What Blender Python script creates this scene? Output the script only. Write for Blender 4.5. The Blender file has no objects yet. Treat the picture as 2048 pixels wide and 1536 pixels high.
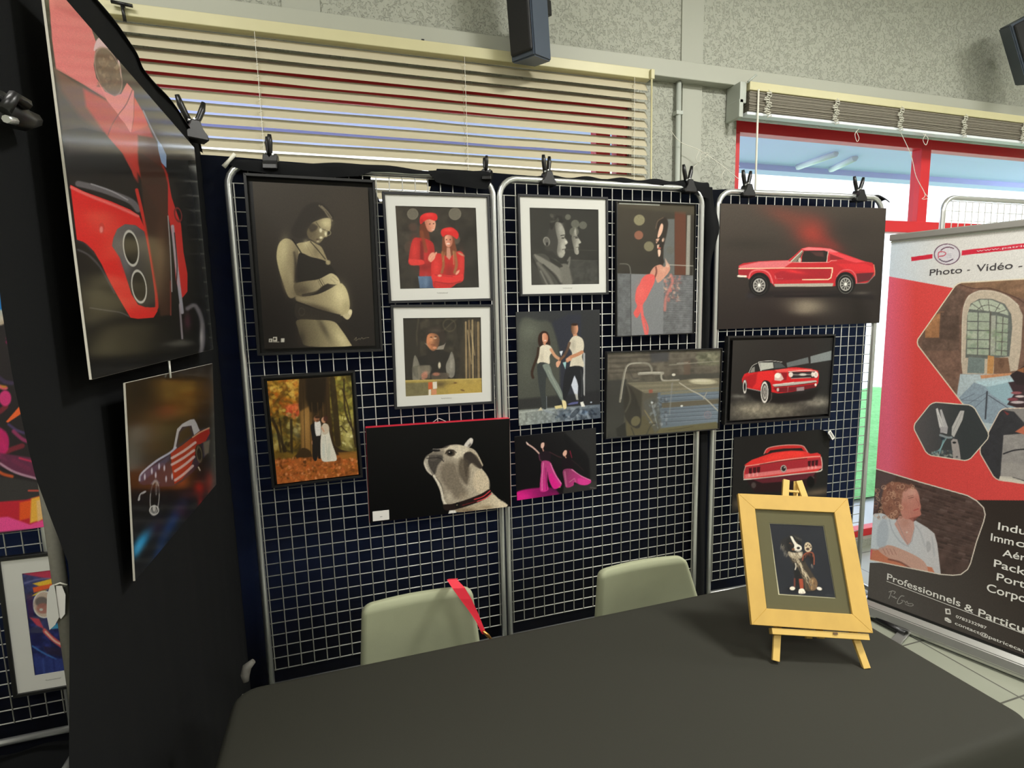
import bpy, bmesh, math, random
import numpy as np
from mathutils import Vector, Matrix

random.seed(7)
rng = np.random.default_rng(7)
C = bpy.context.scene.collection

# ------------------------------------------------------------------ camera
FOCAL = 1077.96                       # in pixels of the 2048 wide frame
_yaw, _pitch, _roll = .302, -.1305, -.023
CAM = np.array([-.675, -2.221, 1.6])  # world: X along the row of grid panels, Y away from the viewer, Z up
_F = np.array([0, math.cos(_pitch), math.sin(_pitch)]); _R = np.array([1., 0, 0]); _U = np.cross(_R, _F)
_R2 = math.cos(_roll)*_R + math.sin(_roll)*_U; _U2 = -math.sin(_roll)*_R + math.cos(_roll)*_U
_M = np.array([[math.cos(_yaw), math.sin(_yaw), 0], [-math.sin(_yaw), math.cos(_yaw), 0], [0, 0, 1]])
CR, CU, CF = _M @ _R2, _M @ _U2, _M @ _F
cd = bpy.data.cameras.new('camera'); cam_o = bpy.data.objects.new('camera', cd); C.objects.link(cam_o)
cam_o.matrix_world = Matrix(((CR[0], CU[0], -CF[0], CAM[0]), (CR[1], CU[1], -CF[1], CAM[1]), (CR[2], CU[2], -CF[2], CAM[2]), (0, 0, 0, 1)))
cd.sensor_fit = 'HORIZONTAL'; cd.sensor_width = 36; cd.lens = 36*FOCAL/2048; cd.clip_start = .02; cd.clip_end = 200
sc = bpy.context.scene; sc.camera = cam_o
sc.view_settings.view_transform = 'Standard'; sc.view_settings.look = 'None'
sc.view_settings.exposure = 0.0; sc.view_settings.gamma = 1.0; sc.view_settings.use_curve_mapping = False
sc.cycles.use_denoising = True
sc.cycles.max_bounces = 8; sc.cycles.transparent_max_bounces = 12; sc.cycles.sample_clamp_indirect = 6

# ------------------------------------------------------------------ daylight outside
wd = bpy.data.worlds.new('daylight'); sc.world = wd; wd.use_nodes = True
bg = wd.node_tree.nodes['Background']; bg.inputs[0].default_value = (.88, .89, 1, 1); bg.inputs[1].default_value = 2.6
sd = bpy.data.lights.new('sun', 'SUN'); sd.energy = 5.5; sd.angle = .02; sd.color = (1, .96, .9)
so = bpy.data.objects.new('sun', sd); C.objects.link(so); so.rotation_euler = (math.radians(48), 0, math.radians(-12))
# ------------------------------------------------------------------ lamps of the hall (ceiling)
def area(x, y, z, sx, sy, e, col=(1, .975, .92), rot=(0, 0, 0)):
    l = bpy.data.lights.new('ceiling_lamp_light', 'AREA'); l.shape = 'RECTANGLE'; l.size = sx; l.size_y = sy; l.energy = e; l.color = col
    o = bpy.data.objects.new('ceiling_lamp_light', l); C.objects.link(o); o.location = (x, y, z); o.rotation_euler = rot
LAMPS = [(-1.9, -1.3, 40, 1.2, .5), (1.35, -1.75, 95, .55, .35), (3.9, -1.5, 45, 1.2, .5), (-1.6, -4.2, 100, 1.2, .5), (2.3, -4.2, 100, 1.2, .5), (4.6, -4.2, 60, 1.2, .5)]
for lx, ly, le, lw_, lh_ in LAMPS: area(lx, ly, 3.72, lw_, lh_, le)

# ------------------------------------------------------------------ picking helpers
def ray(x, y): return CF + CR*(x-1024)/FOCAL + CU*(768-y)/FOCAL
def hit(x, y, axis, val):
    d = ray(x, y); return CAM + d*(val-CAM[axis])/d[axis]
def hitp(x, y, p0, n):
    d = ray(x, y); return CAM + d*(np.dot(np.array(p0)-CAM, n)/np.dot(d, n))
def projn(P):
    D = P-CAM; z = D@CF; return 1024+FOCAL*(D@CR)/z, 768-FOCAL*(D@CU)/z
def lin(c):
    c = np.asarray(c, float)/255.; return np.where(c <= .04045, c/12.92, ((c+.055)/1.055)**2.4)

# ------------------------------------------------------------------ materials
def setin(b, k, v):
    if k in b.inputs: b.inputs[k].default_value = v
def mat(name, c, rough=.6, metal=0, spec=.5, noise=0, nscale=40, bump=0, bscale=60, dist=.002, trans=0, sheen=0, stretch=None):
    m = bpy.data.materials.new(name); m.use_nodes = True; nt = m.node_tree; b = nt.nodes['Principled BSDF']
    col = tuple(lin(c))+(1,)
    setin(b, 'Base Color', col); setin(b, 'Roughness', rough); setin(b, 'Metallic', metal); setin(b, 'Specular IOR Level', spec)
    if sheen: setin(b, 'Sheen Weight', sheen)
    tc = nt.nodes.new('ShaderNodeTexCoord'); src = tc.outputs['Object']
    if stretch:
        mp = nt.nodes.new('ShaderNodeMapping'); mp.inputs['Scale'].default_value = stretch; nt.links.new(src, mp.inputs[0]); src = mp.outputs[0]
    if noise:
        n = nt.nodes.new('ShaderNodeTexNoise'); n.inputs['Scale'].default_value = nscale; n.inputs['Detail'].default_value = 4
        r = nt.nodes.new('ShaderNodeMapRange'); r.inputs['To Min'].default_value = 1-noise; r.inputs['To Max'].default_value = 1+noise
        mx = nt.nodes.new('ShaderNodeMix'); mx.data_type = 'RGBA'; mx.blend_type = 'MULTIPLY'; mx.inputs[0].default_value = 1
        nt.links.new(src, n.inputs['Vector']); nt.links.new(n.outputs['Fac'], r.inputs['Value'])
        mx.inputs[6].default_value = col; nt.links.new(r.outputs[0], mx.inputs[7]); nt.links.new(mx.outputs[2], b.inputs['Base Color'])
    if bump:
        n2 = nt.nodes.new('ShaderNodeTexNoise'); n2.inputs['Scale'].default_value = bscale; n2.inputs['Detail'].default_value = 3
        bp = nt.nodes.new('ShaderNodeBump'); bp.inputs['Strength'].default_value = bump; bp.inputs['Distance'].default_value = dist
        nt.links.new(src, n2.inputs['Vector']); nt.links.new(n2.outputs['Fac'], bp.inputs['Height']); nt.links.new(bp.outputs[0], b.inputs['Normal'])
    if trans:
        t = nt.nodes.new('ShaderNodeBsdfTranslucent'); t.inputs[0].default_value = trans if not isinstance(trans, (int, float)) else col
        ad = nt.nodes.new('ShaderNodeAddShader'); out = nt.nodes['Material Output']
        nt.links.new(b.outputs[0], ad.inputs[0]); nt.links.new(t.outputs[0], ad.inputs[1]); nt.links.new(ad.outputs[0], out.inputs[0])
    return m

def glass_mat(name, tint=(1, 1, 1), rough=.0, base=.022):
    m = bpy.data.materials.new(name); m.use_nodes = True; nt = m.node_tree; nt.nodes.remove(nt.nodes['Principled BSDF'])
    tr = nt.nodes.new('ShaderNodeBsdfTransparent'); tr.inputs[0].default_value = (*tint, 1)
    gl = nt.nodes.new('ShaderNodeBsdfGlossy'); gl.inputs['Roughness'].default_value = rough
    lw = nt.nodes.new('ShaderNodeLayerWeight'); lw.inputs[0].default_value = .5
    pw = nt.nodes.new('ShaderNodeMath'); pw.operation = 'POWER'; pw.inputs[1].default_value = 5
    ma = nt.nodes.new('ShaderNodeMath'); ma.operation = 'MULTIPLY_ADD'; ma.inputs[1].default_value = 1-base; ma.inputs[2].default_value = base
    nt.links.new(lw.outputs['Facing'], pw.inputs[0]); nt.links.new(pw.outputs[0], ma.inputs[0])
    mx = nt.nodes.new('ShaderNodeMixShader'); nt.links.new(ma.outputs[0], mx.inputs[0]); nt.links.new(tr.outputs[0], mx.inputs[1]); nt.links.new(gl.outputs[0], mx.inputs[2])
    nt.links.new(mx.outputs[0], nt.nodes['Material Output'].inputs[0]); return m

def stucco():
    m = mat('rough_stucco', (172, 174, 162), .9, spec=.2)
    nt = m.node_tree; b = nt.nodes['Principled BSDF']
    tc = nt.nodes.new('ShaderNodeTexCoord')
    n = nt.nodes.new('ShaderNodeTexNoise'); n.inputs['Scale'].default_value = 60; n.inputs['Detail'].default_value = 3; n.inputs['Roughness'].default_value = .55; n.inputs['Distortion'].default_value = 1.2
    r = nt.nodes.new('ShaderNodeValToRGB'); e = r.color_ramp.elements; e[0].position = .37; e[0].color = (0, 0, 0, 1); e[1].position = .47; e[1].color = (1, 1, 1, 1)
    bp = nt.nodes.new('ShaderNodeBump'); bp.inputs['Strength'].default_value = .65; bp.inputs['Distance'].default_value = .009
    nt.links.new(tc.outputs['Object'], n.inputs['Vector']); nt.links.new(n.outputs['Fac'], r.inputs[0]); nt.links.new(r.outputs[0], bp.inputs['Height']); nt.links.new(bp.outputs[0], b.inputs['Normal'])
    return m

M = {}
M['stucco'] = stucco()
M['plaster'] = mat('smooth_plaster', (172, 174, 162), .8, bump=.1, bscale=80)
M['beam'] = mat('painted_beam', (170, 172, 159), .55, bump=.05)
M['pipe'] = mat('painted_pipe', (176, 182, 172), .45)
M['red_frame'] = mat('red_lacquered_frame', (208, 40, 48), .4)
M['white_frame'] = mat('white_frame', (226, 232, 236), .5)
M['cream'] = mat('aged_cream_metal', (200, 194, 152), .45, noise=.06, nscale=8)
M['slat'] = mat('cream_slat', (188, 180, 154), .42, noise=.05, nscale=5)
M['slat_dust'] = mat('dusty_slat_stack', (128, 122, 108), .7, noise=.25, nscale=60, stretch=(.05, 1, 3))
M['cordw'] = mat('white_cord', (222, 220, 205), .7)
M['chrome'] = mat('zinc_plated_steel', (212, 214, 212), .28, metal=.8)
M['wire'] = mat('zinc_wire', (206, 206, 198), .4, metal=.35)
M['cloth'] = mat('black_fabric', (21, 22, 23), .95, spec=.15, bump=.35, bscale=700, dist=.0006)
M['sheer'] = mat('thin_black_backdrop_fabric', (9, 10, 14), .95, spec=.1, trans=(.006, .009, .020, 1))
M['tcloth'] = mat('black_table_linen', (43, 43, 36), .78, spec=.28, bump=.35, bscale=900, dist=.0004)
M['plastic'] = mat('black_plastic', (14, 14, 15), .35)
M['frame_black'] = mat('black_painted_wood', (15, 15, 16), .45)
M['frame_grey'] = mat('dark_grey_wood', (33, 34, 36), .55)
M['olive_mount'] = mat('olive_mount_card', (92, 88, 62), .8, spec=.2)
M['mount'] = mat('white_mount_card', (214, 214, 208), .8, spec=.2)
M['edge_white'] = mat('pale_board_edge', (205, 200, 188), .5)
M['edge_red'] = mat('red_canvas_edge', (196, 30, 52), .6)
M['edge_black'] = mat('dark_board_edge', (22, 21, 20), .5)
M['wood'] = mat('pale_yellow_wood', (192, 156, 76), .55, noise=.14, nscale=30, stretch=(1, 1, .15))
M['wood2'] = mat('light_pine', (206, 172, 92), .5, noise=.06, nscale=14)
M['knot'] = mat('dark_wood_knot', (96, 70, 40), .6)
M['greyseat'] = mat('grey_green_upholstery', (156, 160, 132), .75, spec=.3, noise=.10, nscale=9, bump=.3, bscale=500, dist=.0005)
M['ribbon'] = mat('red_lanyard_ribbon', (206, 34, 54), .6)
M['brass'] = mat('brass_clip', (205, 150, 80), .35, metal=.9)
M['alu'] = mat('brushed_aluminium', (196, 196, 192), .32, metal=.8)
M['sp_blue'] = mat('slate_blue_cabinet', (70, 80, 94), .5)
M['sp_black'] = mat('speaker_grille', (22, 22, 24), .6, bump=.4, bscale=600)
M['pink'] = mat('pink_light_strip', (232, 120, 130), .5)
M['sticker'] = mat('white_sticker', (232, 230, 224), .6)
M['ink'] = mat('grey_ink', (70, 70, 72), .7)
M['glass'] = glass_mat('picture_glass')
M['winglass'] = glass_mat('window_glass', (.93, .97, 1))
M['clear'] = glass_mat('clear_plastic', (.75, .75, .72), .1)
M['ceil'] = mat('ceiling_paint', (205, 205, 196), .9)
M['farwall'] = mat('hall_wall', (186, 184, 172), .85)
M['strap'] = mat('dark_grey_strap', (84, 82, 76), .7)
M['foam'] = mat('grey_tube_foam', (128, 126, 116), .7, noise=.15, nscale=80)

def tiles():
    m = mat('floor_tiles', (158, 162, 146), .28, spec=.5)
    nt = m.node_tree; b = nt.nodes['Principled BSDF']; tc = nt.nodes.new('ShaderNodeTexCoord')
    mp = nt.nodes.new('ShaderNodeMapping'); mp.inputs['Scale'].default_value = (1, 1, 1); mp.inputs['Location'].default_value = (.13, .11, 0); mp.inputs['Rotation'].default_value = (0, 0, .0)
    br = nt.nodes.new('ShaderNodeTexBrick'); br.offset = 0; br.inputs['Scale'].default_value = 1; br.inputs['Brick Width'].default_value = .4; br.inputs['Row Height'].default_value = .4
    br.inputs['Mortar Size'].default_value = .004; br.inputs['Color1'].default_value = (*lin((160, 163, 146)), 1); br.inputs['Color2'].default_value = (*lin((154, 158, 142)), 1); br.inputs['Mortar'].default_value = (*lin((92, 92, 84)), 1)
    nt.links.new(tc.outputs['Object'], mp.inputs[0]); nt.links.new(mp.outputs[0], br.inputs[0]); nt.links.new(br.outputs[0], b.inputs['Base Color'])
    return m
M['tiles'] = tiles()

# ------------------------------------------------------------------ mesh helpers
def obj(name, bm, m, parent=None, smooth=False):
    me = bpy.data.meshes.new(name); bm.normal_update(); bm.to_mesh(me); bm.free()
    o = bpy.data.objects.new(name, me); C.objects.link(o)
    for k in (m if isinstance(m, (list, tuple)) else [m]): me.materials.append(M[k] if isinstance(k, str) else k)
    if smooth:
        for p in me.polygons: p.use_smooth = True
    if parent is not None: o.parent = parent; o.matrix_parent_inverse = parent.matrix_world.inverted()
    return o
def tag(o, label, cat, group=None, kind=None):
    if label: o['label'] = label
    if cat: o['category'] = cat
    if group: o['group'] = group
    if kind: o['kind'] = kind
    return o
def thing(name, label, cat, loc=(0, 0, 0), group=None):
    o = bpy.data.objects.new(name, None); C.objects.link(o); o.location = loc; o.matrix_world = Matrix.Translation(loc); o.empty_display_size = .05
    return tag(o, label, cat, group)
def struct(name, bm, m): return tag(obj(name, bm, m), None, None, kind='structure')
def box(bm, x0, x1, y0, y1, z0, z1, bev=0, mi=0):
    vs = [bm.verts.new((x, y, z)) for x in (x0, x1) for y in (y0, y1) for z in (z0, z1)]
    fs = [bm.faces.new([vs[i] for i in q]) for q in ((0, 1, 3, 2), (4, 6, 7, 5), (0, 4, 5, 1), (2, 3, 7, 6), (0, 2, 6, 4), (1, 5, 7, 3))]
    for f_ in fs: f_.material_index = mi
    if bev:
        es = list({e for f_ in fs for e in f_.edges}); bmesh.ops.bevel(bm, geom=es, offset=bev, segments=2, affect='EDGES', profile=.5)
    return vs
def obox(bm, c, ax, ay, az, sx, sy, sz, bev=0):
    """box with centre c, unit axes ax ay az and full sizes"""
    b2 = bmesh.new(); box(b2, -sx/2, sx/2, -sy/2, sy/2, -sz/2, sz/2, bev)
    mm = Matrix((( ax[0], ay[0], az[0], c[0]), (ax[1], ay[1], az[1], c[1]), (ax[2], ay[2], az[2], c[2]), (0, 0, 0, 1)))
    bmesh.ops.transform(b2, matrix=mm, verts=b2.verts); tmp = bpy.data.meshes.new('tmp'); b2.to_mesh(tmp); b2.free(); bm.from_mesh(tmp); bpy.data.meshes.remove(tmp)
def tube(bm, pts, r, n=8, closed=False, cap=True):
    pts = [Vector(p) for p in pts]; N = len(pts); rings = []
    rr = r if isinstance(r, (list, tuple)) else [r]*N
    up = None
    for i, p in enumerate(pts):
        a = pts[(i-1) % N] if (i > 0 or closed) else p; b = pts[(i+1) % N] if (i < N-1 or closed) else p
        t = (b-a).normalized()
        if up is None:
            up = Vector((0, 0, 1)) if abs(t.z) < .9 else Vector((0, 1, 0))
        s = t.cross(up).normalized(); up = s.cross(t).normalized()
        rings.append([bm.verts.new(p+(s*math.cos(2*math.pi*k/n)+up*math.sin(2*math.pi*k/n))*rr[i]) for k in range(n)])
    L = N if closed else N-1
    for i in range(L):
        A, B = rings[i], rings[(i+1) % N]
        for k in range(n): bm.faces.new((A[k], A[(k+1) % n], B[(k+1) % n], B[k])).smooth = True
    if cap and not closed: bm.faces.new(rings[0][::-1]); bm.faces.new(rings[-1])
def prism(bm, pts, z0, z1, f=None):
    """extrude a 2D outline between depths z0 and z1; f maps (x, y, d) to 3D"""
    f = f or (lambda x, y, d: (x, d, y))
    a = [bm.verts.new(f(x, y, z0)) for x, y in pts]; b = [bm.verts.new(f(x, y, z1)) for x, y in pts]; n = len(pts)
    for i in range(n): bm.faces.new((a[i], a[(i+1) % n], b[(i+1) % n], b[i]))
    bm.faces.new(a[::-1]); bm.faces.new(b)
def gridmesh(nu, nv, f, name, m, parent=None, smooth=True):
    """surface f(u, v) with u, v in 0..1"""
    bm = bmesh.new(); V = [[bm.verts.new(f(i/nu, j/nv)) for j in range(nv+1)] for i in range(nu+1)]
    for i in range(nu):
        for j in range(nv): bm.faces.new((V[i][j], V[i+1][j], V[i+1][j+1], V[i][j+1]))
    return obj(name, bm, m, parent, smooth)

# ================================================================== THE HALL
WV = .36          # face of the stucco wall
bm = bmesh.new(); box(bm, -4, 6.5, -7, .5, -.1, 0); struct('floor', bm, 'tiles')
bm = bmesh.new(); box(bm, -4.1, 6.6, -7.1, .6, 3.8, 3.9); struct('ceiling', bm, 'ceil')
bm = bmesh.new(); box(bm, -4.15, -4, -7, .5, 0, 3.8); struct('wall_left', bm, 'farwall')
bm = bmesh.new(); box(bm, 6.5, 6.65, -7, .5, 0, 3.8); struct('wall_right', bm, 'farwall')
bm = bmesh.new(); box(bm, -4.1, 6.6, -7.15, -7, 0, 3.8); struct('wall_front', bm, 'farwall')
# window wall: one skin with two openings
W1 = (-3.2, .80, .60, 2.66); W2 = (1.445, 6.2, .05, 2.66)
bm = bmesh.new()
box(bm, -4, 6.5, WV, .52, 2.66, 3.8)
box(bm, -4, W1[0], WV, .52, 0, 2.66)
box(bm, W1[0], W1[1], WV, .52, 0, W1[2])
box(bm, W1[1], W2[0], WV, .52, 0, 2.66)
box(bm, W2[0], W2[1], WV, .52, 0, W2[2])
box(bm, W2[1], 6.5, WV, .52, 0, 2.66)
struct('wall_back', bm, 'stucco')
bm = bmesh.new(); box(bm, -4, 6.5, .30, .3601, 2.765, 2.85, .004); struct('trim_1', bm, 'beam')
bm = bmesh.new(); box(bm, 1.085, 1.215, .352, .3601, 2.85, 3.8); box(bm, 1.095, 1.215, .352, .3601, 0, 2.765); struct('trim_2', bm, 'plaster')
bm = bmesh.new(); box(bm, -.83, -.68, .352, .3601, 2.85, 3.8); struct('trim_3', bm, 'plaster')
bm = bmesh.new(); tube(bm, [(1.06, .335, 0), (1.06, .335, 2.765)], .013, 12)
for z in (.5, 1.6, 2.6): box(bm, 1.04, 1.08, .32, .3601, z, z+.02, .002)
tag(obj('wall_pipe', bm, 'pipe'), 'thin grey painted pipe running up the stucco wall between the two windows', 'pipe')

def window(name, x0, x1, z0, z1, mull, trans, y=.40):
    w = bpy.data.objects.new(name, None); C.objects.link(w); w['kind'] = 'structure'
    bm = bmesh.new(); t = .06
    box(bm, x0, x0+t, y, y+.06, z0, z1, .003); box(bm, x1-t, x1, y, y+.06, z0, z1, .003)
    box(bm, x0, x1, y-.002, y+.062, z1-t, z1, .003); box(bm, x0, x1, y-.002, y+.062, z0, z0+.05, .003)
    for m_ in mull: box(bm, m_-.04, m_+.04, y-.003, y+.063, z0, z1, .003)
    for z in trans: box(bm, x0, x1, y-.004, y+.064, z-.035, z+.035, .003)
    obj('window_frame', bm, 'red_frame', w)
    bm = bmesh.new(); box(bm, x0, x1, y+.028, y+.034, z0, z1); obj('pane', bm, 'winglass', w)
window('window_1', W1[0], W1[1], W1[2], W1[3], (.66,), (2.57,))
window('window_2', W2[0], W2[1], W2[2], W2[3]-.03, (2.93, 4.5), (2.09,))

bm = bmesh.new()
for (ax_, ay_), (bx_, by_) in (((3.545, 2.05), (3.520, 1.61)), ((3.95, 2.05), (3.82, 1.68))): tube(bm, [(ax_, ay_, 2.915), (bx_, by_, 2.915)], .03, 6)
tag(obj('reflection_strip', bm, 'white_frame'), 'two slanting white strips standing in for lamp reflections in the window glass', 'glass_reflection', kind='structure')  # strips added under the soffit to imitate ceiling lamp reflections in the pane
# outside: a lawn, a path, a canopy and a white building
bm = bmesh.new(); box(bm, -15, 30, .52, 40, -.2, -.05); tag(obj('pavement', bm, mat('pale_paving', (205, 208, 206), .9)), None, None, kind='structure')
def lawn(u, v):
    return (1.5+u*12, 1.1+v*4.6, -.04+.03*math.sin(u*90)*math.sin(v*70)+.02)
o = gridmesh(90, 50, lawn, 'lawn', mat('lawn_green', (116, 186, 112), .9, noise=.5, nscale=30)); tag(o, 'strip of bright green grass outside beyond the right window', 'grass', kind='stuff')
bm = bmesh.new(); box(bm, -15, 30, .52, 2.2, 2.93, 3.08); box(bm, -15, 30, 2.1, 2.25, 2.88, 3.12); tag(obj('canopy', bm, mat('canopy_soffit', (206, 208, 252), .7)), 'pale blue roof overhang above the windows outside', 'canopy', kind='structure')
bm = bmesh.new(); box(bm, -15, 30, 14, 14.5, -.1, 6.5); tag(obj('building', bm, mat('white_render_wall', (236, 238, 238), .9)), 'white building wall across the lawn outside', 'building')
bm = bmesh.new()
for x in range(-6, 26, 2): box(bm, x, x+.06, 5.9, 5.96, -.05, 1.0)
box(bm, -6, 26, 5.9, 5.95, .55, .68); box(bm, -6, 26, 5.9, 5.95, .86, .94)
tag(obj('low_rail', bm, 'white_frame'), 'low white rail beyond the lawn outside', 'railing')

# ================================================================== VENETIAN BLINDS
def blind(x0, x1, y, ztop, zbot, pitch, width, ang, label):
    t = thing('venetian_blind', label, 'blind', ((x0+x1)/2, y, ztop), 'venetian blinds on the window wall')
    bm = bmesh.new(); box(bm, x0, x1, y-.024, y+.024, ztop-.046, ztop, .003); obj('headrail', bm, 'cream', t)
    bm = bmesh.new(); z = ztop-.075; ca, sa = math.cos(ang), math.sin(ang); k = 0
    nx = 14
    while z > zbot:
        dz = [random.uniform(-.0018, .0018)*(1 if z < ztop-.2 else .4) for _ in range(nx+1)]
        prev = None
        for i in range(nx+1):
            x = x0+.012+(x1-x0-.024)*i/nx; row = []
            for s in (-1, -.33, .33, 1):
                c = (1-s*s)*.0032
                row.append(bm.verts.new((x, y+s*width/2*ca - c*sa, z+dz[i]+s*width/2*sa + c*ca)))
            if prev:
                for q in range(3): bm.faces.new((prev[q], row[q], row[q+1], prev[q+1])).smooth = True
            prev = row
        z -= pitch
    o = obj('slats', bm, 'slat', t)
    bm = bmesh.new(); box(bm, x0+.01, x1-.01, y-.014, y+.014, zbot-.02, zbot, .002); obj('bottom_rail', bm, 'cream', t)
    for xc in [x0+.09+(x1-x0-.18)*i/3 for i in range(4)]:
        bm = bmesh.new()
        for dy in (-.022, .022): tube(bm, [(xc, y+dy, ztop-.04), (xc+.004, y+dy, zbot)], .0011, 5)
        zz = ztop-.08
        while zz > zbot:
            tube(bm, [(xc-.004, y-.024, zz-.006), (xc+.004, y-.021, zz+.004), (xc, y+.022, zz+.012)], .0011, 4); zz -= pitch
        obj('ladder_cord', bm, 'cordw', t)
    bm = bmesh.new(); tube(bm, [(x1-.004, y-.034, ztop-.03), (x1+.004, y-.034, 1.2)], .0045, 8); box(bm, x1-.010, x1+.010, y-.04, y-.02, ztop-.05, ztop-.005, .003); obj('tilt_wand', bm, 'cream', t)
    return t
b1 = blind(-1.86, .838, .262, 2.762, .70, .0435, .052, math.radians(56.5), 'cream venetian blind let down over the left window behind the picture panels')
# raised blind over the right window
t = thing('venetian_blind', 'cream venetian blind pulled up into a dusty stack above the right window', 'blind', (2.7, .262, 2.74), 'venetian blinds on the window wall')
bm = bmesh.new(); box(bm, 1.42, 4.0, .235, .285, 2.722, 2.764, .003); obj('headrail', bm, 'cream', t)
bm = bmesh.new()
for k in range(26):
    z = 2.716-k*.0038; j = random.uniform(-.003, .003)
    box(bm, 1.418+abs(j), 3.99, .236+j, .286+j, z-.0026, z)
obj('slats', bm, 'slat_dust', t)
bm = bmesh.new(); box(bm, 1.41, 4.0, .238, .284, 2.600, 2.616, .003); obj('bottom_rail', bm, 'white_frame', t)
for xc in (1.53, 1.99, 2.47, 2.99, 3.52):
    bm = bmesh.new(); pts = []
    for k in range(40):
        a = k*1.7; pts.append((xc+.020*math.sin(a)+.008*math.sin(k*.37), .232-.008*abs(math.cos(a*.5)), 2.72-k*.0031+.006*math.cos(a)))
    tube(bm, pts, .0026, 5); obj('gathered_ladder_cord', bm, 'cordw', t)
bm = bmesh.new(); tube(bm, [(1.468, .228, 2.725), (1.470, .228, 2.0)], .005, 8); obj('tilt_wand', bm, 'cordw', t)
bm = bmesh.new(); box(bm, 1.372, 1.412, .25, .355, 2.66, 2.765, .003); box(bm, 1.37, 1.395, .25, .355, 2.59, 2.68, .003)
tube(bm, [(1.41, .24, 2.76), (1.46, .24, 2.80)], .006, 6); obj('end_bracket', bm, 'pipe', t)
# pull cords
def cord(name, label, pts, r=.0016):
    bm = bmesh.new(); P = [hit(x, y, 1, v) for x, y, v in pts]
    # smooth the path
    Q = []
    for i in range(len(P)-1):
        a, b, c, d = P[max(i-1, 0)], P[i], P[i+1], P[min(i+2, len(P)-1)]
        for s in np.linspace(0, 1, 6, endpoint=False):
            Q.append(.5*((2*b)+(-a+c)*s+(2*a-5*b+4*c-d)*s*s+(-a+3*b-3*c+d)*s**3))
    Q.append(P[-1]); tube(bm, Q, r, 5); tag(obj(name, bm, 'cordw'), label, 'cord')
cord('pull_cord', 'white cord strung slantwise across the stucco from the pipe towards the right window', [(1342, 262, .31), (1362, 285, .30), (1398, 300, .29), (1440, 328, .24), (1482, 362, .18)])
cord('pull_cord', 'thin white cord loop dangling in front of the stucco between the windows', [(1399, 300, .29), (1392, 318, .29), (1399, 324, .29), (1403, 308, .29), (1416, 308, .29), (1385, 336, .30)], .0013)
cord('pull_cord', 'small white cord loop dangling from the slanting cord by the red frame', [(1450, 340, .23), (1444, 352, .23), (1452, 372, .23), (1462, 356, .23)], .0013)
cord('pull_cord', 'white cord hanging down before the upright of the right window with a loose knot', [(1800, 262, .25), (1822, 310, .25), (1832, 352, .25), (1850, 388, .25), (1844, 398, .25), (1856, 396, .25), (1848, 385, .25)], .0018)
cord('pull_cord', 'short curl of white cord under the raised blind near the window upright', [(1852, 268, .24), (1846, 280, .24), (1852, 290, .24), (1856, 276, .24), (1846, 268, .24)], .0016)
cord('pull_cord', 'short curl of white cord under the raised blind between its second and third gathers', [(1718, 258, .24), (1710, 268, .24), (1714, 283, .24), (1718, 276, .24), (1712, 262, .24)], .0016)
# hanger bracket at the left end of the blind
bm = bmesh.new()
a, b, c_, d_ = hit(222, 3, 1, .22), hit(265, 12, 1, .22), hit(244, 8, 1, .22), hit(250, 44, 1, .22)
tube(bm, [a, b], .006, 6); tube(bm, [c_, d_], .006, 6); tube(bm, [c_, (c_[0], .31, c_[2])], .005, 6)
tag(obj('blind_bracket', bm, 'plastic'), 'dark T-shaped bracket above the left end of the lowered blind', 'bracket')
bm = bmesh.new(); a, b = hit(845, 86, 1, .285), hit(858, 89, 1, .285)
tube(bm, [a-(0, .006, 0), b-(0, .006, 0)], .005, 6); obox(bm, a-(0, .004, -.002), (1, 0, 0), (0, 1, 0), (0, 0, 1), .012, .02, .016); obox(bm, b-(0, .004, .002), (1, 0, 0), (0, 1, 0), (0, 0, 1), .012, .02, .016)
tag(obj('rail_clip', bm, 'plastic'), 'tiny dark clip on the beam edge above the middle of the lowered blind', 'clip')

# ================================================================== LOUDSPEAKERS
def speaker(c, yaw, tilt, w, d, h, label, roll=0):
    t = thing('loudspeaker', label, 'speaker', c, 'wall loudspeakers')
    R_ = Matrix.Translation(c) @ Matrix.Rotation(yaw, 4, 'Z') @ Matrix.Rotation(tilt, 4, 'X') @ Matrix.Rotation(roll, 4, 'Y')
    def add(name, bm, m):
        bmesh.ops.transform(bm, matrix=R_, verts=bm.verts); return obj(name, bm, m, t)
    bm = bmesh.new(); prism(bm, [(-w/2, 0), (w/2, 0), (w*.36, d), (-w*.36, d)], -h/2, h/2, lambda x, y, z: (x, y, z))
    bmesh.ops.bevel(bm, geom=bm.edges[:], offset=.006, segments=2, affect='EDGES'); add('cabinet', bm, 'sp_blue')
    bm = bmesh.new(); box(bm, -w*.44, w*.44, -.012, .004, -h*.45, h*.47, .008); gr = add('grille', bm, 'sp_black')
    bm = bmesh.new(); box(bm, -.004, .004, -.016, -.010, h*.02, h*.30, .001); bmesh.ops.transform(bm, matrix=R_, verts=bm.verts); obj('marker_strip', bm, 'pink', gr)
    bm = bmesh.new(); box(bm, -.03, .03, d-.005, d+.05, -.03, .03, .004); add('wall_bracket', bm, 'plastic')
    return t
speaker((.115, .10, 2.90), math.radians(-60), math.radians(9), .135, .14, .44, 'slate blue and black loudspeaker on the wall above the lowered blind', roll=math.radians(3))
speaker((3.30, .05, 3.08), math.radians(-35), math.radians(14), .22, .20, .36, 'black loudspeaker cut off by the right edge of the photo', roll=math.radians(-24))

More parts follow.
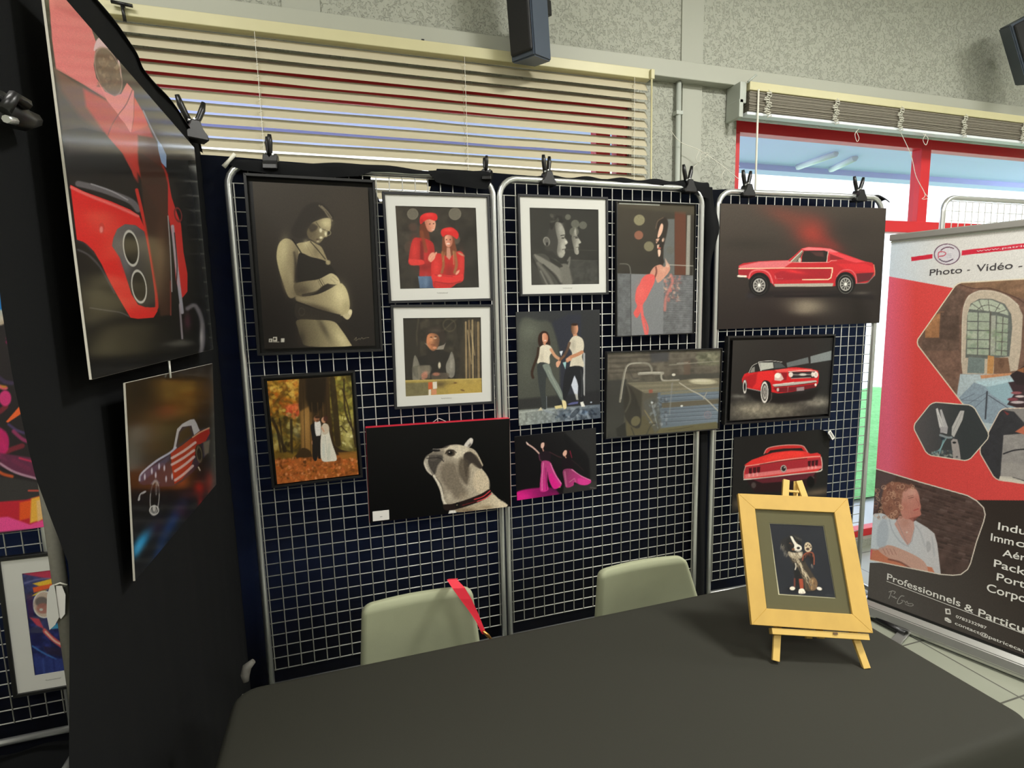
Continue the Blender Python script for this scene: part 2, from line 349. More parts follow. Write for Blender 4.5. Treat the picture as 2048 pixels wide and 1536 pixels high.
# ================================================================== GRID PANELS
P = .05; Z0 = 2.087       # mesh pitch and height of the first full row
def grid_panel(u0, v0, yaw, label, cols=19, rows=39, wires=True):
    t = thing('grid_panel', label, 'grid panel', (u0+.475, v0, 0), 'exhibition grid panels')
    ca, sa = math.cos(yaw), math.sin(yaw)
    W = lambda x, z, d=0: (u0+x*ca-d*sa, v0+x*sa+d*ca, z)
    tb = bmesh.new(); r = .0125; xl, xr = -.018, cols*P+.018; zt, zb = Z0+P+.017, .12; cr = .075
    pts = [W(xl, .0), W(xl, 1.0)]
    pts += [W(xl, zt-cr)]+[W(xl+cr-cr*math.cos(a), zt-cr+cr*math.sin(a)) for a in np.linspace(.2, math.pi/2-.2, 5)]+[W(xl+cr, zt), W(xr-cr, zt)]
    pts += [W(xr-cr+cr*math.sin(a), zt-cr+cr*math.cos(a)) for a in np.linspace(.2, math.pi/2-.2, 5)]+[W(xr, zt-cr), W(xr, 1.0), W(xr, .0)]
    tube(tb, pts, r, 12); obj('tube_frame', tb, 'chrome', t)
    tb = bmesh.new(); tube(tb, [W(xl, zb), W(xr, zb)], r, 12); obj('bottom_rail', tb, 'chrome', t)
    wb = bmesh.new(); rw = .0022
    for i in range(cols+1):
        zt_ = Z0+P if 0 < i < cols else Z0
        tube(wb, [W(i*P, zt_, -.0022), W(i*P, Z0-(rows-1)*P, -.0022)], rw, 6)
    for k in range(-1, rows):
        e = .008 if k >= 0 else -.03
        tube(wb, [W(-e, Z0-k*P, .0022), W(cols*P+e, Z0-k*P, .0022)], rw, 6)
    obj('wire_mesh', wb, 'wire', t)
    for x in (xl, xr):
        fb = bmesh.new(); tube(fb, [W(x, .025, -.16), W(x, .025, .02)], .0135, 10); obj('foot', fb, 'chrome', t)
    return t
grid_panel(-1.0146, 0, 0, 'grid panel holding the pregnant woman portrait and the wedding picture')
grid_panel(0, 0, 0, 'grid panel holding the dance pictures in the middle of the row')
grid_panel(1.089, .015, -.04, 'grid panel with the three red car pictures beside the banner')
grid_panel(-2.678, 0, 0, 'grid panel at the far left with the colourful painted portraits, half hidden by black fabric')
grid_panel(2.41, -.10, 0, 'grid panel without pictures behind the roll-up banner')
# the panel standing at a right angle on the left, under the black fabric
def side_panel():
    t = thing('grid_panel', 'side grid panel wrapped in black fabric that carries the two large car boards', 'grid panel', (-1.13, -.6, 0), 'exhibition grid panels')
    tb = bmesh.new(); y0, y1, zt, zb, cr = -1.12, -.09, 2.215, .12, .075; x = -1.135
    pts = [(x, y0, zb), (x, y0, zt-cr), (x, y0+.025, zt-.025), (x, y0+cr, zt), (x, y1-cr, zt), (x, y1-.025, zt-.025), (x, y1, zt-cr), (x, y1, zb)]
    tube(tb, pts, .0125, 10); obj('tube_frame', tb, 'chrome', t)
    wb = bmesh.new()
    for i in range(20): tube(wb, [(x, y0+.04+i*P, zb), (x, y0+.04+i*P, zt-.02)], .0022, 5)
    for k in range(40): tube(wb, [(x+.004, y0, zt-.07-k*P), (x+.004, y1, zt-.07-k*P)], .0022, 5)
    obj('wire_mesh', wb, 'wire', t)
    for y in (y0, y1):
        fb = bmesh.new(); tube(fb, [(x, y, .03), (x, y, zb)], .0135, 10); tube(fb, [(x-.14, y, .025), (x+.03, y, .025)], .0135, 10); obj('foot', fb, 'chrome', t)
side_panel()

# ================================================================== FABRICS
def fold(s, amp, seed):
    return amp*(.5*math.sin(s*13+seed)+.3*math.sin(s*29+seed*2.1)+.2*math.sin(s*53+seed*3.7))
def backdrop(u, v):
    x = -2.9+u*5.03
    top = 2.185
    if -.54 < x < -.28: top = 2.03+.15*min(1, abs(x+.41)/.125)**6
    if x > 1.05: top = 2.17-.01*math.sin(x*9)
    z = top*(1-v)+.004*v
    y = .045+.015*math.sin(x*7)+fold(x, .006, 1.3)*(.4+v)+.02*v
    if x > 1.05: y += .02
    if v < .02: y -= .0
    return (x, y+(.008*math.sin(z*60) if x < -.9 and z > .7 else 0), z)
o = gridmesh(220, 60, backdrop, 'backdrop_fabric', 'sheer'); tag(o, 'thin black fabric hung behind the row of grid panels from the top tubes', 'fabric')
def topwrap(x0, x1, seed, name, label, vv=0., droop=.03):
    # strip folded over the top tube
    def f(u, v):
        x = x0+(x1-x0)*u; a = v*math.pi*1.15
        droop_ = droop*min(1, (1-abs(2*u-1))*5); rr = .017+.003*math.sin(x*11+seed)+.002*math.sin(x*27+seed)
        if v < .12: return (x, vv+.05, 2.154-droop*.6*(1-v/.12)-.005)
        if v > .85:
            k = (v-.85)/.15; return (x, vv-.020-.004*math.sin(x*40+seed), 2.154-.004-(.002+droop_*(.5+.4*math.sin(x*7+seed)))*k)
        a = (v-.12)/.73*math.pi
        return (x, vv+rr*math.cos(a)*1.05, 2.154+rr*math.sin(a)*(1.1+.25*math.sin(x*9+seed)))
    o = gridmesh(90, 18, f, name, 'cloth'); tag(o, label, 'fabric'); return o
topwrap(-1.03, -.53, .7, 'fabric_fold', 'black fabric folded over the top tube above the pregnant woman portrait', droop=.035)
topwrap(-.54, -.30, .9, 'fabric_fold', 'thin black fabric edge over the top tube left of the red berets picture', droop=.001)
topwrap(-.31, -.05, 2.1, 'fabric_fold', 'short black fabric fold over the first panel top tube above the red berets picture', droop=.05)
def midwrap(u, v):
    x = .10+.90*u; a = v*math.pi; rr = .012+.014*u+.004*math.sin(x*37)
    return (x, .012+rr*math.cos(a), 2.160+rr*math.sin(a)*1.2 - (.05*max(0, v-.9)/.1*max(0, u-.7)/.3))
o = gridmesh(80, 12, midwrap, 'fabric_fold', 'cloth'); tag(o, 'black fabric edge lying along the back of the middle panel top tube', 'fabric')
def cwrap(u, v):
    x = 1.30+.80*u; a = v*math.pi; rr = .014+.010*max(0, u-.75)*4+.003*math.sin(x*43)
    y0 = .030-.04*(x-1.089)
    return (x, y0+.006+rr*math.cos(a)*(1+.6*max(0, u-.8)), 2.156+rr*math.sin(a)*(.8)-(.03*max(0, u-.93)/.07)+.012*math.sin(u*math.pi*6)*(u > .8)*v*0)
o = gridmesh(80, 12, cwrap, 'fabric_fold', 'cloth'); tag(o, 'dark fabric edge over the top tube above the red fastback car print', 'fabric')
# fabric bunched in the gap between the middle and the right panel
def bunch(u, v):
    z = 2.17*(1-v)+.03*v; a = u*2*math.pi
    w = .020+.026*math.exp(-((z-1.98)/.10)**2)+.012*v
    cx = 1.022+.022*math.exp(-((z-1.97)/.12)**2)+.004*math.sin(z*9)
    return (cx+w*math.cos(a)*(1+.10*math.sin(5*a+z*7)), .035+w*.9*math.sin(a)*(1+.12*math.sin(4*a+z*5)), z)
o = gridmesh(36, 80, bunch, 'gathered_fabric', 'cloth'); tag(o, 'bunch of black fabric hanging in the gap between the middle and right grid panels', 'fabric')
# fabric over the side panel: its near edge bellies out and tucks in lower down
EZ = [0, .918, .957, 1.084, 1.211, 1.275, 1.375, 1.423, 1.523, 1.634, 1.771, 1.911, 2.4]
EY = [-1.33, -1.298, -1.287, -1.249, -1.214, -1.237, -1.274, -1.283, -1.297, -1.299, -1.277, -1.249, -1.24]
def side_top(y): return 2.238+.018*(1/(1+math.exp((y+.585)/.006)))+.006*math.sin(y*15)-.06*max(0, y)/.05
def side(u, v):
    y = -1.24+u*1.29; z = side_top(y)*(1-v)
    y += (np.interp(z, EZ, EY)+1.24)*max(0, 1-u/.25)
    x = -1.1195+fold(y, .002, 4)*(1+v)+.0015*math.sin(y*21+z*3)
    return (x, y, z)
o = gridmesh(120, 100, side, 'side_fabric', 'cloth'); tag(o, 'large black fabric covering the side panel behind the two car boards at the left', 'fabric')
def sidetop(u, v):
    y = -1.25+u*1.29; a = v*math.pi
    return (-1.130+.019*math.cos(a), y, side_top(y)-.004+.012*math.sin(a))
o = gridmesh(110, 14, sidetop, 'fabric_fold', 'cloth'); tag(o, 'black fabric folded over the top of the side panel at the left', 'fabric')

def puddle(u, v):
    x, y = -3.2+u*2.06, -1.45+v*1.55
    return (x, y, .02+.018*math.sin(x*9+y*5)+.012*math.sin(x*23-y*17)+.008*math.sin(y*41))
o = gridmesh(60, 45, puddle, 'floor_fabric', 'cloth'); tag(o, 'rumpled black fabric lying on the floor below the far-left panel', 'fabric')
bm = bmesh.new(); a, b = hit(121, 1145, 1, -.05), hit(146, 1370, 1, -.05); m_ = (a+b)/2
tube(bm, [(m_[0], -.05, .0), (m_[0], -.05, 1.0), (m_[0], -.05, 2.05)], .022, 12)
tag(obj('grey_post', bm, 'foam'), 'matt grey post in front of the far-left panel, half hidden by the black fabric', 'post')

# ================================================================== SPRING CLAMPS
def clamp(loc, label, yaw=0, lean=0, spread=.35, scale=1.1, up=1):
    t = thing('spring_clamp', label, 'clamp', loc, 'black spring clamps on the panels')
    R_ = Matrix.Translation(loc) @ Matrix.Rotation(yaw, 4, 'Z') @ Matrix.Rotation(lean, 4, 'Y') @ Matrix.Scale(scale, 4)
    def add(name, bm, m, sm=False):
        bmesh.ops.transform(bm, matrix=R_, verts=bm.verts); return obj(name, bm, m, t, sm)
    bm = bmesh.new(); prism(bm, [(-.032, -.034), (.032, -.034), (.028, -.016), (.014, -.006), (.012, .018), (-.012, .018), (-.014, -.006), (-.028, -.016)], -.026, .020)
    bmesh.ops.bevel(bm, geom=bm.edges[:], offset=.003, segments=1, affect='EDGES'); jw = add('jaw', bm, 'plastic')
    for s in (-1, 1):
        bm = bmesh.new(); a = s*spread
        pts = [(0+s*.004, 0, .008), (s*.008+math.sin(a)*.022, s*.004, .030), (s*.008+math.sin(a)*.05, s*.006, .055), (s*.008+math.sin(a)*.066, s*.007, .078)]
        tube(bm, pts, [.009, .0085, .009, .006], 8); add('handle', bm, 'plastic')
    bm = bmesh.new(); tube(bm, [(-.016, -.013, .016), (.016, -.013, .016)], .0035, 8); tube(bm, [(0, -.016, .022), (0, .014, .022)], .003, 8); bmesh.ops.transform(bm, matrix=R_, verts=bm.verts); obj('spring_pin', bm, 'chrome', jw)
def at_top(x, y): return hit(x, y, 1, -.005)
clamp((-.887, -.002, 2.172), 'black spring clamp gripping the fabric above the pregnant woman portrait', yaw=1.45, spread=.10)
clamp((-.075, -.002, 2.168), 'black spring clamp above the red berets picture, against the bright blind', yaw=1.25, spread=.15, scale=.85)
clamp((.190, -.004, 2.168), 'black spring clamp on the top tube above the two-profiles picture', yaw=.15, spread=.14)
clamp((.884, -.004, 2.168), 'black spring clamp at the right end of the middle panel top tube', yaw=.1, spread=.30)
clamp((1.222, .006, 2.166), 'black spring clamp at the left end of the right panel top tube', yaw=-.05, spread=.26)
clamp((1.892, -.022, 2.164), 'black spring clamp at the right end of the right panel top tube', yaw=-.05, spread=.40)
clamp((-1.110, -.085, 2.240), 'dark spring clamp on the top of the side panel near the corner', yaw=.5, lean=.0, spread=.42, scale=1.2)
# clamp gripping the near edge of the side fabric, lying sideways
t_loc = hit(20, 222, 0, -1.10)
t = thing('spring_clamp', 'black spring clamp gripping the near edge of the side fabric at the far left', 'clamp', tuple(t_loc), 'black spring clamps on the panels')
def hp(x, y, d=0): 
    q = hit(x, y, 0, -1.09+d); return tuple(q)
bm = bmesh.new(); tube(bm, [hp(-10, 212), hp(20, 226), hp(45, 238), hp(70, 240)], [.016, .020, .016, .010], 8); obj('jaw', bm, 'plastic', t)
bm = bmesh.new(); tube(bm, [hp(8, 222, .012), hp(28, 192, .02), hp(50, 208, .02), hp(52, 216, .02)], [.008, .007, .009, .005], 8); obj('handle', bm, 'plastic', t)
bm = bmesh.new(); tube(bm, [hp(-20, 200), hp(0, 192), hp(10, 200)], .008, 8); obj('handle', bm, 'plastic', t)
bm = bmesh.new(); tube(bm, [hp(12, 238, .015), hp(30, 242, .015)], .005, 8); obj('spring_pin', bm, 'chrome', t)
# clear hook at the corner
bm = bmesh.new(); a, b = hit(470, 308, 1, -.02), hit(447, 334, 1, -.02); tube(bm, [a, (a+b)/2, b], [.007, .006, .008], 6)
tag(obj('clear_hook', bm, 'cordw'), 'small translucent plastic hook at the top left corner of the first panel', 'hook')

# ================================================================== TABLE
T = (-.955, .612, -1.600, -.945, .762)
t = thing('table', 'trestle table under the black cloth', 'table', ((T[0]+T[1])/2, (T[2]+T[3])/2, 0))
bm = bmesh.new(); box(bm, T[0]+.012, T[1]-.012, T[2]+.012, T[3]-.012, T[4]-.035, T[4]-.006, .004); obj('tabletop', bm, 'farwall', t)
for x in (T[0]+.12, T[1]-.12):
    for y in (T[2]+.08, T[3]-.08):
        bm = bmesh.new(); tube(bm, [(x, y, 0), (x, y, T[4]-.035)], .014, 10); obj('leg', bm, 'alu', t)
def tablecloth():
    # rounded-rectangle cloth with a draped skirt
    bm = bmesh.new(); rc = .05
    x0, x1, y0, y1, zt = T
    def outline(r, off, n=10):
        pts = []
        L = [((x1-r, y1-r), 0), ((x0+r, y1-r), 90), ((x0+r, y0+r), 180), ((x1-r, y0+r), 270)]
        for (cx, cy), a0 in L:
            for k in range(n+1):
                a = math.radians(a0+90*k/n); pts.append((cx+(r+off)*math.cos(a), cy+(r+off)*math.sin(a)))
        # subdivide the straight runs
        out = []
        for i, p in enumerate(pts):
            q = pts[(i+1) % len(pts)]; d = math.dist(p, q); m_ = max(1, int(d/.03))
            for s in range(m_): out.append((p[0]+(q[0]-p[0])*s/m_, p[1]+(q[1]-p[1])*s/m_))
        return out
    base = outline(rc, 0); n = len(base); cx, cy = (x0+x1)/2, (y0+y1)/2
    per = [0]
    for i in range(n): per.append(per[-1]+math.dist(base[i], base[(i+1) % n]))
    levels = [(-.02, 0), (-.010, -.0008), (-.004, -.004), (.002, -.012), (.006, -.03)]+[(None, -d) for d in np.linspace(.06, .755, 22)]
    rings = []
    nrm = []
    for i in range(n):
        a, b = base[i-1], base[(i+1) % n]; tx, ty = b[0]-a[0], b[1]-a[1]; l = math.hypot(tx, ty); nrm.append((ty/l, -tx/l))
    for off, dz0 in levels:
        ring = []
        for i, (x, y) in enumerate(base):
            nx_, ny_ = nrm[i]; dz = dz0
            if off is None:
                s = per[i]; k = min(1, -dz/.5)
                o_ = .008+k*(.020+.022*math.sin(s*22+.4*math.sin(s*7))+.010*math.sin(s*47))
                if x < x0+.02: o_ = min(o_, .02)
                if y > y1-.03: dz = max(dz, -.25); o_ = .010+.004*math.sin(s*30)
            else: o_ = off
            ring.append(bm.verts.new((x+nx_*o_, y+ny_*o_, zt+dz)))
        rings.append(ring)
    for a, b in zip(rings, rings[1:]):
        for i in range(n): bm.faces.new((a[i], b[i], b[(i+1) % n], a[(i+1) % n]))
    bm.faces.new(rings[0])
    # a soft crease is pressed into the top
    o = obj('tablecloth', bm, 'tcloth', None, True); return tag(o, 'plain black cloth covering the table in the foreground', 'tablecloth')
tablecloth()

# ================================================================== CHAIRS
def chair(cx, cy, yaw, label, w=.31, ztop=.835, wb=.42, skew=0):
    t = thing('chair', label, 'chair', (cx, cy, 0), 'grey chairs behind the table')
    R_ = Matrix.Translation((cx, cy, 0)) @ Matrix.Rotation(yaw, 4, 'Z')
    def add(name, bm, m, sm=False):
        bmesh.ops.transform(bm, matrix=R_, verts=bm.verts); return obj(name, bm, m, t, sm)
    # backrest: a curved padded shell, narrower at the top, rounded top corners
    bm = bmesh.new(); nu, nv = 28, 24; front, back = [], []
    for j in range(nv+1):
        q = 1-(1-j/nv)**2; z = .44+(ztop-.44)*q
        hw = (wb+(w-wb)*q)/2
        rc = .028; dz = ztop-z
        if dz < rc: hw = hw-rc+math.sqrt(max(0, rc*rc-(rc-dz)**2))
        rf, rb = [], []
        for i in range(nu+1):
            s = -1+2*i/nu; s = math.sin(s*math.pi/2)**1 if abs(s) > .0 else 0; x = s*hw+skew*(1-q); e = min(1, (1-abs(s))*16)*min(1, (1-q)*22) ; th_ = .005+.014*math.sqrt(max(0, e))
            yc = .014*(1-s*s)+.02*(1-q)-.03*q
            rf.append(bm.verts.new((x, yc-th_, z))); rb.append(bm.verts.new((x, yc+th_, z)))
        front.append(rf); back.append(rb)
    for j in range(nv):
        for i in range(nu):
            bm.faces.new((front[j][i], front[j][i+1], front[j+1][i+1], front[j+1][i])); bm.faces.new((back[j][i], back[j+1][i], back[j+1][i+1], back[j][i+1]))
        bm.faces.new((front[j][0], front[j+1][0], back[j+1][0], back[j][0])); bm.faces.new((front[j][nu], back[j][nu], back[j+1][nu], front[j+1][nu]))
    for i in range(nu):
        bm.faces.new((front[nv][i], front[nv][i+1], back[nv][i+1], back[nv][i])); bm.faces.new((front[0][i], back[0][i], back[0][i+1], front[0][i+1]))
    add('backrest', bm, 'greyseat', True)
    bm = bmesh.new(); box(bm, -.21, .21, -.42, .02, .42, .46, .018); add('seat', bm, 'greyseat')
    for sx in (-1, 1):
        for y, y2 in ((-.38, -.42), (.0, .06)):
            bm = bmesh.new(); tube(bm, [(sx*.18, y, .425), (sx*.20, y2, 0)], .011, 10); add('leg', bm, 'chrome')
    return t
chair(-.519, -.780, .0, 'grey chair back behind the table with the red lanyard over its corner', w=.300, wb=.376, skew=.01, ztop=.838)
chair(.179, -.780, .0, 'grey chair back behind the table nearer the easel, without a lanyard', w=.302, wb=.458, ztop=.816, skew=.078)
# lanyard
t = thing('lanyard', 'red ribbon lanyard hung over the corner of the left chair', 'lanyard', tuple(hit(935, 1200, 1, -.86)))
bm = bmesh.new()
def strip(bm, L, Rr, ys):
    prev = None
    for (lx, ly), (rx, ry), y in zip(L, Rr, ys):
        a = bm.verts.new(hit(lx, ly, 1, y)); b = bm.verts.new(hit(rx, ry, 1, y)); a2 = bm.verts.new(hit(lx, ly, 1, y)+np.array((0, .0015, 0))); b2 = bm.verts.new(hit(rx, ry, 1, y)+np.array((0, .0015, 0)))
        if prev:
            bm.faces.new((prev[0], prev[1], b, a)); bm.faces.new((prev[2], a2, b2, prev[3])); bm.faces.new((prev[0], a, a2, prev[2])); bm.faces.new((prev[1], prev[3], b2, b))
        prev = (a, b, a2, b2)
strip(bm, [(894, 1160), (905, 1177), (920, 1198), (938, 1222), (952, 1243), (964, 1268)], [(914, 1159), (930, 1176), (943, 1198), (957, 1228), (966, 1251), (974, 1270)], [-.835, -.86, -.865, -.868, -.872, -.875])
strip(bm, [(894, 1160), (898, 1158)], [(914, 1159), (916, 1157)], [-.835, -.80])
obj('ribbon', bm, 'ribbon', t)
bm = bmesh.new(); tube(bm, [hit(966, 1262, 1, -.878), hit(975, 1270, 1, -.878), hit(984, 1280, 1, -.878)], [.003, .005, .003], 8); obj('clip', bm, 'brass', t)

# small grey strap by the left end of the table
bm = bmesh.new(); tube(bm, [hit(507, 1322, 1, -.95), hit(494, 1334, 1, -.95), hit(490, 1350, 1, -.95), hit(492, 1364, 1, -.955)], [.006, .010, .010, .006], 8)
tag(obj('grey_strap', bm, 'strap'), 'short grey strap standing up at the far left corner of the table', 'strap')

# ================================================================== EASEL
EB = hit(1551, 1325, 2, .763); EC = hit(1732, 1338, 2, .763)       # the two front feet on the cloth
ex = np.array((math.cos(-.405), math.sin(-.405), 0)); ez = np.array((0, 0, 1.)); ey = np.cross(ez, ex)      # ey points away from the viewer
LEAN = .56
up = ez*math.cos(LEAN)+ey*math.sin(LEAN); nrm_e = np.cross(ex, up); nrm_e /= np.linalg.norm(nrm_e)   # faces the viewer
if nrm_e@(CAM-EB) < 0: nrm_e = -nrm_e
mid = (EB+EC)/2
t = thing('table_easel', 'small pale wooden table easel standing on the black cloth', 'easel', tuple(mid))
def pt_on(x, y, off=0): return hitp(x, y, mid+nrm_e*off, nrm_e)
def bar(bm, a, b, w, th_):
    a, b = np.array(a), np.array(b); d = b-a; L = np.linalg.norm(d); d = d/L; s = np.cross(d, nrm_e); s /= np.linalg.norm(s); n2 = np.cross(s, d)
    obox(bm, (a+b)/2, s, n2, d, w, th_, L, .001)
topL, topR = pt_on(1577, 962), pt_on(1592, 962)
legs = [(pt_on(1551, 1322), pt_on(1549, 1245)), (pt_on(1733, 1337), pt_on(1715, 1268))]
apexL = pt_on(1572, 960); apexR = pt_on(1597, 962)
bm = bmesh.new(); bar(bm, legs[0][0], legs[0][0]+(apexL-legs[0][0])*1.0, .016, .010); obj('leg', bm, 'wood2', t)
bm = bmesh.new(); bar(bm, legs[1][0], legs[1][0]+(apexR-legs[1][0])*1.0, .016, .010); obj('leg', bm, 'wood2', t)
ledA, ledB = pt_on(1541, 1262, .012), pt_on(1734, 1274, .012)
bm = bmesh.new(); bar(bm, ledA, ledB, .014, .024); ldg = obj('ledge', bm, 'wood2', t)
bm = bmesh.new(); q = pt_on(1671, 1267, .026); obox(bm, q, ex, nrm_e, up, .010, .001, .005); obj('wood_knot', bm, 'knot', ldg)
bm = bmesh.new(); bar(bm, pt_on(1573, 982), pt_on(1598, 984), .006, .006); obj('crosspiece', bm, 'wood2', t)
for dx in (-.010, .014):
    bm = bmesh.new(); a = (apexL+apexR)/2+ex*dx-nrm_e*.012; b = np.array((mid+ex*dx+ey*.20)); b[2] = .767; tube(bm, [a, b], .006, 6); obj('rear_leg', bm, 'wood2', t)
for px in (1616, 1640):
    bm = bmesh.new(); a = pt_on(px, 1268, -.016); obox(bm, a, ex, nrm_e, up, .014, .012, .02, .001); obj('ledge_peg', bm, 'wood2', t)

# ================================================================== PRINTED PICTURES
# Each print is a fine mesh whose points carry the ink colour, some dark grounds lifted by painted reflection haze; the drawing is laid down as polygons, strokes and soft spots.
class Art:
    def __init__(s, px, py): s.x, s.y = px, py; s.c = np.zeros((len(px), 3)); s.T(0, 0, 1)
    def T(s, x0, y0, k): s.k = k; s.X = (s.x-x0)*k; s.Y = (s.y-y0)*k; return s
    def _put(s, idx, a, col):
        if len(idx) == 0: return
        if isinstance(col, tuple) and len(col) == 3 and isinstance(col[0], tuple):
            c0, c1, (x0, y0, x1, y1) = col; d = (x1-x0)**2+(y1-y0)**2
            t = np.clip(((s.X[idx]-x0)*(x1-x0)+(s.Y[idx]-y0)*(y1-y0))/d, 0, 1)[:, None]
            cc = np.array(c0)*(1-t)+np.array(c1)*t
        else: cc = np.array(col, float)[None]
        a = np.clip(a, 0, 1)[:, None]; s.c[idx] = s.c[idx]*(1-a)+cc*a
    def fill(s, col): s._put(np.arange(len(s.X)), np.ones(len(s.X)), col)
    def poly(s, pts, col, f=2, a=1, sm=0):
        P_ = np.array(pts, float).reshape(-1, 2)
        if sm:
            Q = []
            n = len(P_)
            for i in range(n):
                p0, p1, p2, p3 = P_[i-1], P_[i], P_[(i+1) % n], P_[(i+2) % n]
                for t in np.linspace(0, 1, 4, endpoint=False):
                    Q.append(.5*((2*p1)+(-p0+p2)*t+(2*p0-5*p1+4*p2-p3)*t*t+(-p0+3*p1-3*p2+p3)*t**3))
            P_ = np.array(Q)
        lo, hi = P_.min(0)-f, P_.max(0)+f
        idx = np.nonzero((s.X >= lo[0]) & (s.X <= hi[0]) & (s.Y >= lo[1]) & (s.Y <= hi[1]))[0]
        if len(idx) == 0: return
        x, y = s.X[idx], s.Y[idx]; ins = np.zeros(len(idx), bool); dm = np.full(len(idx), 1e9)
        n = len(P_)
        for i in range(n):
            x0, y0 = P_[i]; x1, y1 = P_[(i+1) % n]; dx, dy = x1-x0, y1-y0; L = dx*dx+dy*dy+1e-9
            if (y0 > -1e9) and y0 != y1:
                c = ((y0 > y) != (y1 > y)) & (x < dx*(y-y0)/dy+x0); ins ^= c
            t = np.clip(((x-x0)*dx+(y-y0)*dy)/L, 0, 1); dm = np.minimum(dm, (x-x0-t*dx)**2+(y-y0-t*dy)**2)
        sd = np.where(ins, 1, -1)*np.sqrt(dm); s._put(idx, a*np.clip(.5+sd/f, 0, 1), col)
    def ell(s, cx, cy, rx, ry, col, f=2, a=1, rot=0):
        r = max(rx, ry)+f; idx = np.nonzero((abs(s.X-cx) < r) & (abs(s.Y-cy) < r))[0]
        x, y = s.X[idx]-cx, s.Y[idx]-cy; ca, sa = math.cos(rot), math.sin(rot); u, v = x*ca+y*sa, -x*sa+y*ca
        d = np.sqrt((u/rx)**2+(v/ry)**2)+1e-9; s._put(idx, a*np.clip(.5+(1-d)*min(rx, ry)/f, 0, 1), col)
    def ring(s, cx, cy, rx, ry, w, col, f=2, a=1, rot=0):
        r = max(rx, ry)+w+f; idx = np.nonzero((abs(s.X-cx) < r) & (abs(s.Y-cy) < r))[0]
        x, y = s.X[idx]-cx, s.Y[idx]-cy; ca, sa = math.cos(rot), math.sin(rot); u, v = x*ca+y*sa, -x*sa+y*ca
        d = abs(np.sqrt((u/rx)**2+(v/ry)**2)-1)*min(rx, ry); s._put(idx, a*np.clip(.5+(w/2-d)/f, 0, 1), col)
    def blob(s, cx, cy, rx, ry, col, a=1, rot=0):
        r = max(rx, ry)*2.6; idx = np.nonzero((abs(s.X-cx) < r) & (abs(s.Y-cy) < r))[0]
        x, y = s.X[idx]-cx, s.Y[idx]-cy; ca, sa = math.cos(rot), math.sin(rot); u, v = x*ca+y*sa, -x*sa+y*ca
        s._put(idx, a*np.exp(-((u/rx)**2+(v/ry)**2)), col)
    def line(s, pts, w, col, f=2, a=1, sm=0):
        P_ = np.array(pts, float).reshape(-1, 2)
        if sm and len(P_) > 2:
            Q = []
            for i in range(len(P_)-1):
                p0, p1, p2, p3 = P_[max(i-1, 0)], P_[i], P_[i+1], P_[min(i+2, len(P_)-1)]
                for t in np.linspace(0, 1, 5, endpoint=False): Q.append(.5*((2*p1)+(-p0+p2)*t+(2*p0-5*p1+4*p2-p3)*t*t+(-p0+3*p1-3*p2+p3)*t**3))
            Q.append(P_[-1]); P_ = np.array(Q)
        r = w+f; lo, hi = P_.min(0)-r, P_.max(0)+r
        idx = np.nonzero((s.X >= lo[0]) & (s.X <= hi[0]) & (s.Y >= lo[1]) & (s.Y <= hi[1]))[0]
        if len(idx) == 0: return
        x, y = s.X[idx], s.Y[idx]; dm = np.full(len(idx), 1e9)
        for (x0, y0), (x1, y1) in zip(P_, P_[1:]):
            dx, dy = x1-x0, y1-y0; t = np.clip(((x-x0)*dx+(y-y0)*dy)/(dx*dx+dy*dy+1e-9), 0, 1); dm = np.minimum(dm, (x-x0-t*dx)**2+(y-y0-t*dy)**2)
        s._put(idx, a*np.clip(.5+(w/2-np.sqrt(dm))/f, 0, 1), col)
    def noise(s, amp, sc_, seed=0, region=None, oct=3, mono=True):
        x, y = s.X/sc_, s.Y/sc_; v = np.zeros(len(x)); am = 1
        for o in range(oct):
            xi, yi = np.floor(x).astype(int), np.floor(y).astype(int); fx, fy = x-xi, y-yi; fx = fx*fx*(3-2*fx); fy = fy*fy*(3-2*fy)
            def h(a, b): 
                q = np.sin(a*127.1+b*311.7+seed*74.7+o*19.3)*43758.5453; return q-np.floor(q)
            v += am*((h(xi, yi)*(1-fx)+h(xi+1, yi)*fx)*(1-fy)+(h(xi, yi+1)*(1-fx)+h(xi+1, yi+1)*fx)*fy-.5); am *= .55; x = x*2.1; y = y*2.1
        m_ = 1 if region is None else region(s.X, s.Y)
        s.c = np.clip(s.c*(1+(amp*v*m_)[:, None]), 0, 255); return v
    def speckle(s, n, box_, size, cols, seed=0, a=.8, f=3, asp=1.6):
        r = random.Random(seed)
        for _ in range(n):
            x, y = r.uniform(box_[0], box_[2]), r.uniform(box_[1], box_[3]); sz = size*r.uniform(.5, 1.5)
            s.ell(x, y, sz*r.uniform(.7, asp), sz*r.uniform(.5, 1), r.choice(cols), f, a*r.uniform(.5, 1), r.uniform(0, 3))

def print_mat(name, rough, spec, coat=0):
    m = bpy.data.materials.new(name); m.use_nodes = True; nt = m.node_tree; b = nt.nodes['Principled BSDF']
    at = nt.nodes.new('ShaderNodeAttribute'); at.attribute_name = 'ink'; nt.links.new(at.outputs['Color'], b.inputs['Base Color'])
    setin(b, 'Roughness', rough); setin(b, 'Specular IOR Level', spec)
    if coat: setin(b, 'Coat Weight', coat); setin(b, 'Coat Roughness', .13)
    return m
M['print_matte'] = print_mat('matte_print', .6, .15)
M['print_satin'] = print_mat('satin_print', .42, .25)
M['print_gloss'] = print_mat('acrylic_print', .35, .15, 1)
M['print_banner'] = print_mat('banner_print', .35, .4)

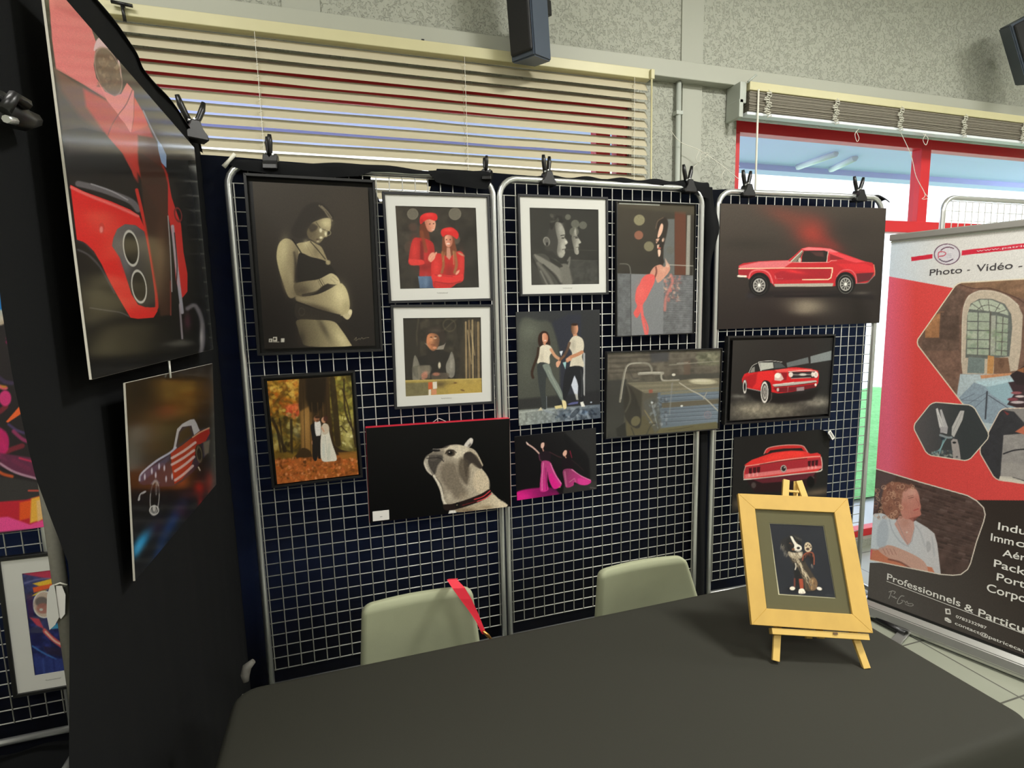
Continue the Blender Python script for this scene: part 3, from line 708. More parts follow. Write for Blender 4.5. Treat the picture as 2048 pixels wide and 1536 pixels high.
class Plane:
    """a flat picture plane: origin, right axis, up axis, normal towards the viewer"""
    def __init__(s, p0, ex, up):
        s.p0 = np.array(p0, float); s.ex = np.array(ex, float); s.up = np.array(up, float); s.n = np.cross(s.ex, s.up); s.n /= np.linalg.norm(s.n)
    def loc(s, x, y, d=0):
        q = hitp(x, y, s.p0+s.n*d, s.n)-s.p0; return q@s.ex, q@s.up
    def w(s, x, y, d=0): return s.p0+s.ex*x+s.up*y+s.n*d
    def rect(s, quad, d=0):
        L = [s.loc(x, y, d) for x, y in quad]      # TL TR BR BL
        (ax, ay), (bx, by), (cx, cy), (dx, dy) = L
        rot = (math.atan2(by-ay, bx-ax)+math.atan2(cy-dy, cx-dx))/2
        mx, my = (ax+bx+cx+dx)/4, (ay+by+cy+dy)/4
        w_ = (math.dist(L[0], L[1])+math.dist(L[3], L[2]))/2; h_ = (math.dist(L[0], L[3])+math.dist(L[1], L[2]))/2
        ca, sa = math.cos(rot), math.sin(rot)
        return Plane(s.w(mx, my), s.ex*ca+s.up*sa, -s.ex*sa+s.up*ca), w_, h_
def sheet(pl, x0, x1, y0, y1, d, paint, m, parent, name='print', step=1.1, gain=1.0, bend=None):
    cx, cy = (x0+x1)/2, (y0+y1)/2
    q = [projn(pl.w(a, b, d)[None]) for a, b in ((x0, cy), (x1, cy), (cx, y0), (cx, y1))]
    wpx = math.hypot(q[0][0][0]-q[1][0][0], q[0][1][0]-q[1][1][0]); hpx = math.hypot(q[2][0][0]-q[3][0][0], q[2][1][0]-q[3][1][0])
    nu, nv = max(4, int(wpx/step)), max(4, int(hpx/step))
    # even spacing in the picture itself, fine enough for its nearest side
    U, V = np.meshgrid(np.linspace(x0, x1, nu+1), np.linspace(y0, y1, nv+1), indexing='ij'); U = U.ravel(); V = V.ravel()
    Pn = pl.p0+np.outer(U, pl.ex)+np.outer(V, pl.up)+pl.n*d
    px, py = projn(Pn); A = Art(px, py); paint(A); A.c = A.c*(1+np.random.default_rng(3).normal(0, .03, len(A.c)))[:, None]; col = np.clip(lin(np.clip(A.c, 0, 255))*gain, 0, .95)
    if bend is not None: Pn = bend(U, V, Pn)
    me = bpy.data.meshes.new(name); nf = nu*nv
    i, j = np.meshgrid(np.arange(nu), np.arange(nv), indexing='ij'); a = (i*(nv+1)+j).ravel(); F_ = np.stack([a, a+nv+1, a+nv+2, a+1], 1).astype(np.int32)
    me.vertices.add(len(Pn)); me.vertices.foreach_set('co', Pn.astype(np.float32).ravel())
    me.loops.add(nf*4); me.loops.foreach_set('vertex_index', F_.ravel()); me.polygons.add(nf); me.polygons.foreach_set('loop_start', np.arange(nf, dtype=np.int32)*4)
    me.update(calc_edges=True); me.validate()
    at = me.color_attributes.new('ink', 'FLOAT_COLOR', 'POINT'); at.data.foreach_set('color', np.concatenate([col, np.ones((len(col), 1))], 1).astype(np.float32).ravel())
    me.materials.append(M[m]); o = bpy.data.objects.new(name, me); C.objects.link(o)
    if parent is not None: o.parent = parent; o.matrix_parent_inverse = parent.matrix_world.inverted()
    return o
def lbox(bm, pl, x0, x1, y0, y1, d0, d1, bev=0):
    obox(bm, pl.w((x0+x1)/2, (y0+y1)/2, (d0+d1)/2), pl.ex, pl.up, pl.n, x1-x0, y1-y0, d1-d0, bev)
def frame_mesh(pl, w, h, fw, d0, d1, bev=.0007):
    """four mitred mouldings"""
    bm = bmesh.new(); X, Y = w/2, h/2
    out = [(-X, -Y), (X, -Y), (X, Y), (-X, Y)]; inn = [(-X+fw, -Y+fw), (X-fw, -Y+fw), (X-fw, Y-fw), (-X+fw, Y-fw)]
    for i in range(4):
        j = (i+1) % 4; c = [out[i], out[j], inn[j], inn[i]]
        lo = [bm.verts.new(pl.w(x, y, d0)) for x, y in c]; hi = [bm.verts.new(pl.w(x, y, d1)) for x, y in c]
        fs = [bm.faces.new(hi), bm.faces.new(lo[::-1])]+[bm.faces.new((lo[k], lo[(k+1) % 4], hi[(k+1) % 4], hi[k])) for k in range(4)]
    bmesh.ops.recalc_face_normals(bm, faces=bm.faces)
    bmesh.ops.bevel(bm, geom=[e for e in bm.edges], offset=bev, segments=1, affect='EDGES')
    return bm
PANEL = Plane((0, 0, 1.6), (1, 0, 0), (0, 0, 1))
PANELC = Plane((1.089, .015, 1.6), (math.cos(-.04), math.sin(-.04), 0), (0, 0, 1))
def sub(x0, y0, s, pts): return [(x0+x/s, y0+y/s) for x, y in pts]

def framed(label, base, outer, d0, depth, fw, paint, mount=None, prt=None, fm='frame_black', glass=True, gain=1, pm='print_matte', name='framed_picture', cat='picture', label_p=None):
    pl, w, h = base.rect(outer, d0+depth)
    t = thing(name, label, cat, tuple(pl.w(0, -h/2, d0)))
    obj('frame', frame_mesh(pl, w, h, fw, d0, d0+depth), fm, t)
    bm = bmesh.new(); lbox(bm, pl, -w/2+.002, w/2-.002, -h/2+.002, h/2-.002, d0+.001, d0+.004); obj('backing', bm, 'edge_black', t)
    ix, iy = w/2-fw+.001, h/2-fw+.001
    if mount:
        L = [pl.loc(x, y, d0+depth-.007) for x, y in prt]
        px0 = (L[0][0]+L[3][0])/2; px1 = (L[1][0]+L[2][0])/2; py1 = (L[0][1]+L[1][1])/2; py0 = (L[3][1]+L[2][1])/2
        bm = bmesh.new(); d = d0+depth-.008
        for a in ((-ix, px0, -iy, iy), (px1, ix, -iy, iy), (px0, px1, -iy, py0), (px0, px1, py1, iy)): lbox(bm, pl, a[0], a[1], a[2], a[3], d-.002, d+.0015)
        mo = obj('mount', bm, mount, t)
        sheet(pl, px0-.001, px1+.001, py0-.001, py1+.001, d-.0012, paint, pm, t, gain=gain)
        if mount == 'mount':   # faint handwritten signature under the print
            cx = (px0+px1)/2+.006; yy = (py0-iy)/2+.004; bm = bmesh.new(); pts = []
            for k in range(26): pts.append(pl.w(cx-.022+.0018*k, yy+.003*math.sin(k*1.7)*math.cos(k*.4), d+.0021))
            tube(bm, pts, .00035, 4); obj('signature', bm, 'ink', mo)
    else: sheet(pl, -ix, ix, -iy, iy, d0+depth-.008, paint, pm, t, gain=gain)
    if glass:
        bm = bmesh.new(); lbox(bm, pl, -ix, ix, -iy, iy, d0+depth-.005, d0+depth-.003); obj('glass', bm, 'glass', t)
    return t
def canvas(label, base, quad, d0, depth, paint, edge='edge_black', gain=1, pm='print_satin', name='canvas_print', t=None, cat='picture'):
    pl, w, h = base.rect(quad, d0+depth)
    own = t is None
    if own: t = thing(name, label, cat, tuple(pl.w(0, -h/2, d0)))
    bm = bmesh.new(); lbox(bm, pl, -w/2, w/2, -h/2, h/2, d0, d0+depth-.0008, .0006); obj('board', bm, edge, t)
    sheet(pl, -w/2+.0006, w/2-.0006, -h/2+.0006, h/2-.0006, d0+depth, paint, pm, t, gain=gain)
    return t, pl, w, h

# ---------------------------------------------------------------- the drawings
def a_pregnant(A):
    A.T(430, 300, 3.4133)
    A.fill(((58, 52, 44), (34, 30, 27), (300, 250, 950, 1350)))
    A.blob(950, 500, 260, 420, (66, 58, 48), .5); A.blob(420, 1200, 260, 260, (30, 26, 24), .7)
    sk, sd, hi = (150, 138, 104), (72, 64, 50), (196, 184, 142)
    # hair in the dark, lit parting
    A.poly([(560, 470), (600, 400), (660, 360), (740, 370), (800, 440), (810, 470), (780, 480), (740, 470), (690, 520), (640, 590), (560, 600), (520, 560)], (44, 39, 33), 14, 1, 1)
    A.line([(712, 380), (745, 410), (772, 450), (800, 482)], 9, (150, 138, 112), 10, .7, 1); A.line([(728, 382), (765, 418), (796, 462)], 6, (176, 164, 132), 7, .6, 1)
    # face in profile looking down
    A.poly([(655, 505), (700, 480), (752, 465), (786, 470), (792, 500), (786, 545), (768, 560), (766, 592), (748, 596), (738, 608), (724, 626), (704, 638), (672, 622), (640, 600), (628, 560)], ((92, 82, 62), (170, 158, 122), (630, 560, 790, 500)), 7, 1, 1)
    A.blob(755, 500, 34, 30, (205, 194, 150), .7); A.blob(664, 560, 34, 40, (88, 78, 60), .6)
    A.line([(690, 492), (722, 536), (778, 556), (790, 560)], 4, (50, 44, 36), 4, .8); A.ring(768, 566, 22, 18, 4, (176, 168, 132), 4, .7)
    A.ell(722, 548, 10, 14, (216, 208, 176), 8, .9); A.ell(756, 572, 7, 14, (222, 214, 180), 6, .9); A.ell(724, 598, 11, 8, (214, 204, 170), 6, .9); A.ell(700, 610, 10, 6, (70, 56, 44), 5, .7); A.ell(703, 624, 9, 6, (190, 180, 146), 6, .7)
    A.poly([(655, 560), (636, 520), (660, 500), (700, 520), (690, 545)], (48, 42, 35), 12, .7, 1)
    # neck, chest, shoulders
    A.poly([(560, 640), (620, 628), (650, 620), (690, 640), (726, 662), (748, 706), (772, 760), (790, 790), (770, 800), (700, 790), (600, 740), (540, 690)], ((160, 148, 112), (132, 120, 92), (620, 640, 760, 780)), 6, 1, 1)
    A.blob(620, 640, 18, 26, (196, 184, 146), .6); A.blob(690, 690, 24, 40, (100, 90, 70), .5)
    # arm on the left
    A.poly([(480, 604), (530, 622), (566, 680), (566, 740), (552, 820), (548, 880), (560, 930), (556, 990), (520, 1012), (492, 986), (458, 890), (432, 800), (420, 720), (436, 640)], ((178, 166, 126), (118, 106, 82), (430, 740, 570, 760)), 5, 1, 1)
    A.blob(468, 690, 30, 90, (204, 192, 150), .5, .1); A.blob(556, 830, 16, 110, (50, 44, 36), .7); A.blob(516, 880, 22, 90, (176, 164, 128), .4, -.2); A.blob(470, 930, 12, 60, (110, 98, 76), .5, -.3)
    # bra top
    A.poly([(570, 716), (596, 704), (650, 728), (700, 740), (740, 752), (776, 772), (800, 800), (830, 850), (820, 880), (770, 870), (700, 890), (640, 892), (570, 896), (560, 820)], (38, 34, 29), 4, 1, 1)
    A.line([(528, 612), (562, 660), (594, 712)], 8, (26, 23, 20), 3, .95, 1); A.line([(652, 626), (700, 680), (752, 744)], 6, (34, 30, 26), 3, .9, 1); A.line([(622, 646), (668, 726)], 2, (112, 102, 78), 2, .7)
    A.ell(772, 768, 16, 16, (158, 146, 112), 8, .9)
    # belly
    A.poly([(552, 990), (600, 1000), (700, 985), (780, 950), (850, 910), (880, 925), (904, 968), (918, 1030), (916, 1090), (890, 1128), (840, 1130), (760, 1110), (660, 1070), (590, 1045), (556, 1030)], ((118, 106, 82), (188, 176, 134), (560, 1030, 900, 1000)), 5, 1, 1)
    A.blob(852, 990, 46, 74, (218, 206, 160), .75, -.2); A.blob(896, 1070, 30, 46, (150, 138, 104), .5); A.blob(620, 1030, 70, 16, (160, 148, 114), .7, .3); A.blob(740, 1100, 90, 24, (80, 70, 54), .6, .25)
    # forearm + hand over the belly
    A.poly([(538, 920), (600, 898), (700, 884), (748, 862), (790, 842), (824, 856), (846, 884), (852, 914), (818, 918), (768, 916), (730, 936), (690, 972), (620, 994), (560, 990)], ((96, 86, 66), (196, 184, 144), (560, 950, 840, 880)), 5, 1, 1)
    A.line([(600, 990), (690, 970), (736, 936), (770, 918)], 14, (44, 38, 31), 8, .8, 1); A.line([(712, 884), (738, 930)], 5, (44, 38, 30), 3, .9); A.line([(726, 882), (750, 922)], 3, (40, 34, 28), 3, .8); A.line([(702, 890), (726, 936)], 3, (40, 34, 28), 3, .6)
    A.line([(800, 862), (842, 894)], 3, (120, 108, 84), 3, .7); A.line([(788, 880), (822, 908)], 3, (120, 108, 84), 3, .6)
    # brief and hip
    A.poly([(552, 1046), (620, 1062), (700, 1092), (780, 1112), (850, 1128), (868, 1150), (850, 1180), (800, 1172), (700, 1164), (560, 1150)], (46, 41, 35), 4, 1, 1); A.ring(592, 1104, 20, 26, 5, (66, 60, 50), 5, .8)
    # lower hand
    A.poly([(870, 1128), (900, 1116), (918, 1088), (936, 1096), (930, 1130), (910, 1156), (890, 1152)], (190, 178, 140), 4, 1, 1); A.ell(922, 1108, 12, 16, (214, 202, 164), 5)
    # thighs
    A.poly([(562, 1160), (700, 1160), (790, 1166), (836, 1190), (880, 1250), (935, 1336), (640, 1340), (590, 1290), (566, 1220)], ((84, 76, 58), (176, 164, 124), (580, 1300, 880, 1240)), 5, 1, 1)
    A.blob(740, 1216, 20, 90, (48, 42, 35), .55, -.5); A.blob(860, 1290, 30, 70, (214, 202, 156), .6, -.6); A.blob(640, 1250, 60, 80, (104, 94, 72), .5)
    A.poly([(836, 1190), (880, 1250), (935, 1336), (990, 1340), (960, 1280), (880, 1190)], (40, 35, 30), 5, 1, 0)
    A.blob(700, 1075, 120, 20, (56, 48, 38), .55, .3); A.blob(600, 960, 50, 30, (60, 52, 42), .5); A.line([(556, 1036), (620, 1058), (700, 1088), (780, 1110), (852, 1128)], 10, (34, 30, 26), 6, .8, 1); A.line([(540, 700), (552, 800), (546, 900)], 14, (44, 38, 32), 14, .6, 1); A.blob(590, 1290, 30, 60, (44, 38, 32), .6)
    # small white marks and signature
    for x0, x1, y0, y1 in ((368, 392, 1288, 1312), (396, 424, 1276, 1308), (450, 474, 1286, 1312)): A.poly([(x0, y0), (x1, y0), (x1, y1), (x0, y1)], (196, 192, 180), 3)
    A.ell(408, 1290, 8, 8, (60, 54, 46), 3); A.ell(379, 1300, 4, 6, (60, 54, 46), 3); A.line([(395, 1313), (438, 1311)], 3, (180, 176, 164), 2)
    A.line([(950, 1296), (965, 1278), (962, 1302), (985, 1286), (990, 1294), (1002, 1280), (1012, 1290), (1030, 1282), (1050, 1280)], 3, (132, 124, 104), 3, .8)
def a_berets(A):
    A.T(430, 300, 3.4133)
    A.fill(((66, 60, 52), (40, 37, 33), (1300, 380, 1750, 940))); A.noise(.35, 60, 3)
    for cx, cy, r in ((1350, 437, 38), (1638, 436, 42)): A.ell(cx, cy, r, r, (122, 116, 102), 6, .8); A.ring(cx, cy, r-2, r-2, 4, (140, 134, 118), 5, .5)
    A.ell(1350, 525, 30, 28, (92, 66, 56), 14, .6); A.ell(1322, 662, 32, 38, (84, 68, 58), 10, .7); A.ell(1648, 612, 26, 30, (110, 98, 84), 8, .6); A.ell(1600, 820, 150, 90, (58, 52, 44), 60, .4)
    # girl standing behind
    A.poly([(1398, 520), (1420, 500), (1450, 520), (1466, 600), (1470, 680), (1430, 690), (1400, 640)], (104, 54, 36), 8, 1, 1)
    A.poly([(1350, 612), (1400, 600), (1450, 610), (1490, 640), (1500, 720), (1494, 860), (1400, 868), (1395, 790), (1330, 784), (1322, 740)], (178, 44, 42), 4, 1, 1)
    A.blob(1362, 680, 24, 70, (222, 62, 58), .7); A.blob(1440, 690, 30, 50, (208, 58, 54), .5); A.poly([(1400, 620), (1428, 624), (1424, 760), (1400, 760)], (88, 30, 30), 10, .6); A.blob(1430, 800, 40, 26, (120, 30, 32), .7); A.blob(1480, 760, 22, 80, (110, 28, 30), .6)
    A.poly([(1324, 745), (1380, 748), (1420, 752), (1424, 780), (1340, 786)], (216, 60, 56), 5, 1, 1)
    A.poly([(1386, 862), (1480, 862), (1500, 943), (1398, 943)], ((96, 120, 150), (66, 84, 112), (1400, 870, 1480, 940)), 4); A.blob(1440, 900, 14, 40, (120, 144, 172), .6)
    A.poly([(1430, 484), (1452, 474), (1490, 470), (1506, 500), (1500, 540), (1476, 560), (1450, 545)], ((188, 116, 92), (226, 162, 134), (1440, 520, 1490, 510)), 5, 1, 1); A.ell(1488, 545, 10, 4, (232, 200, 186), 3, .8); A.ell(1466, 505, 5, 4, (66, 40, 32), 3, .9); A.ell(1492, 503, 5, 4, (66, 40, 32), 3, .9)
    A.poly([(1398, 480), (1404, 452), (1436, 432), (1480, 428), (1512, 440), (1518, 470), (1500, 484), (1460, 472), (1430, 486), (1404, 506)], (214, 42, 42), 4, 1, 1); A.blob(1460, 444, 30, 12, (236, 80, 76), .6); A.blob(1412, 484, 12, 16, (140, 26, 30), .6)
    A.line([(1410, 560), (1424, 620), (1440, 690)], 24, (132, 70, 44), 10, .8, 1)
    # girl in front
    A.poly([(1560, 560), (1620, 560), (1640, 640), (1668, 760), (1650, 830), (1600, 820), (1540, 830), (1548, 700), (1552, 620)], (120, 66, 44), 8, 1, 1)
    A.poly([(1490, 720), (1540, 706), (1600, 730), (1660, 690), (1698, 716), (1702, 800), (1692, 880), (1650, 912), (1600, 943), (1500, 943), (1484, 890), (1474, 810)], (196, 44, 42), 4, 1, 1)
    A.blob(1510, 800, 26, 70, (228, 66, 62), .7); A.blob(1680, 790, 18, 80, (226, 66, 60), .6); A.blob(1600, 830, 40, 60, (132, 40, 36), .7)
    A.line([(1552, 700), (1560, 780), (1548, 836)], 18, (150, 96, 60), 8, .9, 1); A.line([(1636, 700), (1648, 780), (1636, 836)], 20, (152, 104, 66), 8, .9, 1); A.line([(1626, 690), (1630, 780)], 6, (196, 150, 104), 6, .7); A.line([(1570, 700), (1556, 760)], 5, (190, 140, 96), 6, .6)
    A.poly([(1482, 850), (1560, 852), (1640, 858), (1692, 848), (1690, 896), (1620, 912), (1500, 902)], (218, 54, 52), 5, 1, 1); A.line([(1500, 898), (1600, 912), (1680, 896)], 5, (128, 26, 30), 6, .8, 1); A.line([(1500, 852), (1620, 866)], 4, (150, 30, 34), 5, .7)
    A.ell(1480, 730, 22, 34, (228, 160, 134), 6, 1, .5); A.line([(1474, 760), (1510, 702)], 12, (224, 156, 130), 5); A.ell(1656, 836, 20, 8, (226, 160, 134), 5, 1, -.9); A.ell(1534, 858, 14, 8, (222, 150, 126), 5); A.ell(1680, 712, 26, 7, (196, 130, 104), 5, 1, .5)
    A.poly([(1568, 600), (1580, 582), (1606, 580), (1622, 600), (1620, 640), (1600, 664), (1576, 650)], ((232, 168, 142), (176, 106, 84), (1575, 620, 1622, 620)), 5, 1, 1); A.ell(1592, 640, 12, 5, (240, 220, 208), 3, .9); A.ell(1580, 612, 5, 4, (64, 38, 30), 3, .9); A.ell(1606, 612, 5, 4, (64, 38, 30), 3, .9)
    A.poly([(1582, 664), (1604, 668), (1612, 730), (1600, 750), (1580, 730)], (206, 150, 128), 6, .9)
    A.poly([(1542, 570), (1548, 544), (1580, 530), (1620, 530), (1654, 556), (1664, 584), (1650, 608), (1620, 586), (1580, 578), (1556, 592)], (212, 40, 40), 4, 1, 1); A.blob(1596, 546, 30, 12, (240, 84, 78), .6)
    A.line([(1728, 864), (1772, 862)], 2, (26, 24, 22), 2, .8); A.line([(1500, 906), (1500, 942)], 3, (120, 24, 30), 4, .6)
def a_workshop(A):
    A.T(430, 300, 3.4133)
    A.fill((50, 45, 37)); A.noise(.5, 40, 5)
    A.poly([(1283, 1148), (1400, 1148), (1400, 1560), (1283, 1560)], (44, 40, 34), 8)
    A.line([(1390, 1150), (1376, 1260), (1380, 1330)], 10, (86, 76, 60), 10, .6); A.ring(1600, 1196, 44, 40, 8, (92, 82, 62), 8, .6, .7); A.line([(1560, 1230), (1640, 1160)], 8, (84, 76, 60), 8, .6)
    for x, w, c in ((1712, 12, (168, 144, 104)), (1734, 14, (132, 110, 78)), (1757, 12, (178, 156, 114)), (1776, 8, (92, 76, 54)), (1796, 16, (150, 128, 92)), (1700, 6, (70, 60, 46))):
        A.line([(x, 1160+abs(x-1750)*.4), (x+4, 1560)], w, c, 6, .85)
    for x, y1 in ((1724, 1460), (1746, 1400)): A.line([(x, 1230), (x+26, y1)], 6, (190, 168, 126), 5, .7)
    A.line([(1690, 1300), (1680, 1560)], 26, (58, 50, 40), 12, .8)
    # man
    A.poly([(1440, 1400), (1380, 1420), (1352, 1500), (1340, 1560), (1360, 1590), (1480, 1590), (1560, 1590), (1640, 1560), (1634, 1470), (1610, 1400), (1560, 1370), (1460, 1370)], (36, 32, 29), 6, 1, 1)
    A.poly([(1364, 1400), (1392, 1452), (1402, 1506), (1400, 1560), (1372, 1586), (1348, 1560), (1350, 1470)], (120, 116, 104), 5, 1, 1); A.blob(1372, 1500, 14, 46, (156, 150, 134), .6)
    A.poly([(1616, 1376), (1636, 1440), (1636, 1530), (1612, 1556), (1584, 1530), (1576, 1470), (1596, 1420)], (124, 120, 110), 5, 1, 1); A.blob(1612, 1470, 14, 50, (162, 156, 142), .6)
    A.poly([(1352, 1480), (1466, 1470), (1470, 1520), (1400, 1560), (1360, 1540)], (98, 94, 82), 8, .8, 1); A.poly([(1480, 1530), (1560, 1520), (1600, 1530), (1570, 1580), (1490, 1576)], (92, 82, 70), 8, .8, 1)
    A.poly([(1430, 1316), (1452, 1340), (1470, 1360), (1500, 1364), (1560, 1360), (1574, 1318), (1560, 1330), (1500, 1350)], (142, 134, 122), 4, 1)
    A.poly([(1446, 1260), (1480, 1250), (1520, 1262), (1534, 1300), (1520, 1350), (1490, 1372), (1460, 1350), (1442, 1310)], ((206, 132, 88), (92, 66, 48), (1450, 1300, 1540, 1310)), 6, 1, 1)
    A.blob(1476, 1290, 16, 24, (232, 164, 118), .7); A.ell(1500, 1350, 14, 8, (222, 150, 112), 6, .8); A.ell(1502, 1284, 10, 7, (232, 204, 170), 4, .7); A.ell(1476, 1278, 8, 4, (50, 34, 26), 4, .8); A.ell(1506, 1276, 8, 4, (50, 34, 26), 4, .8); A.line([(1476, 1330), (1500, 1332)], 4, (110, 54, 40), 4, .8)
    A.poly([(1436, 1270), (1440, 1236), (1480, 1212), (1530, 1214), (1564, 1240), (1574, 1290), (1560, 1330), (1540, 1300), (1520, 1262), (1480, 1248), (1450, 1266), (1442, 1310)], (50, 42, 36), 6, 1, 1); A.blob(1500, 1232, 40, 14, (92, 80, 68), .6)
    A.blob(1480, 1420, 50, 34, (44, 38, 34), .8); A.ell(1532, 1470, 9, 22, (206, 196, 172), 5)
    A.poly([(1384, 1478), (1466, 1468), (1470, 1560), (1390, 1568)], (150, 140, 120), 6, .45, 0); A.ell(1430, 1540, 22, 22, (176, 118, 96), 8, .9); A.ell(1510, 1530, 24, 12, (170, 112, 90), 8, .9); A.blob(1440, 1520, 16, 12, (212, 150, 126), .7); A.line([(1412, 1560), (1452, 1576)], 6, (190, 130, 110), 5)
    # plank
    A.poly([(1295, 1572), (1823, 1558), (1823, 1660), (1298, 1684)], ((156, 138, 72), (176, 150, 76), (1300, 1600, 1800, 1600)), 3)
    A.poly([(1297, 1592), (1456, 1586), (1456, 1680), (1300, 1684)], (116, 108, 74), 4); A.noise(.12, 30, 8)
    A.line([(1296, 1576), (1823, 1562)], 8, (190, 168, 96), 5); A.poly([(1560, 1600), (1823, 1592), (1823, 1658), (1600, 1664)], (178, 152, 74), 8, .8)
    A.ell(1640, 1590, 12, 5, (104, 76, 40), 4); A.ell(1690, 1640, 14, 5, (104, 76, 40), 4, 1, .3); A.line([(1600, 1600), (1660, 1590)], 3, (128, 98, 50), 3, .6)
    A.blob(1540, 1600, 44, 22, (74, 60, 40), .7, -.2)
    A.poly([(1456, 1586), (1484, 1584), (1484, 1632), (1456, 1634)], (196, 94, 50), 3); A.poly([(1486, 1584), (1514, 1582), (1516, 1628), (1488, 1632)], (220, 212, 196), 3); A.poly([(1458, 1636), (1474, 1634), (1474, 1672), (1458, 1674)], (222, 214, 200), 3); A.poly([(1476, 1634), (1512, 1632), (1514, 1668), (1478, 1672)], (204, 138, 100), 3)
def a_wedding(A):
    A.T(430, 700, 3.4133)
    A.fill(((128, 92, 28), (84, 74, 30), (380, 200, 950, 300))); A.noise(.6, 36, 9, None, 4)
    A.speckle(190, (355, 195, 600, 440), 16, [(206, 138, 40), (190, 96, 26), (224, 176, 70), (150, 84, 24), (236, 196, 96), (110, 76, 26)], 3, .75, 8)
    A.speckle(60, (480, 370, 590, 450), 12, [(214, 90, 50), (232, 120, 70), (180, 70, 40)], 5, .8, 6)
    A.speckle(150, (770, 185, 960, 480), 15, [(112, 112, 44), (150, 140, 62), (196, 186, 96), (70, 68, 28), (168, 150, 60)], 4, .7, 8)
    A.speckle(110, (380, 440, 600, 700), 14, [(108, 96, 40), (60, 52, 24), (150, 132, 60), (190, 176, 110), (40, 34, 18)], 6, .7, 8)
    A.blob(905, 590, 40, 90, (226, 212, 132), .75); A.blob(430, 600, 30, 60, (206, 196, 120), .5); A.blob(560, 560, 24, 50, (216, 206, 150), .4); A.speckle(60, (850, 430, 950, 660), 9, [(200, 190, 100), (120, 110, 50), (232, 224, 160)], 8, .7, 5)
    for p, w in (([(392, 470), (430, 560), (478, 690)], 20), ([(440, 470), (460, 620), (470, 700)], 10), ([(520, 480), (524, 700)], 18), ([(420, 520), (450, 700)], 14), ([(880, 200), (890, 420), (950, 560)], 12), ([(870, 270), (910, 400), (955, 640)], 9), ([(800, 200), (820, 400), (840, 640)], 40), ([(944, 300), (960, 660)], 14), ([(860, 520), (900, 560)], 8)):
        A.line(p, w, (48, 36, 20), 6, .85, 1)
    # great tree trunk
    A.poly([(574, 190), (780, 180), (786, 360), (800, 560), (830, 690), (900, 740), (600, 745), (566, 700), (590, 640), (586, 500), (570, 380)], (60, 44, 24), 8)
    A.poly([(578, 420), (650, 380), (660, 520), (668, 740), (590, 740), (588, 560)], (150, 110, 56), 14, .9); A.blob(622, 500, 26, 120, (184, 140, 78), .6); A.poly([(620, 190), (760, 186), (750, 360), (700, 430), (650, 420), (620, 330)], (36, 27, 16), 16, .9)
    for x in (600, 640, 676, 720, 752, 790): A.line([(x, 200+(x % 7)*10), (x+8, 420), (x+14, 700)], 5, (34, 24, 14), 6, .6, 1)
    for x in (660, 700, 736): A.line([(x, 360), (x+6, 480)], 5, (120, 88, 50), 6, .5)
    A.poly([(520, 752), (570, 700), (600, 668), (650, 690), (660, 745), (590, 742)], (60, 44, 24), 8, 1, 1); A.poly([(800, 640), (860, 680), (950, 700), (960, 712), (840, 720), (810, 700)], (50, 36, 22), 6, 1, 1)
    # leaf carpet
    A.poly([(395, 740), (560, 742), (700, 730), (960, 706), (990, 870), (420, 930)], ((176, 98, 46), (150, 84, 34), (420, 760, 900, 880)), 14)
    A.poly([(395, 700), (520, 700), (560, 740), (400, 750)], (120, 92, 34), 12, .8); A.poly([(840, 700), (970, 690), (975, 740), (860, 745)], (146, 100, 40), 12, .8)
    A.speckle(520, (400, 735, 985, 925), 8, [(214, 120, 60), (186, 92, 36), (126, 66, 26), (226, 150, 96), (160, 96, 34), (92, 54, 22), (200, 104, 50)], 11, .85, 5)
    # couple
    A.poly([(690, 470), (716, 466), (720, 500), (708, 520), (700, 600), (698, 745), (668, 740), (664, 620), (652, 520), (672, 500)], (30, 28, 28), 4, 1, 1)
    A.poly([(680, 492), (708, 480), (722, 506), (720, 580), (690, 584)], (226, 222, 214), 4, 1, 1); A.ell(672, 632, 13, 18, (190, 134, 100), 5); A.ell(694, 470, 20, 22, (164, 110, 78), 5); A.ell(700, 458, 20, 10, (60, 40, 26), 5); A.ell(702, 482, 12, 7, (86, 54, 36), 5, .8)
    A.poly([(664, 590), (720, 584), (726, 690), (722, 745), (704, 740), (700, 660), (690, 748), (668, 742)], (34, 29, 26), 4)
    A.poly([(730, 520), (750, 500), (776, 520), (782, 570), (800, 640), (832, 744), (790, 760), (730, 754), (720, 660), (724, 580)], (222, 216, 200), 4, 1, 1); A.blob(742, 680, 10, 60, (196, 204, 196), .7); A.blob(778, 690, 10, 60, (186, 192, 178), .6); A.line([(752, 590), (770, 750)], 4, (176, 182, 170), 4, .6)
    A.poly([(726, 520), (770, 506), (776, 560), (740, 576)], (196, 176, 150), 6, .7, 1); A.ell(742, 478, 16, 20, (200, 148, 116), 5); A.ell(756, 470, 16, 20, (70, 40, 32), 6, .9); A.line([(728, 530), (744, 556)], 8, (206, 152, 122), 4)
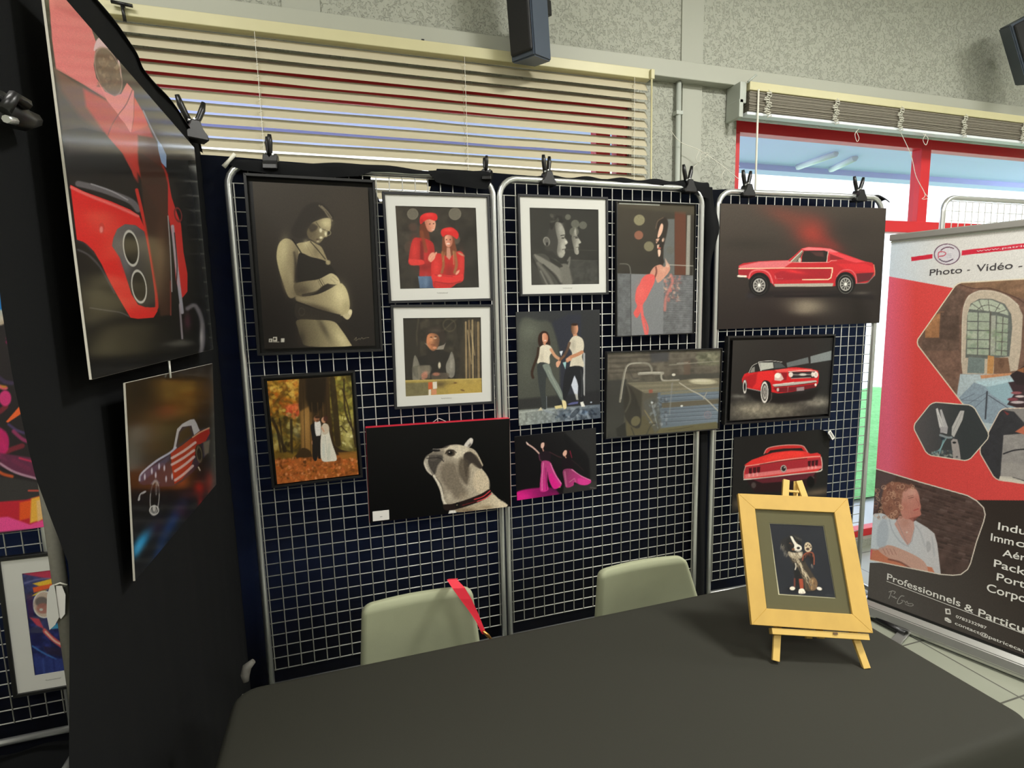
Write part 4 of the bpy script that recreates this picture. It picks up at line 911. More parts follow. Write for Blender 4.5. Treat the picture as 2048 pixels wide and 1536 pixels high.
def a_dog(A):
    A.T(430, 700, 3.4133)
    A.fill((7, 7, 8))
    fur = ((222, 214, 196), (150, 138, 120), (1440, 760, 1900, 900))
    A.poly([(1700, 650), (1730, 610), (1748, 600), (1762, 612), (1756, 640), (1732, 668), (1712, 668)], (206, 200, 190), 5, 1, 1); A.ell(1738, 650, 14, 8, (90, 82, 76), 6, .8, -.9)
    A.poly([(1560, 668), (1600, 650), (1660, 646), (1720, 662), (1780, 690), (1826, 780), (1820, 806), (1846, 840), (1872, 890), (1874, 950), (1930, 1010), (1990, 1072), (1700, 1106), (1600, 1094), (1562, 1062), (1548, 1000), (1520, 920), (1490, 860), (1450, 830), (1425, 775), (1440, 726), (1480, 700), (1500, 680)], ((150, 140, 124), (186, 174, 152), (1480, 900, 1850, 900)), 5, 1, 1)
    # planes of the head
    A.poly([(1560, 672), (1610, 652), (1680, 652), (1730, 676), (1690, 720), (1640, 740), (1590, 700)], (208, 198, 176), 12, .9, 1)
    A.poly([(1440, 726), (1490, 712), (1540, 712), (1556, 740), (1520, 790), (1500, 850), (1456, 826), (1428, 776)], (62, 58, 54), 12, .9, 1)
    A.poly([(1436, 740), (1460, 724), (1452, 780), (1482, 850), (1456, 832), (1426, 780)], (190, 182, 166), 6, .85, 1); A.line([(1430, 770), (1448, 820), (1480, 852)], 9, (214, 206, 190), 5, .8, 1); A.line([(1448, 750), (1462, 800), (1490, 846)], 4, (196, 188, 172), 4, .7, 1)
    A.line([(1494, 860), (1524, 910), (1546, 960), (1556, 1020), (1580, 1060)], 16, (226, 218, 200), 6, .9, 1); A.line([(1510, 870), (1544, 920), (1560, 980)], 6, (90, 82, 72), 6, .7, 1)
    A.ell(1508, 684, 30, 12, (24, 22, 22), 4, 1, .1); A.line([(1488, 676), (1526, 678)], 5, (150, 146, 140), 4, .8); A.poly([(1526, 690), (1560, 690), (1556, 716), (1500, 716), (1484, 700)], (126, 118, 106), 8, .7, 1)
    A.poly([(1470, 704), (1500, 706), (1520, 740), (1490, 760), (1460, 750)], (104, 97, 88), 10, .5, 1); A.line([(1446, 740), (1530, 736), (1560, 760)], 7, (38, 34, 33), 6, .8, 1)
    A.ell(1608, 702, 32, 24, (58, 50, 42), 8, .95, .2); A.ell(1606, 703, 16, 13, (18, 16, 16), 4); A.ell(1600, 697, 4, 3, (212, 206, 196), 2); A.line([(1572, 708), (1592, 688), (1626, 684), (1646, 700)], 6, (34, 30, 28), 5, .8, 1); A.ell(1578, 660, 22, 8, (60, 54, 50), 6, .7, -.4)
    # ear
    A.poly([(1700, 712), (1750, 692), (1790, 720), (1826, 784), (1810, 810), (1770, 790), (1740, 760), (1716, 740)], (98, 88, 76), 6, 1, 1); A.poly([(1700, 712), (1750, 700), (1800, 756), (1826, 800), (1806, 808), (1760, 770), (1730, 800), (1716, 870), (1700, 800)], (52, 46, 42), 8, .9, 1); A.line([(1752, 692), (1792, 724), (1826, 786)], 8, (196, 182, 156), 5, .9, 1)
    A.poly([(1680, 740), (1720, 760), (1740, 830), (1720, 920), (1670, 860), (1660, 790)], (82, 73, 62), 20, .8, 1)
    A.poly([(1560, 780), (1640, 780), (1680, 900), (1720, 980), (1640, 1010), (1580, 940), (1540, 860)], (112, 102, 88), 30, .8, 1)
    A.poly([(1790, 820), (1846, 846), (1872, 900), (1868, 950), (1800, 980), (1760, 900)], (206, 190, 162), 14, .8, 1); A.blob(1600, 1000, 24, 40, (206, 194, 172), .6); A.blob(1700, 1000, 40, 30, (150, 136, 114), .5)
    # collar
    A.poly([(1560, 1056), (1620, 1050), (1720, 1020), (1820, 980), (1872, 950), (1884, 978), (1830, 1024), (1740, 1060), (1640, 1090), (1570, 1094)], (34, 24, 22), 5, 1, 1)
    A.line([(1770, 1020), (1830, 1000), (1878, 962)], 7, (196, 60, 66), 4, 1, 1); A.line([(1790, 1034), (1846, 1012), (1886, 980)], 7, (206, 78, 82), 4, 1, 1); A.line([(1690, 1060), (1780, 1034)], 6, (110, 30, 34), 5, .8)
    A.ell(1656, 1060, 16, 20, (16, 14, 14), 4); A.ell(1652, 1058, 5, 5, (120, 110, 90), 3)
    A.poly([(1640, 1092), (1760, 1062), (1850, 1020), (1900, 990), (1940, 1024), (1990, 1072), (1760, 1106), (1690, 1110)], ((150, 132, 106), (214, 200, 172), (1660, 1090, 1940, 1030)), 6, .95, 1); A.blob(1860, 1074, 40, 12, (110, 92, 66), .5); A.blob(1740, 1096, 60, 12, (96, 80, 60), .6)
    A.poly([(1592, 1118), (1600, 1096), (1640, 1094), (1650, 1112)], (220, 216, 208), 4); A.line([(1940, 1030), (1978, 1026)], 2, (88, 80, 66), 2, .7)
    A.noise(.16, 7, 5, None, 2)
def a_profiles(A):
    A.T(990, 300, 3.84)
    A.fill(((52, 51, 47), (44, 43, 40), (280, 440, 790, 1030)))
    A.poly([(570, 840), (785, 850), (790, 1033), (560, 1033)], (66, 66, 62), 10, .8); A.noise(.25, 30, 5, lambda X, Y: (Y > 820)*1.)
    A.line([(390, 762), (785, 772)], 4, (74, 72, 66), 4, .8); A.line([(580, 846), (785, 850)], 4, (84, 82, 76), 4, .7)
    for cx, cy, r in ((560, 515, 22), (616, 568, 32), (676, 578, 30), (608, 628, 36)): A.ell(cx, cy, r, r, (116, 116, 104), 6, .7)
    # near man
    A.poly([(372, 690), (400, 660), (430, 560), (470, 530), (510, 560), (536, 610), (540, 655), (536, 668), (562, 712), (552, 724), (540, 730), (544, 756), (534, 768), (540, 790), (528, 822), (500, 830), (470, 810), (440, 780), (390, 770)], (60, 58, 54), 8, 1, 1)
    A.poly([(462, 560), (500, 560), (530, 606), (538, 652), (532, 668), (558, 708), (548, 724), (538, 730), (544, 752), (534, 768), (538, 790), (520, 824), (494, 822), (476, 780), (484, 700), (470, 640)], ((96, 94, 88), (176, 174, 162), (460, 690, 545, 690)), 6, 1, 1)
    A.blob(504, 600, 20, 44, (172, 170, 160), .7); A.blob(520, 740, 14, 30, (190, 188, 176), .6); A.blob(506, 800, 20, 18, (176, 174, 162), .7); A.blob(546, 705, 8, 12, (214, 212, 200), .8); A.line([(506, 658), (534, 652)], 7, (34, 33, 30), 5, .85); A.ell(522, 676, 12, 6, (54, 52, 48), 4, .9); A.line([(518, 764), (542, 760)], 5, (50, 48, 45), 4, .85)
    A.ell(396, 704, 26, 36, (96, 94, 88), 6, 1, -.3); A.ring(396, 700, 22, 30, 6, (144, 142, 132), 5, .8, -.3); A.ell(400, 722, 10, 14, (40, 39, 36), 5)
    A.poly([(420, 560), (440, 520), (480, 500), (530, 520), (520, 560), (470, 552), (440, 610), (424, 600)], (40, 39, 36), 8, 1, 1); A.speckle(30, (424, 490, 530, 560), 8, [(92, 90, 82), (58, 56, 52)], 3, .6, 5)
    # far profile
    A.poly([(606, 620), (616, 606), (624, 640), (636, 668), (660, 706), (656, 716), (642, 722), (644, 744), (638, 752), (644, 790), (630, 804), (612, 790), (604, 750), (592, 700), (588, 668)], ((100, 98, 90), (180, 178, 166), (590, 700, 655, 700)), 5, 1, 1)
    A.blob(630, 740, 12, 26, (186, 184, 170), .6); A.ell(626, 674, 12, 6, (48, 46, 42), 4, .9); A.line([(604, 666), (636, 662)], 4, (44, 42, 40), 4, .8); A.line([(622, 748), (642, 746)], 4, (54, 52, 48), 3, .9); A.ell(618, 626, 8, 24, (170, 168, 156), 6, .7)
    # hoodie
    A.poly([(290, 810), (330, 796), (380, 800), (420, 830), (470, 840), (500, 870), (560, 880), (580, 820), (572, 900), (590, 1033), (380, 1033), (340, 960), (320, 880)], (72, 71, 66), 6, 1, 1)
    A.poly([(300, 800), (350, 820), (420, 860), (480, 890), (520, 960), (510, 1020), (470, 960), (400, 900), (330, 850)], (128, 126, 117), 10, .9, 1); A.poly([(500, 890), (560, 880), (582, 960), (590, 1033), (520, 1033)], (112, 110, 102), 12, .9, 1)
    A.line([(330, 870), (400, 960), (440, 1033)], 24, (110, 108, 100), 12, .8, 1); A.line([(350, 930), (400, 1033)], 12, (140, 138, 128), 8, .6, 1); A.line([(370, 880), (450, 960), (500, 1033)], 12, (44, 43, 40), 10, .8, 1); A.line([(560, 850), (575, 825), (566, 890)], 14, (126, 124, 116), 8, .7); A.poly([(420, 830), (470, 850), (520, 890), (490, 900), (430, 860)], (38, 37, 34), 8, .8, 1)
    A.poly([(275, 850), (320, 900), (370, 1033), (275, 1033)], (62, 61, 57), 10, .8)
def a_scarf(A):  # panel and textured brick reflected in the glass are painted into this print
    A.T(990, 300, 3.84)
    A.fill(((66, 60, 50), (50, 46, 40), (950, 410, 1100, 900)))
    A.poly([(940, 948), (1540, 965), (1530, 1430), (935, 1430)], (122, 124, 126), 4); A.poly([(940, 950), (1045, 952), (1045, 1430), (935, 1430)], (98, 100, 102), 4); A.poly([(1300, 960), (1530, 965), (1525, 1430), (1290, 1430)], (100, 101, 103), 6)
    for y in range(985, 1430, 17): A.line([(1310, y), (1525, y+4)], 3, (128, 129, 130), 4, .6); A.line([(950, y), (1040, y+1)], 3, (112, 113, 114), 4, .5)
    A.noise(.20, 26, 4, lambda X, Y: (Y > 950)*((X > 1290)+(X < 1045))*1.)
    A.poly([(1300, 530), (1380, 530), (1380, 960), (1290, 960)], (98, 100, 98), 10); A.poly([(1380, 470), (1466, 470), (1466, 960), (1380, 960)], (92, 56, 42), 8); A.poly([(1476, 500), (1502, 500), (1495, 960), (1465, 960)], (142, 140, 130), 5)
    A.poly([(945, 404), (1538, 418), (1536, 500), (1300, 470), (945, 440)], (78, 72, 58), 24, .7)
    A.line([(955, 410), (1262, 422)], 9, (208, 212, 204), 4)
    for cx, cy, r, c in ((1108, 538, 42, (140, 134, 104)), (1104, 654, 34, (146, 96, 76)), (1182, 740, 38, (128, 122, 96)), (1345, 770, 30, (96, 96, 90))): A.ell(cx, cy, r, r, c, 5, .9)
    A.line([(1040, 900), (1046, 1430)], 6, (60, 60, 60), 4, .8); A.line([(960, 874), (1010, 876), (1034, 896), (1042, 950)], 6, (124, 122, 114), 4, .8, 1); A.line([(1340, 882), (1525, 890)], 6, (168, 166, 156), 4, .9); A.line([(1525, 890), (1522, 960)], 4, (140, 138, 130), 4, .7)
    # face
    A.poly([(1236, 560), (1270, 522), (1310, 520), (1330, 560), (1320, 640), (1300, 720), (1280, 800), (1300, 860), (1270, 880), (1250, 820), (1238, 740), (1228, 700), (1250, 660)], (44, 37, 32), 10, .95, 1)
    A.line([(1236, 600), (1250, 546), (1290, 520)], 10, (124, 104, 86), 8, .6, 1)
    A.poly([(1276, 566), (1292, 580), (1284, 630), (1262, 668), (1248, 670), (1256, 620)], (218, 176, 152), 5, 1, 1); A.poly([(1236, 686), (1262, 680), (1254, 700), (1240, 718)], (206, 164, 140), 4, .95, 1); A.ell(1292, 690, 9, 16, (232, 196, 172), 5, .9, .3); A.poly([(1244, 730), (1262, 724), (1258, 752), (1246, 756)], (226, 186, 162), 4, .9); A.ell(1262, 754, 12, 7, (206, 112, 96), 5, .9); A.poly([(1250, 768), (1272, 770), (1268, 810), (1256, 818)], (232, 196, 172), 5, .95, 1)
    A.line([(1236, 694), (1250, 712)], 5, (30, 26, 24), 4, .8); A.line([(1296, 640), (1298, 720)], 6, (40, 32, 28), 6, .6)
    # shoulder and scarf
    A.poly([(1190, 950), (1220, 900), (1270, 880), (1300, 900), (1330, 870), (1344, 920), (1300, 980), (1250, 1020), (1230, 980), (1200, 990)], (206, 146, 124), 6, .95, 1); A.poly([(1306, 830), (1330, 870), (1340, 900), (1312, 900)], (206, 170, 150), 6, .8); A.line([(1236, 900), (1240, 940), (1222, 990)], 12, (96, 50, 44), 7, .8, 1); A.blob(1290, 920, 26, 22, (216, 166, 142), .6)
    A.poly([(1130, 985), (1170, 955), (1220, 960), (1226, 1010), (1190, 1090), (1160, 1150), (1140, 1180), (1120, 1240), (1090, 1290), (1064, 1252), (1090, 1200), (1076, 1150), (1086, 1070), (1110, 1030)], (216, 92, 88), 6, 1, 1); A.blob(1120, 1090, 30, 60, (230, 110, 104), .5)
    A.line([(1124, 1200), (1136, 1300), (1156, 1400), (1162, 1425)], 22, (222, 100, 96), 6, .95, 1); A.line([(1140, 1280), (1172, 1360), (1168, 1425)], 14, (216, 92, 90), 5, .9, 1)
    A.line([(1350, 960), (1364, 1010), (1330, 1090), (1310, 1150), (1304, 1230)], 20, (206, 120, 110), 12, .7, 1); A.line([(1390, 1000), (1400, 1060)], 16, (150, 104, 100), 14, .5); A.speckle(50, (1300, 960, 1420, 1160), 9, [(206, 110, 100), (222, 176, 150), (130, 90, 86)], 4, .6, 6)
def a_dance(A):
    A.T(990, 600, 3.84)
    A.fill(((52, 54, 54), (50, 52, 56), (160, 90, 800, 90)))
    A.poly([(205, 150), (330, 160), (430, 180), (490, 380), (500, 560), (470, 830), (190, 840), (180, 400)], (78, 80, 72), 24, .9, 1); A.blob(260, 240, 90, 90, (106, 110, 98), .7); A.blob(240, 480, 60, 160, (92, 95, 84), .6)
    A.poly([(440, 170), (560, 110), (680, 110), (690, 800), (500, 800), (500, 380)], (48, 50, 60), 20, .8); A.poly([(660, 80), (810, 76), (806, 800), (670, 800)], (50, 51, 52), 10, .9); A.poly([(180, 840), (806, 800), (806, 690), (620, 720), (180, 760)], (38, 38, 40), 20, .7)
    A.poly([(495, 395), (522, 390), (508, 430)], (206, 214, 222), 3); A.poly([(520, 480), (548, 474), (540, 530)], (150, 190, 190), 4); A.poly([(610, 580), (640, 640), (634, 740), (610, 720), (584, 650)], (196, 202, 214), 5); A.poly([(676, 400), (692, 410), (690, 740), (676, 720)], (176, 178, 178), 4, .9)
    # floor
    A.poly([(178, 846), (806, 802), (812, 906), (184, 970)], ((140, 146, 140), (96, 106, 118), (200, 880, 800, 860)), 4); A.noise(.3, 16, 6, lambda X, Y: (Y > 850-(X-180)*.06)*1.)
    A.poly([(480, 850), (806, 826), (810, 906), (500, 930)], (60, 68, 80), 12, .6); A.line([(190, 862), (480, 836)], 8, (176, 182, 172), 6, .7); A.ell(680, 868, 40, 18, (120, 150, 190), 10, .6); A.ell(560, 880, 50, 12, (140, 160, 180), 10, .4); A.speckle(60, (400, 850, 800, 925), 14, [(30, 36, 46), (150, 160, 170), (80, 92, 106)], 12, .6, 5, 3)
    # woman
    A.poly([(330, 300), (340, 262), (370, 238), (404, 250), (420, 300), (424, 345), (390, 360), (350, 362), (334, 340)], (52, 36, 30), 6, 1, 1)
    A.poly([(364, 262), (390, 256), (406, 280), (404, 316), (386, 330), (366, 318)], ((216, 160, 130), (186, 120, 92), (365, 290, 405, 290)), 4, 1, 1); A.ell(386, 312, 10, 4, (236, 216, 206), 3, .8)
    A.poly([(340, 372), (372, 344), (420, 350), (444, 392), (420, 430), (414, 496), (328, 490), (336, 430)], (214, 206, 186), 4, 1, 1); A.blob(360, 440, 16, 40, (176, 168, 150), .6); A.poly([(366, 330), (392, 330), (384, 352)], (196, 140, 112), 3)
    A.line([(334, 370), (326, 430), (300, 500), (284, 560), (292, 596)], 20, (56, 42, 34), 6, .95, 1)
    A.line([(430, 380), (462, 430), (500, 456)], 22, (196, 148, 116), 5, 1, 1)
    A.poly([(330, 488), (416, 494), (440, 570), (480, 640), (510, 700), (528, 770), (506, 778), (470, 716), (430, 640), (398, 590), (390, 640), (388, 740), (396, 830), (366, 830), (350, 740), (332, 620)], (56, 60, 60), 4, 1, 1)
    A.poly([(366, 500), (416, 496), (444, 574), (486, 646), (514, 706), (528, 768), (508, 770), (468, 700), (420, 620), (392, 560)], (120, 130, 122), 5, 1, 1); A.line([(410, 540), (460, 640), (510, 740)], 8, (150, 158, 146), 6, .7, 1)
    A.poly([(456, 816), (510, 806), (520, 830), (466, 836)], (210, 196, 140), 3); A.poly([(516, 770), (544, 780), (548, 830), (526, 834), (518, 800)], (224, 208, 158), 4, 1, 1); A.poly([(330, 850), (352, 822), (366, 846)], (196, 186, 160), 4)
    # man
    A.poly([(586, 196), (606, 180), (632, 188), (638, 230), (624, 264), (600, 266), (586, 240)], ((96, 70, 54), (206, 150, 118), (586, 230, 632, 230)), 4, 1, 1); A.ell(610, 188, 26, 10, (52, 38, 30), 5)
    A.poly([(600, 262), (630, 262), (634, 280), (600, 286)], (190, 136, 106), 4)
    A.poly([(572, 316), (598, 282), (634, 276), (672, 300), (684, 350), (676, 400), (668, 440), (680, 512), (580, 524), (588, 440), (590, 400), (560, 350)], (206, 198, 178), 4, 1, 1); A.blob(600, 350, 18, 44, (150, 144, 130), .6); A.blob(640, 470, 24, 40, (186, 178, 160), .5)
    A.line([(572, 330), (556, 380), (530, 430), (506, 450)], 20, (92, 70, 56), 6, .9, 1); A.line([(668, 400), (630, 420), (580, 440), (556, 466)], 26, (186, 132, 100), 5, 1, 1); A.ell(566, 456, 22, 14, (206, 152, 120), 5); A.poly([(470, 480), (500, 460), (504, 480), (486, 516), (472, 510)], (212, 160, 130), 4, 1, 1); A.line([(500, 462), (530, 430)], 16, (110, 80, 62), 5)
    A.poly([(552, 524), (670, 512), (676, 600), (680, 700), (676, 784), (648, 786), (650, 720), (634, 640), (612, 574), (590, 640), (560, 720), (534, 770), (520, 740), (524, 640)], (36, 37, 40), 4, 1, 1); A.line([(660, 540), (668, 640), (664, 740)], 8, (66, 68, 70), 6, .7, 1)
    A.poly([(654, 786), (676, 780), (692, 818), (664, 820)], (222, 222, 216), 4); A.poly([(556, 800), (590, 786), (640, 780), (636, 796), (570, 806)], (96, 100, 150), 5, .9); A.poly([(612, 716), (634, 726), (640, 768), (624, 766)], (176, 176, 170), 4, .9); A.ell(738, 786, 7, 6, (170, 180, 196), 4)
    A.line([(395, 740), (398, 840)], 4, (150, 160, 170), 4, .6); A.line([(720, 892), (800, 886)], 3, (110, 112, 112), 3, .4)
def a_magenta(A):
    A.T(990, 600, 3.84)
    A.fill(((12, 11, 14), (32, 31, 32), (400, 1400, 800, 1100)))
    A.poly([(530, 1010), (783, 985), (783, 1460), (720, 1450), (716, 1240), (600, 1120)], (44, 44, 44), 20, .8, 0); A.poly([(530, 1030), (620, 1100), (700, 1180), (726, 1250), (724, 1400), (640, 1330), (560, 1200)], (20, 20, 22), 14, .8, 1)
    A.poly([(162, 1480), (260, 1450), (420, 1440), (480, 1470), (460, 1510), (160, 1545)], ((206, 30, 128), (96, 16, 72), (180, 1510, 450, 1470)), 12, 1, 1); A.blob(220, 1510, 60, 26, (224, 40, 142), .7)
    A.poly([(530, 1420), (783, 1390), (783, 1460), (520, 1500)], (56, 54, 52), 14, .7); A.blob(450, 1490, 40, 14, (150, 20, 90), .5)
    # first dancer
    A.line([(250, 1106), (300, 1140), (346, 1186)], 11, (206, 170, 160), 5, 1, 1); A.ell(248, 1102, 12, 5, (226, 200, 190), 4, 1, .9); A.line([(240, 1090), (254, 1108)], 4, (220, 190, 180), 3)
    A.ell(380, 1114, 22, 24, (30, 20, 22), 5); A.poly([(356, 1100), (376, 1096), (378, 1120), (366, 1140), (352, 1128)], (220, 180, 164), 4, 1, 1); A.line([(366, 1140), (372, 1160)], 8, (190, 140, 124), 4)
    A.poly([(342, 1176), (400, 1160), (428, 1180), (420, 1240), (350, 1246)], (30, 20, 28), 4, 1, 1); A.line([(420, 1168), (480, 1200), (510, 1210)], 7, (70, 40, 44), 5, .8, 1); A.line([(338, 1190), (344, 1226), (362, 1240)], 8, (96, 50, 70), 5, .8)
    A.poly([(360, 1240), (420, 1242), (450, 1300), (480, 1360), (512, 1410), (494, 1440), (448, 1448), (414, 1380), (404, 1320), (402, 1400), (408, 1460), (350, 1470), (346, 1400), (354, 1320)], ((170, 60, 116), (206, 46, 138), (360, 1260, 480, 1420)), 4, 1, 1)
    A.line([(372, 1250), (362, 1360), (362, 1460)], 7, (226, 130, 176), 5, .8, 1); A.line([(426, 1256), (462, 1340), (508, 1410)], 5, (232, 150, 190), 4, .9, 1); A.poly([(430, 1330), (470, 1390), (494, 1436), (452, 1444), (420, 1380)], (216, 30, 134), 8, .8, 1); A.line([(390, 1290), (396, 1456)], 5, (96, 24, 66), 5, .8); A.ell(496, 1438, 8, 4, (196, 140, 90), 3)
    # second dancer
    A.ell(556, 1178, 26, 32, (30, 18, 20), 6); A.poly([(520, 1180), (536, 1154), (552, 1160), (548, 1190), (530, 1200)], (216, 170, 150), 4, 1, 1); A.line([(576, 1160), (590, 1210)], 5, (150, 30, 60), 4, .9); A.line([(536, 1196), (546, 1212)], 7, (200, 150, 130), 4)
    A.poly([(512, 1230), (560, 1214), (600, 1240), (598, 1300), (524, 1306)], (24, 16, 22), 4, 1, 1); A.line([(590, 1230), (640, 1270), (680, 1310)], 7, (44, 30, 34), 6, .9, 1)
    A.poly([(524, 1306), (590, 1298), (640, 1340), (736, 1386), (714, 1418), (660, 1420), (610, 1400), (600, 1426), (548, 1440), (530, 1380)], ((130, 54, 92), (206, 52, 136), (540, 1330, 690, 1400)), 4, 1, 1); A.line([(590, 1302), (660, 1350), (734, 1384)], 6, (226, 140, 180), 4, .9, 1); A.poly([(640, 1370), (720, 1392), (706, 1416), (650, 1414)], (214, 60, 146), 6, .8, 1); A.line([(536, 1320), (548, 1430)], 12, (176, 96, 132), 6, .8); A.line([(570, 1400), (610, 1370), (620, 1400)], 5, (196, 120, 150), 4, .8)
    A.line([(734, 1440), (770, 1446)], 9, (120, 112, 112), 6, .5)
def a_bench_reflection(A):  # bench scene is the reflection in the glass, painted into the print colours
    A.T(990, 600, 3.84)
    A.fill((84, 80, 70)); 
    A.poly([(855, 410), (1727, 374), (1727, 560), (855, 610)], (88, 82, 72), 6); A.noise(.4, 60, 4, lambda X, Y: (Y < 620)*1., 3)
    for y in (430, 470, 510, 545): A.line([(870, y), (1100, y-8), (1400, y-20), (1700, y-34)], 5, (112, 106, 92), 5, .5); A.line([(880, y+18), (1200, y+6)], 8, (58, 52, 46), 8, .6)
    A.poly([(1190, 400), (1340, 395), (1330, 470), (1200, 480)], (62, 62, 66), 20, .8); A.poly([(1450, 470), (1500, 466), (1500, 580), (1450, 584)], (96, 80, 68), 8, .8); A.poly([(1550, 400), (1725, 390), (1720, 500), (1560, 500)], (98, 98, 80), 20, .8); A.speckle(50, (1560, 420, 1720, 500), 14, [(140, 138, 116), (70, 72, 56), (112, 110, 90)], 3, .6, 6)
    A.line([(1340, 500), (1600, 478), (1720, 470)], 7, (146, 142, 128), 5, .7); A.line([(1400, 486), (1480, 480)], 9, (160, 156, 144), 5, .6)
    A.poly([(1340, 580), (1727, 556), (1727, 620), (1400, 640)], (66, 64, 58), 10, .8)
    A.poly([(855, 620), (1010, 610), (1000, 800), (985, 1056), (860, 1060)], (54, 53, 50), 14); A.poly([(1005, 640), (1130, 700), (1120, 960), (1000, 980)], (58, 54, 46), 16, .9)
    A.poly([(1010, 900), (1280, 880), (1280, 1040), (1000, 1056)], (86, 80, 58), 14); A.poly([(1000, 660), (1060, 700), (1120, 860), (1110, 980), (1040, 960), (990, 860)], (48, 45, 40), 10, 1, 1); A.ell(1080, 930, 34, 40, (104, 98, 72), 8, .9, .6)
    # reflected chrome chair rails
    A.line([(960, 780), (980, 640), (1000, 540), (1030, 494), (1100, 484), (1170, 488), (1200, 520), (1204, 545)], 16, (128, 124, 112), 5, 1, 1); A.line([(968, 760), (986, 640), (1008, 530), (1040, 492), (1120, 484)], 5, (186, 182, 168), 4, .8, 1); A.line([(1020, 520), (1060, 600), (1100, 600)], 10, (70, 66, 60), 8, .8, 1)
    A.line([(1106, 566), (1200, 560), (1288, 562)], 22, (146, 142, 130), 5); A.line([(1110, 560), (1280, 556)], 5, (196, 192, 178), 4); A.line([(1278, 560), (1280, 606), (1310, 620), (1410, 616)], 14, (156, 152, 138), 5, 1, 1); A.ell(1372, 574, 14, 10, (206, 202, 188), 5); A.line([(1010, 640), (1040, 760), (1000, 860)], 14, (74, 70, 62), 8, .8, 1)
    # reflected bench top
    A.poly([(1015, 636), (1400, 620), (1500, 606), (1727, 600), (1722, 680), (1480, 700), (1250, 712), (1150, 716)], (116, 110, 92), 6)
    for k in range(4): A.line([(1040+k*30, 646+k*17), (1400, 634+k*17), (1715, 618+k*17)], 4, (146, 140, 118) if k % 2 else (92, 88, 74), 4, .7)
    A.ell(1596, 626, 104, 22, (176, 170, 144), 8, 1, .03); A.ell(1580, 620, 70, 9, (206, 200, 178), 8, .6)
    A.poly([(1180, 690), (1210, 686), (1212, 712), (1184, 716)], (150, 70, 56), 8, .7)
    # reflected blue and brown stripes
    A.poly([(1250, 712), (1727, 672), (1722, 940), (1270, 990), (1230, 860)], ((94, 104, 114), (108, 120, 132), (1250, 800, 1720, 800)), 5)
    A.poly([(1280, 790), (1720, 756), (1720, 796), (1280, 830)], (92, 84, 68), 7, .9); A.poly([(1270, 712), (1727, 676), (1727, 700), (1270, 730)], (120, 116, 98), 6, .9)
    for y in (740, 772, 838, 866, 896, 930): A.line([(1282, y+8), (1500, y-6), (1720, y-20)], 4, (60, 66, 76), 4, .7); A.line([(1282, y+16), (1720, y-12)], 3, (142, 154, 164), 4, .5)
    A.poly([(1140, 780), (1250, 720), (1280, 980), (1230, 1020), (1160, 900)], (84, 84, 78), 12, .8, 0); A.line([(1150, 850), (1220, 960)], 10, (132, 118, 84), 7, .8, 1); A.line([(1200, 780), (1250, 980)], 8, (150, 156, 160), 8, .6); A.line([(1360, 640), (1340, 880)], 10, (140, 146, 150), 8, .4)
    A.speckle(60, (1180, 740, 1320, 960), 10, [(150, 156, 160), (60, 62, 64), (120, 130, 140)], 5, .5, 5)
    A.line([(1416, 636), (1500, 690), (1600, 744), (1712, 850)], 9, (172, 168, 152), 4, .9, 1); A.line([(1600, 760), (1626, 710)], 7, (160, 156, 142), 4, .8); A.line([(1370, 600), (1340, 880)], 4, (130, 128, 120), 5, .5); A.ell(1434, 814, 10, 8, (206, 206, 200), 4); A.ell(1206, 788, 9, 8, (186, 190, 190), 4); A.ring(1634, 882, 26, 26, 6, (140, 120, 124), 5, .7); A.ell(1634, 882, 16, 16, (122, 112, 122), 6, .6)
    A.poly([(1270, 985), (1700, 935), (1722, 990), (1230, 1040)], (98, 92, 64), 8, .9); A.line([(1330, 1000), (1440, 986), (1520, 970)], 5, (64, 58, 40), 4, .7); A.line([(1160, 1040), (1200, 960), (1230, 950)], 10, (60, 56, 46), 6, .8, 1); A.line([(1046, 980), (1070, 1040)], 8, (50, 46, 40), 6, .8)
    A.poly([(930, 990), (1000, 940), (1010, 1050), (940, 1056)], (34, 33, 31), 10)
def wheel(A, cx, cy, rx, ry, w=(60, 60, 62), hub=(190, 186, 178), ring=None, f=3):
    A.ell(cx, cy, rx, ry, (18, 17, 17), f); 
    if ring: A.ring(cx, cy, rx*.80, ry*.80, rx*.13, ring, 2)
    A.ell(cx, cy, rx*.70, ry*.70, w, f); A.ring(cx, cy, rx*.62, ry*.62, rx*.10, hub, 3, .8)
    for k in range(10):
        a = k*math.pi/5; A.line([(cx+rx*.2*math.cos(a), cy+ry*.2*math.sin(a)), (cx+rx*.55*math.cos(a), cy+ry*.55*math.sin(a))], rx*.09, hub, 3, .8)
    A.ell(cx, cy, rx*.16, ry*.16, (226, 222, 214), 3)
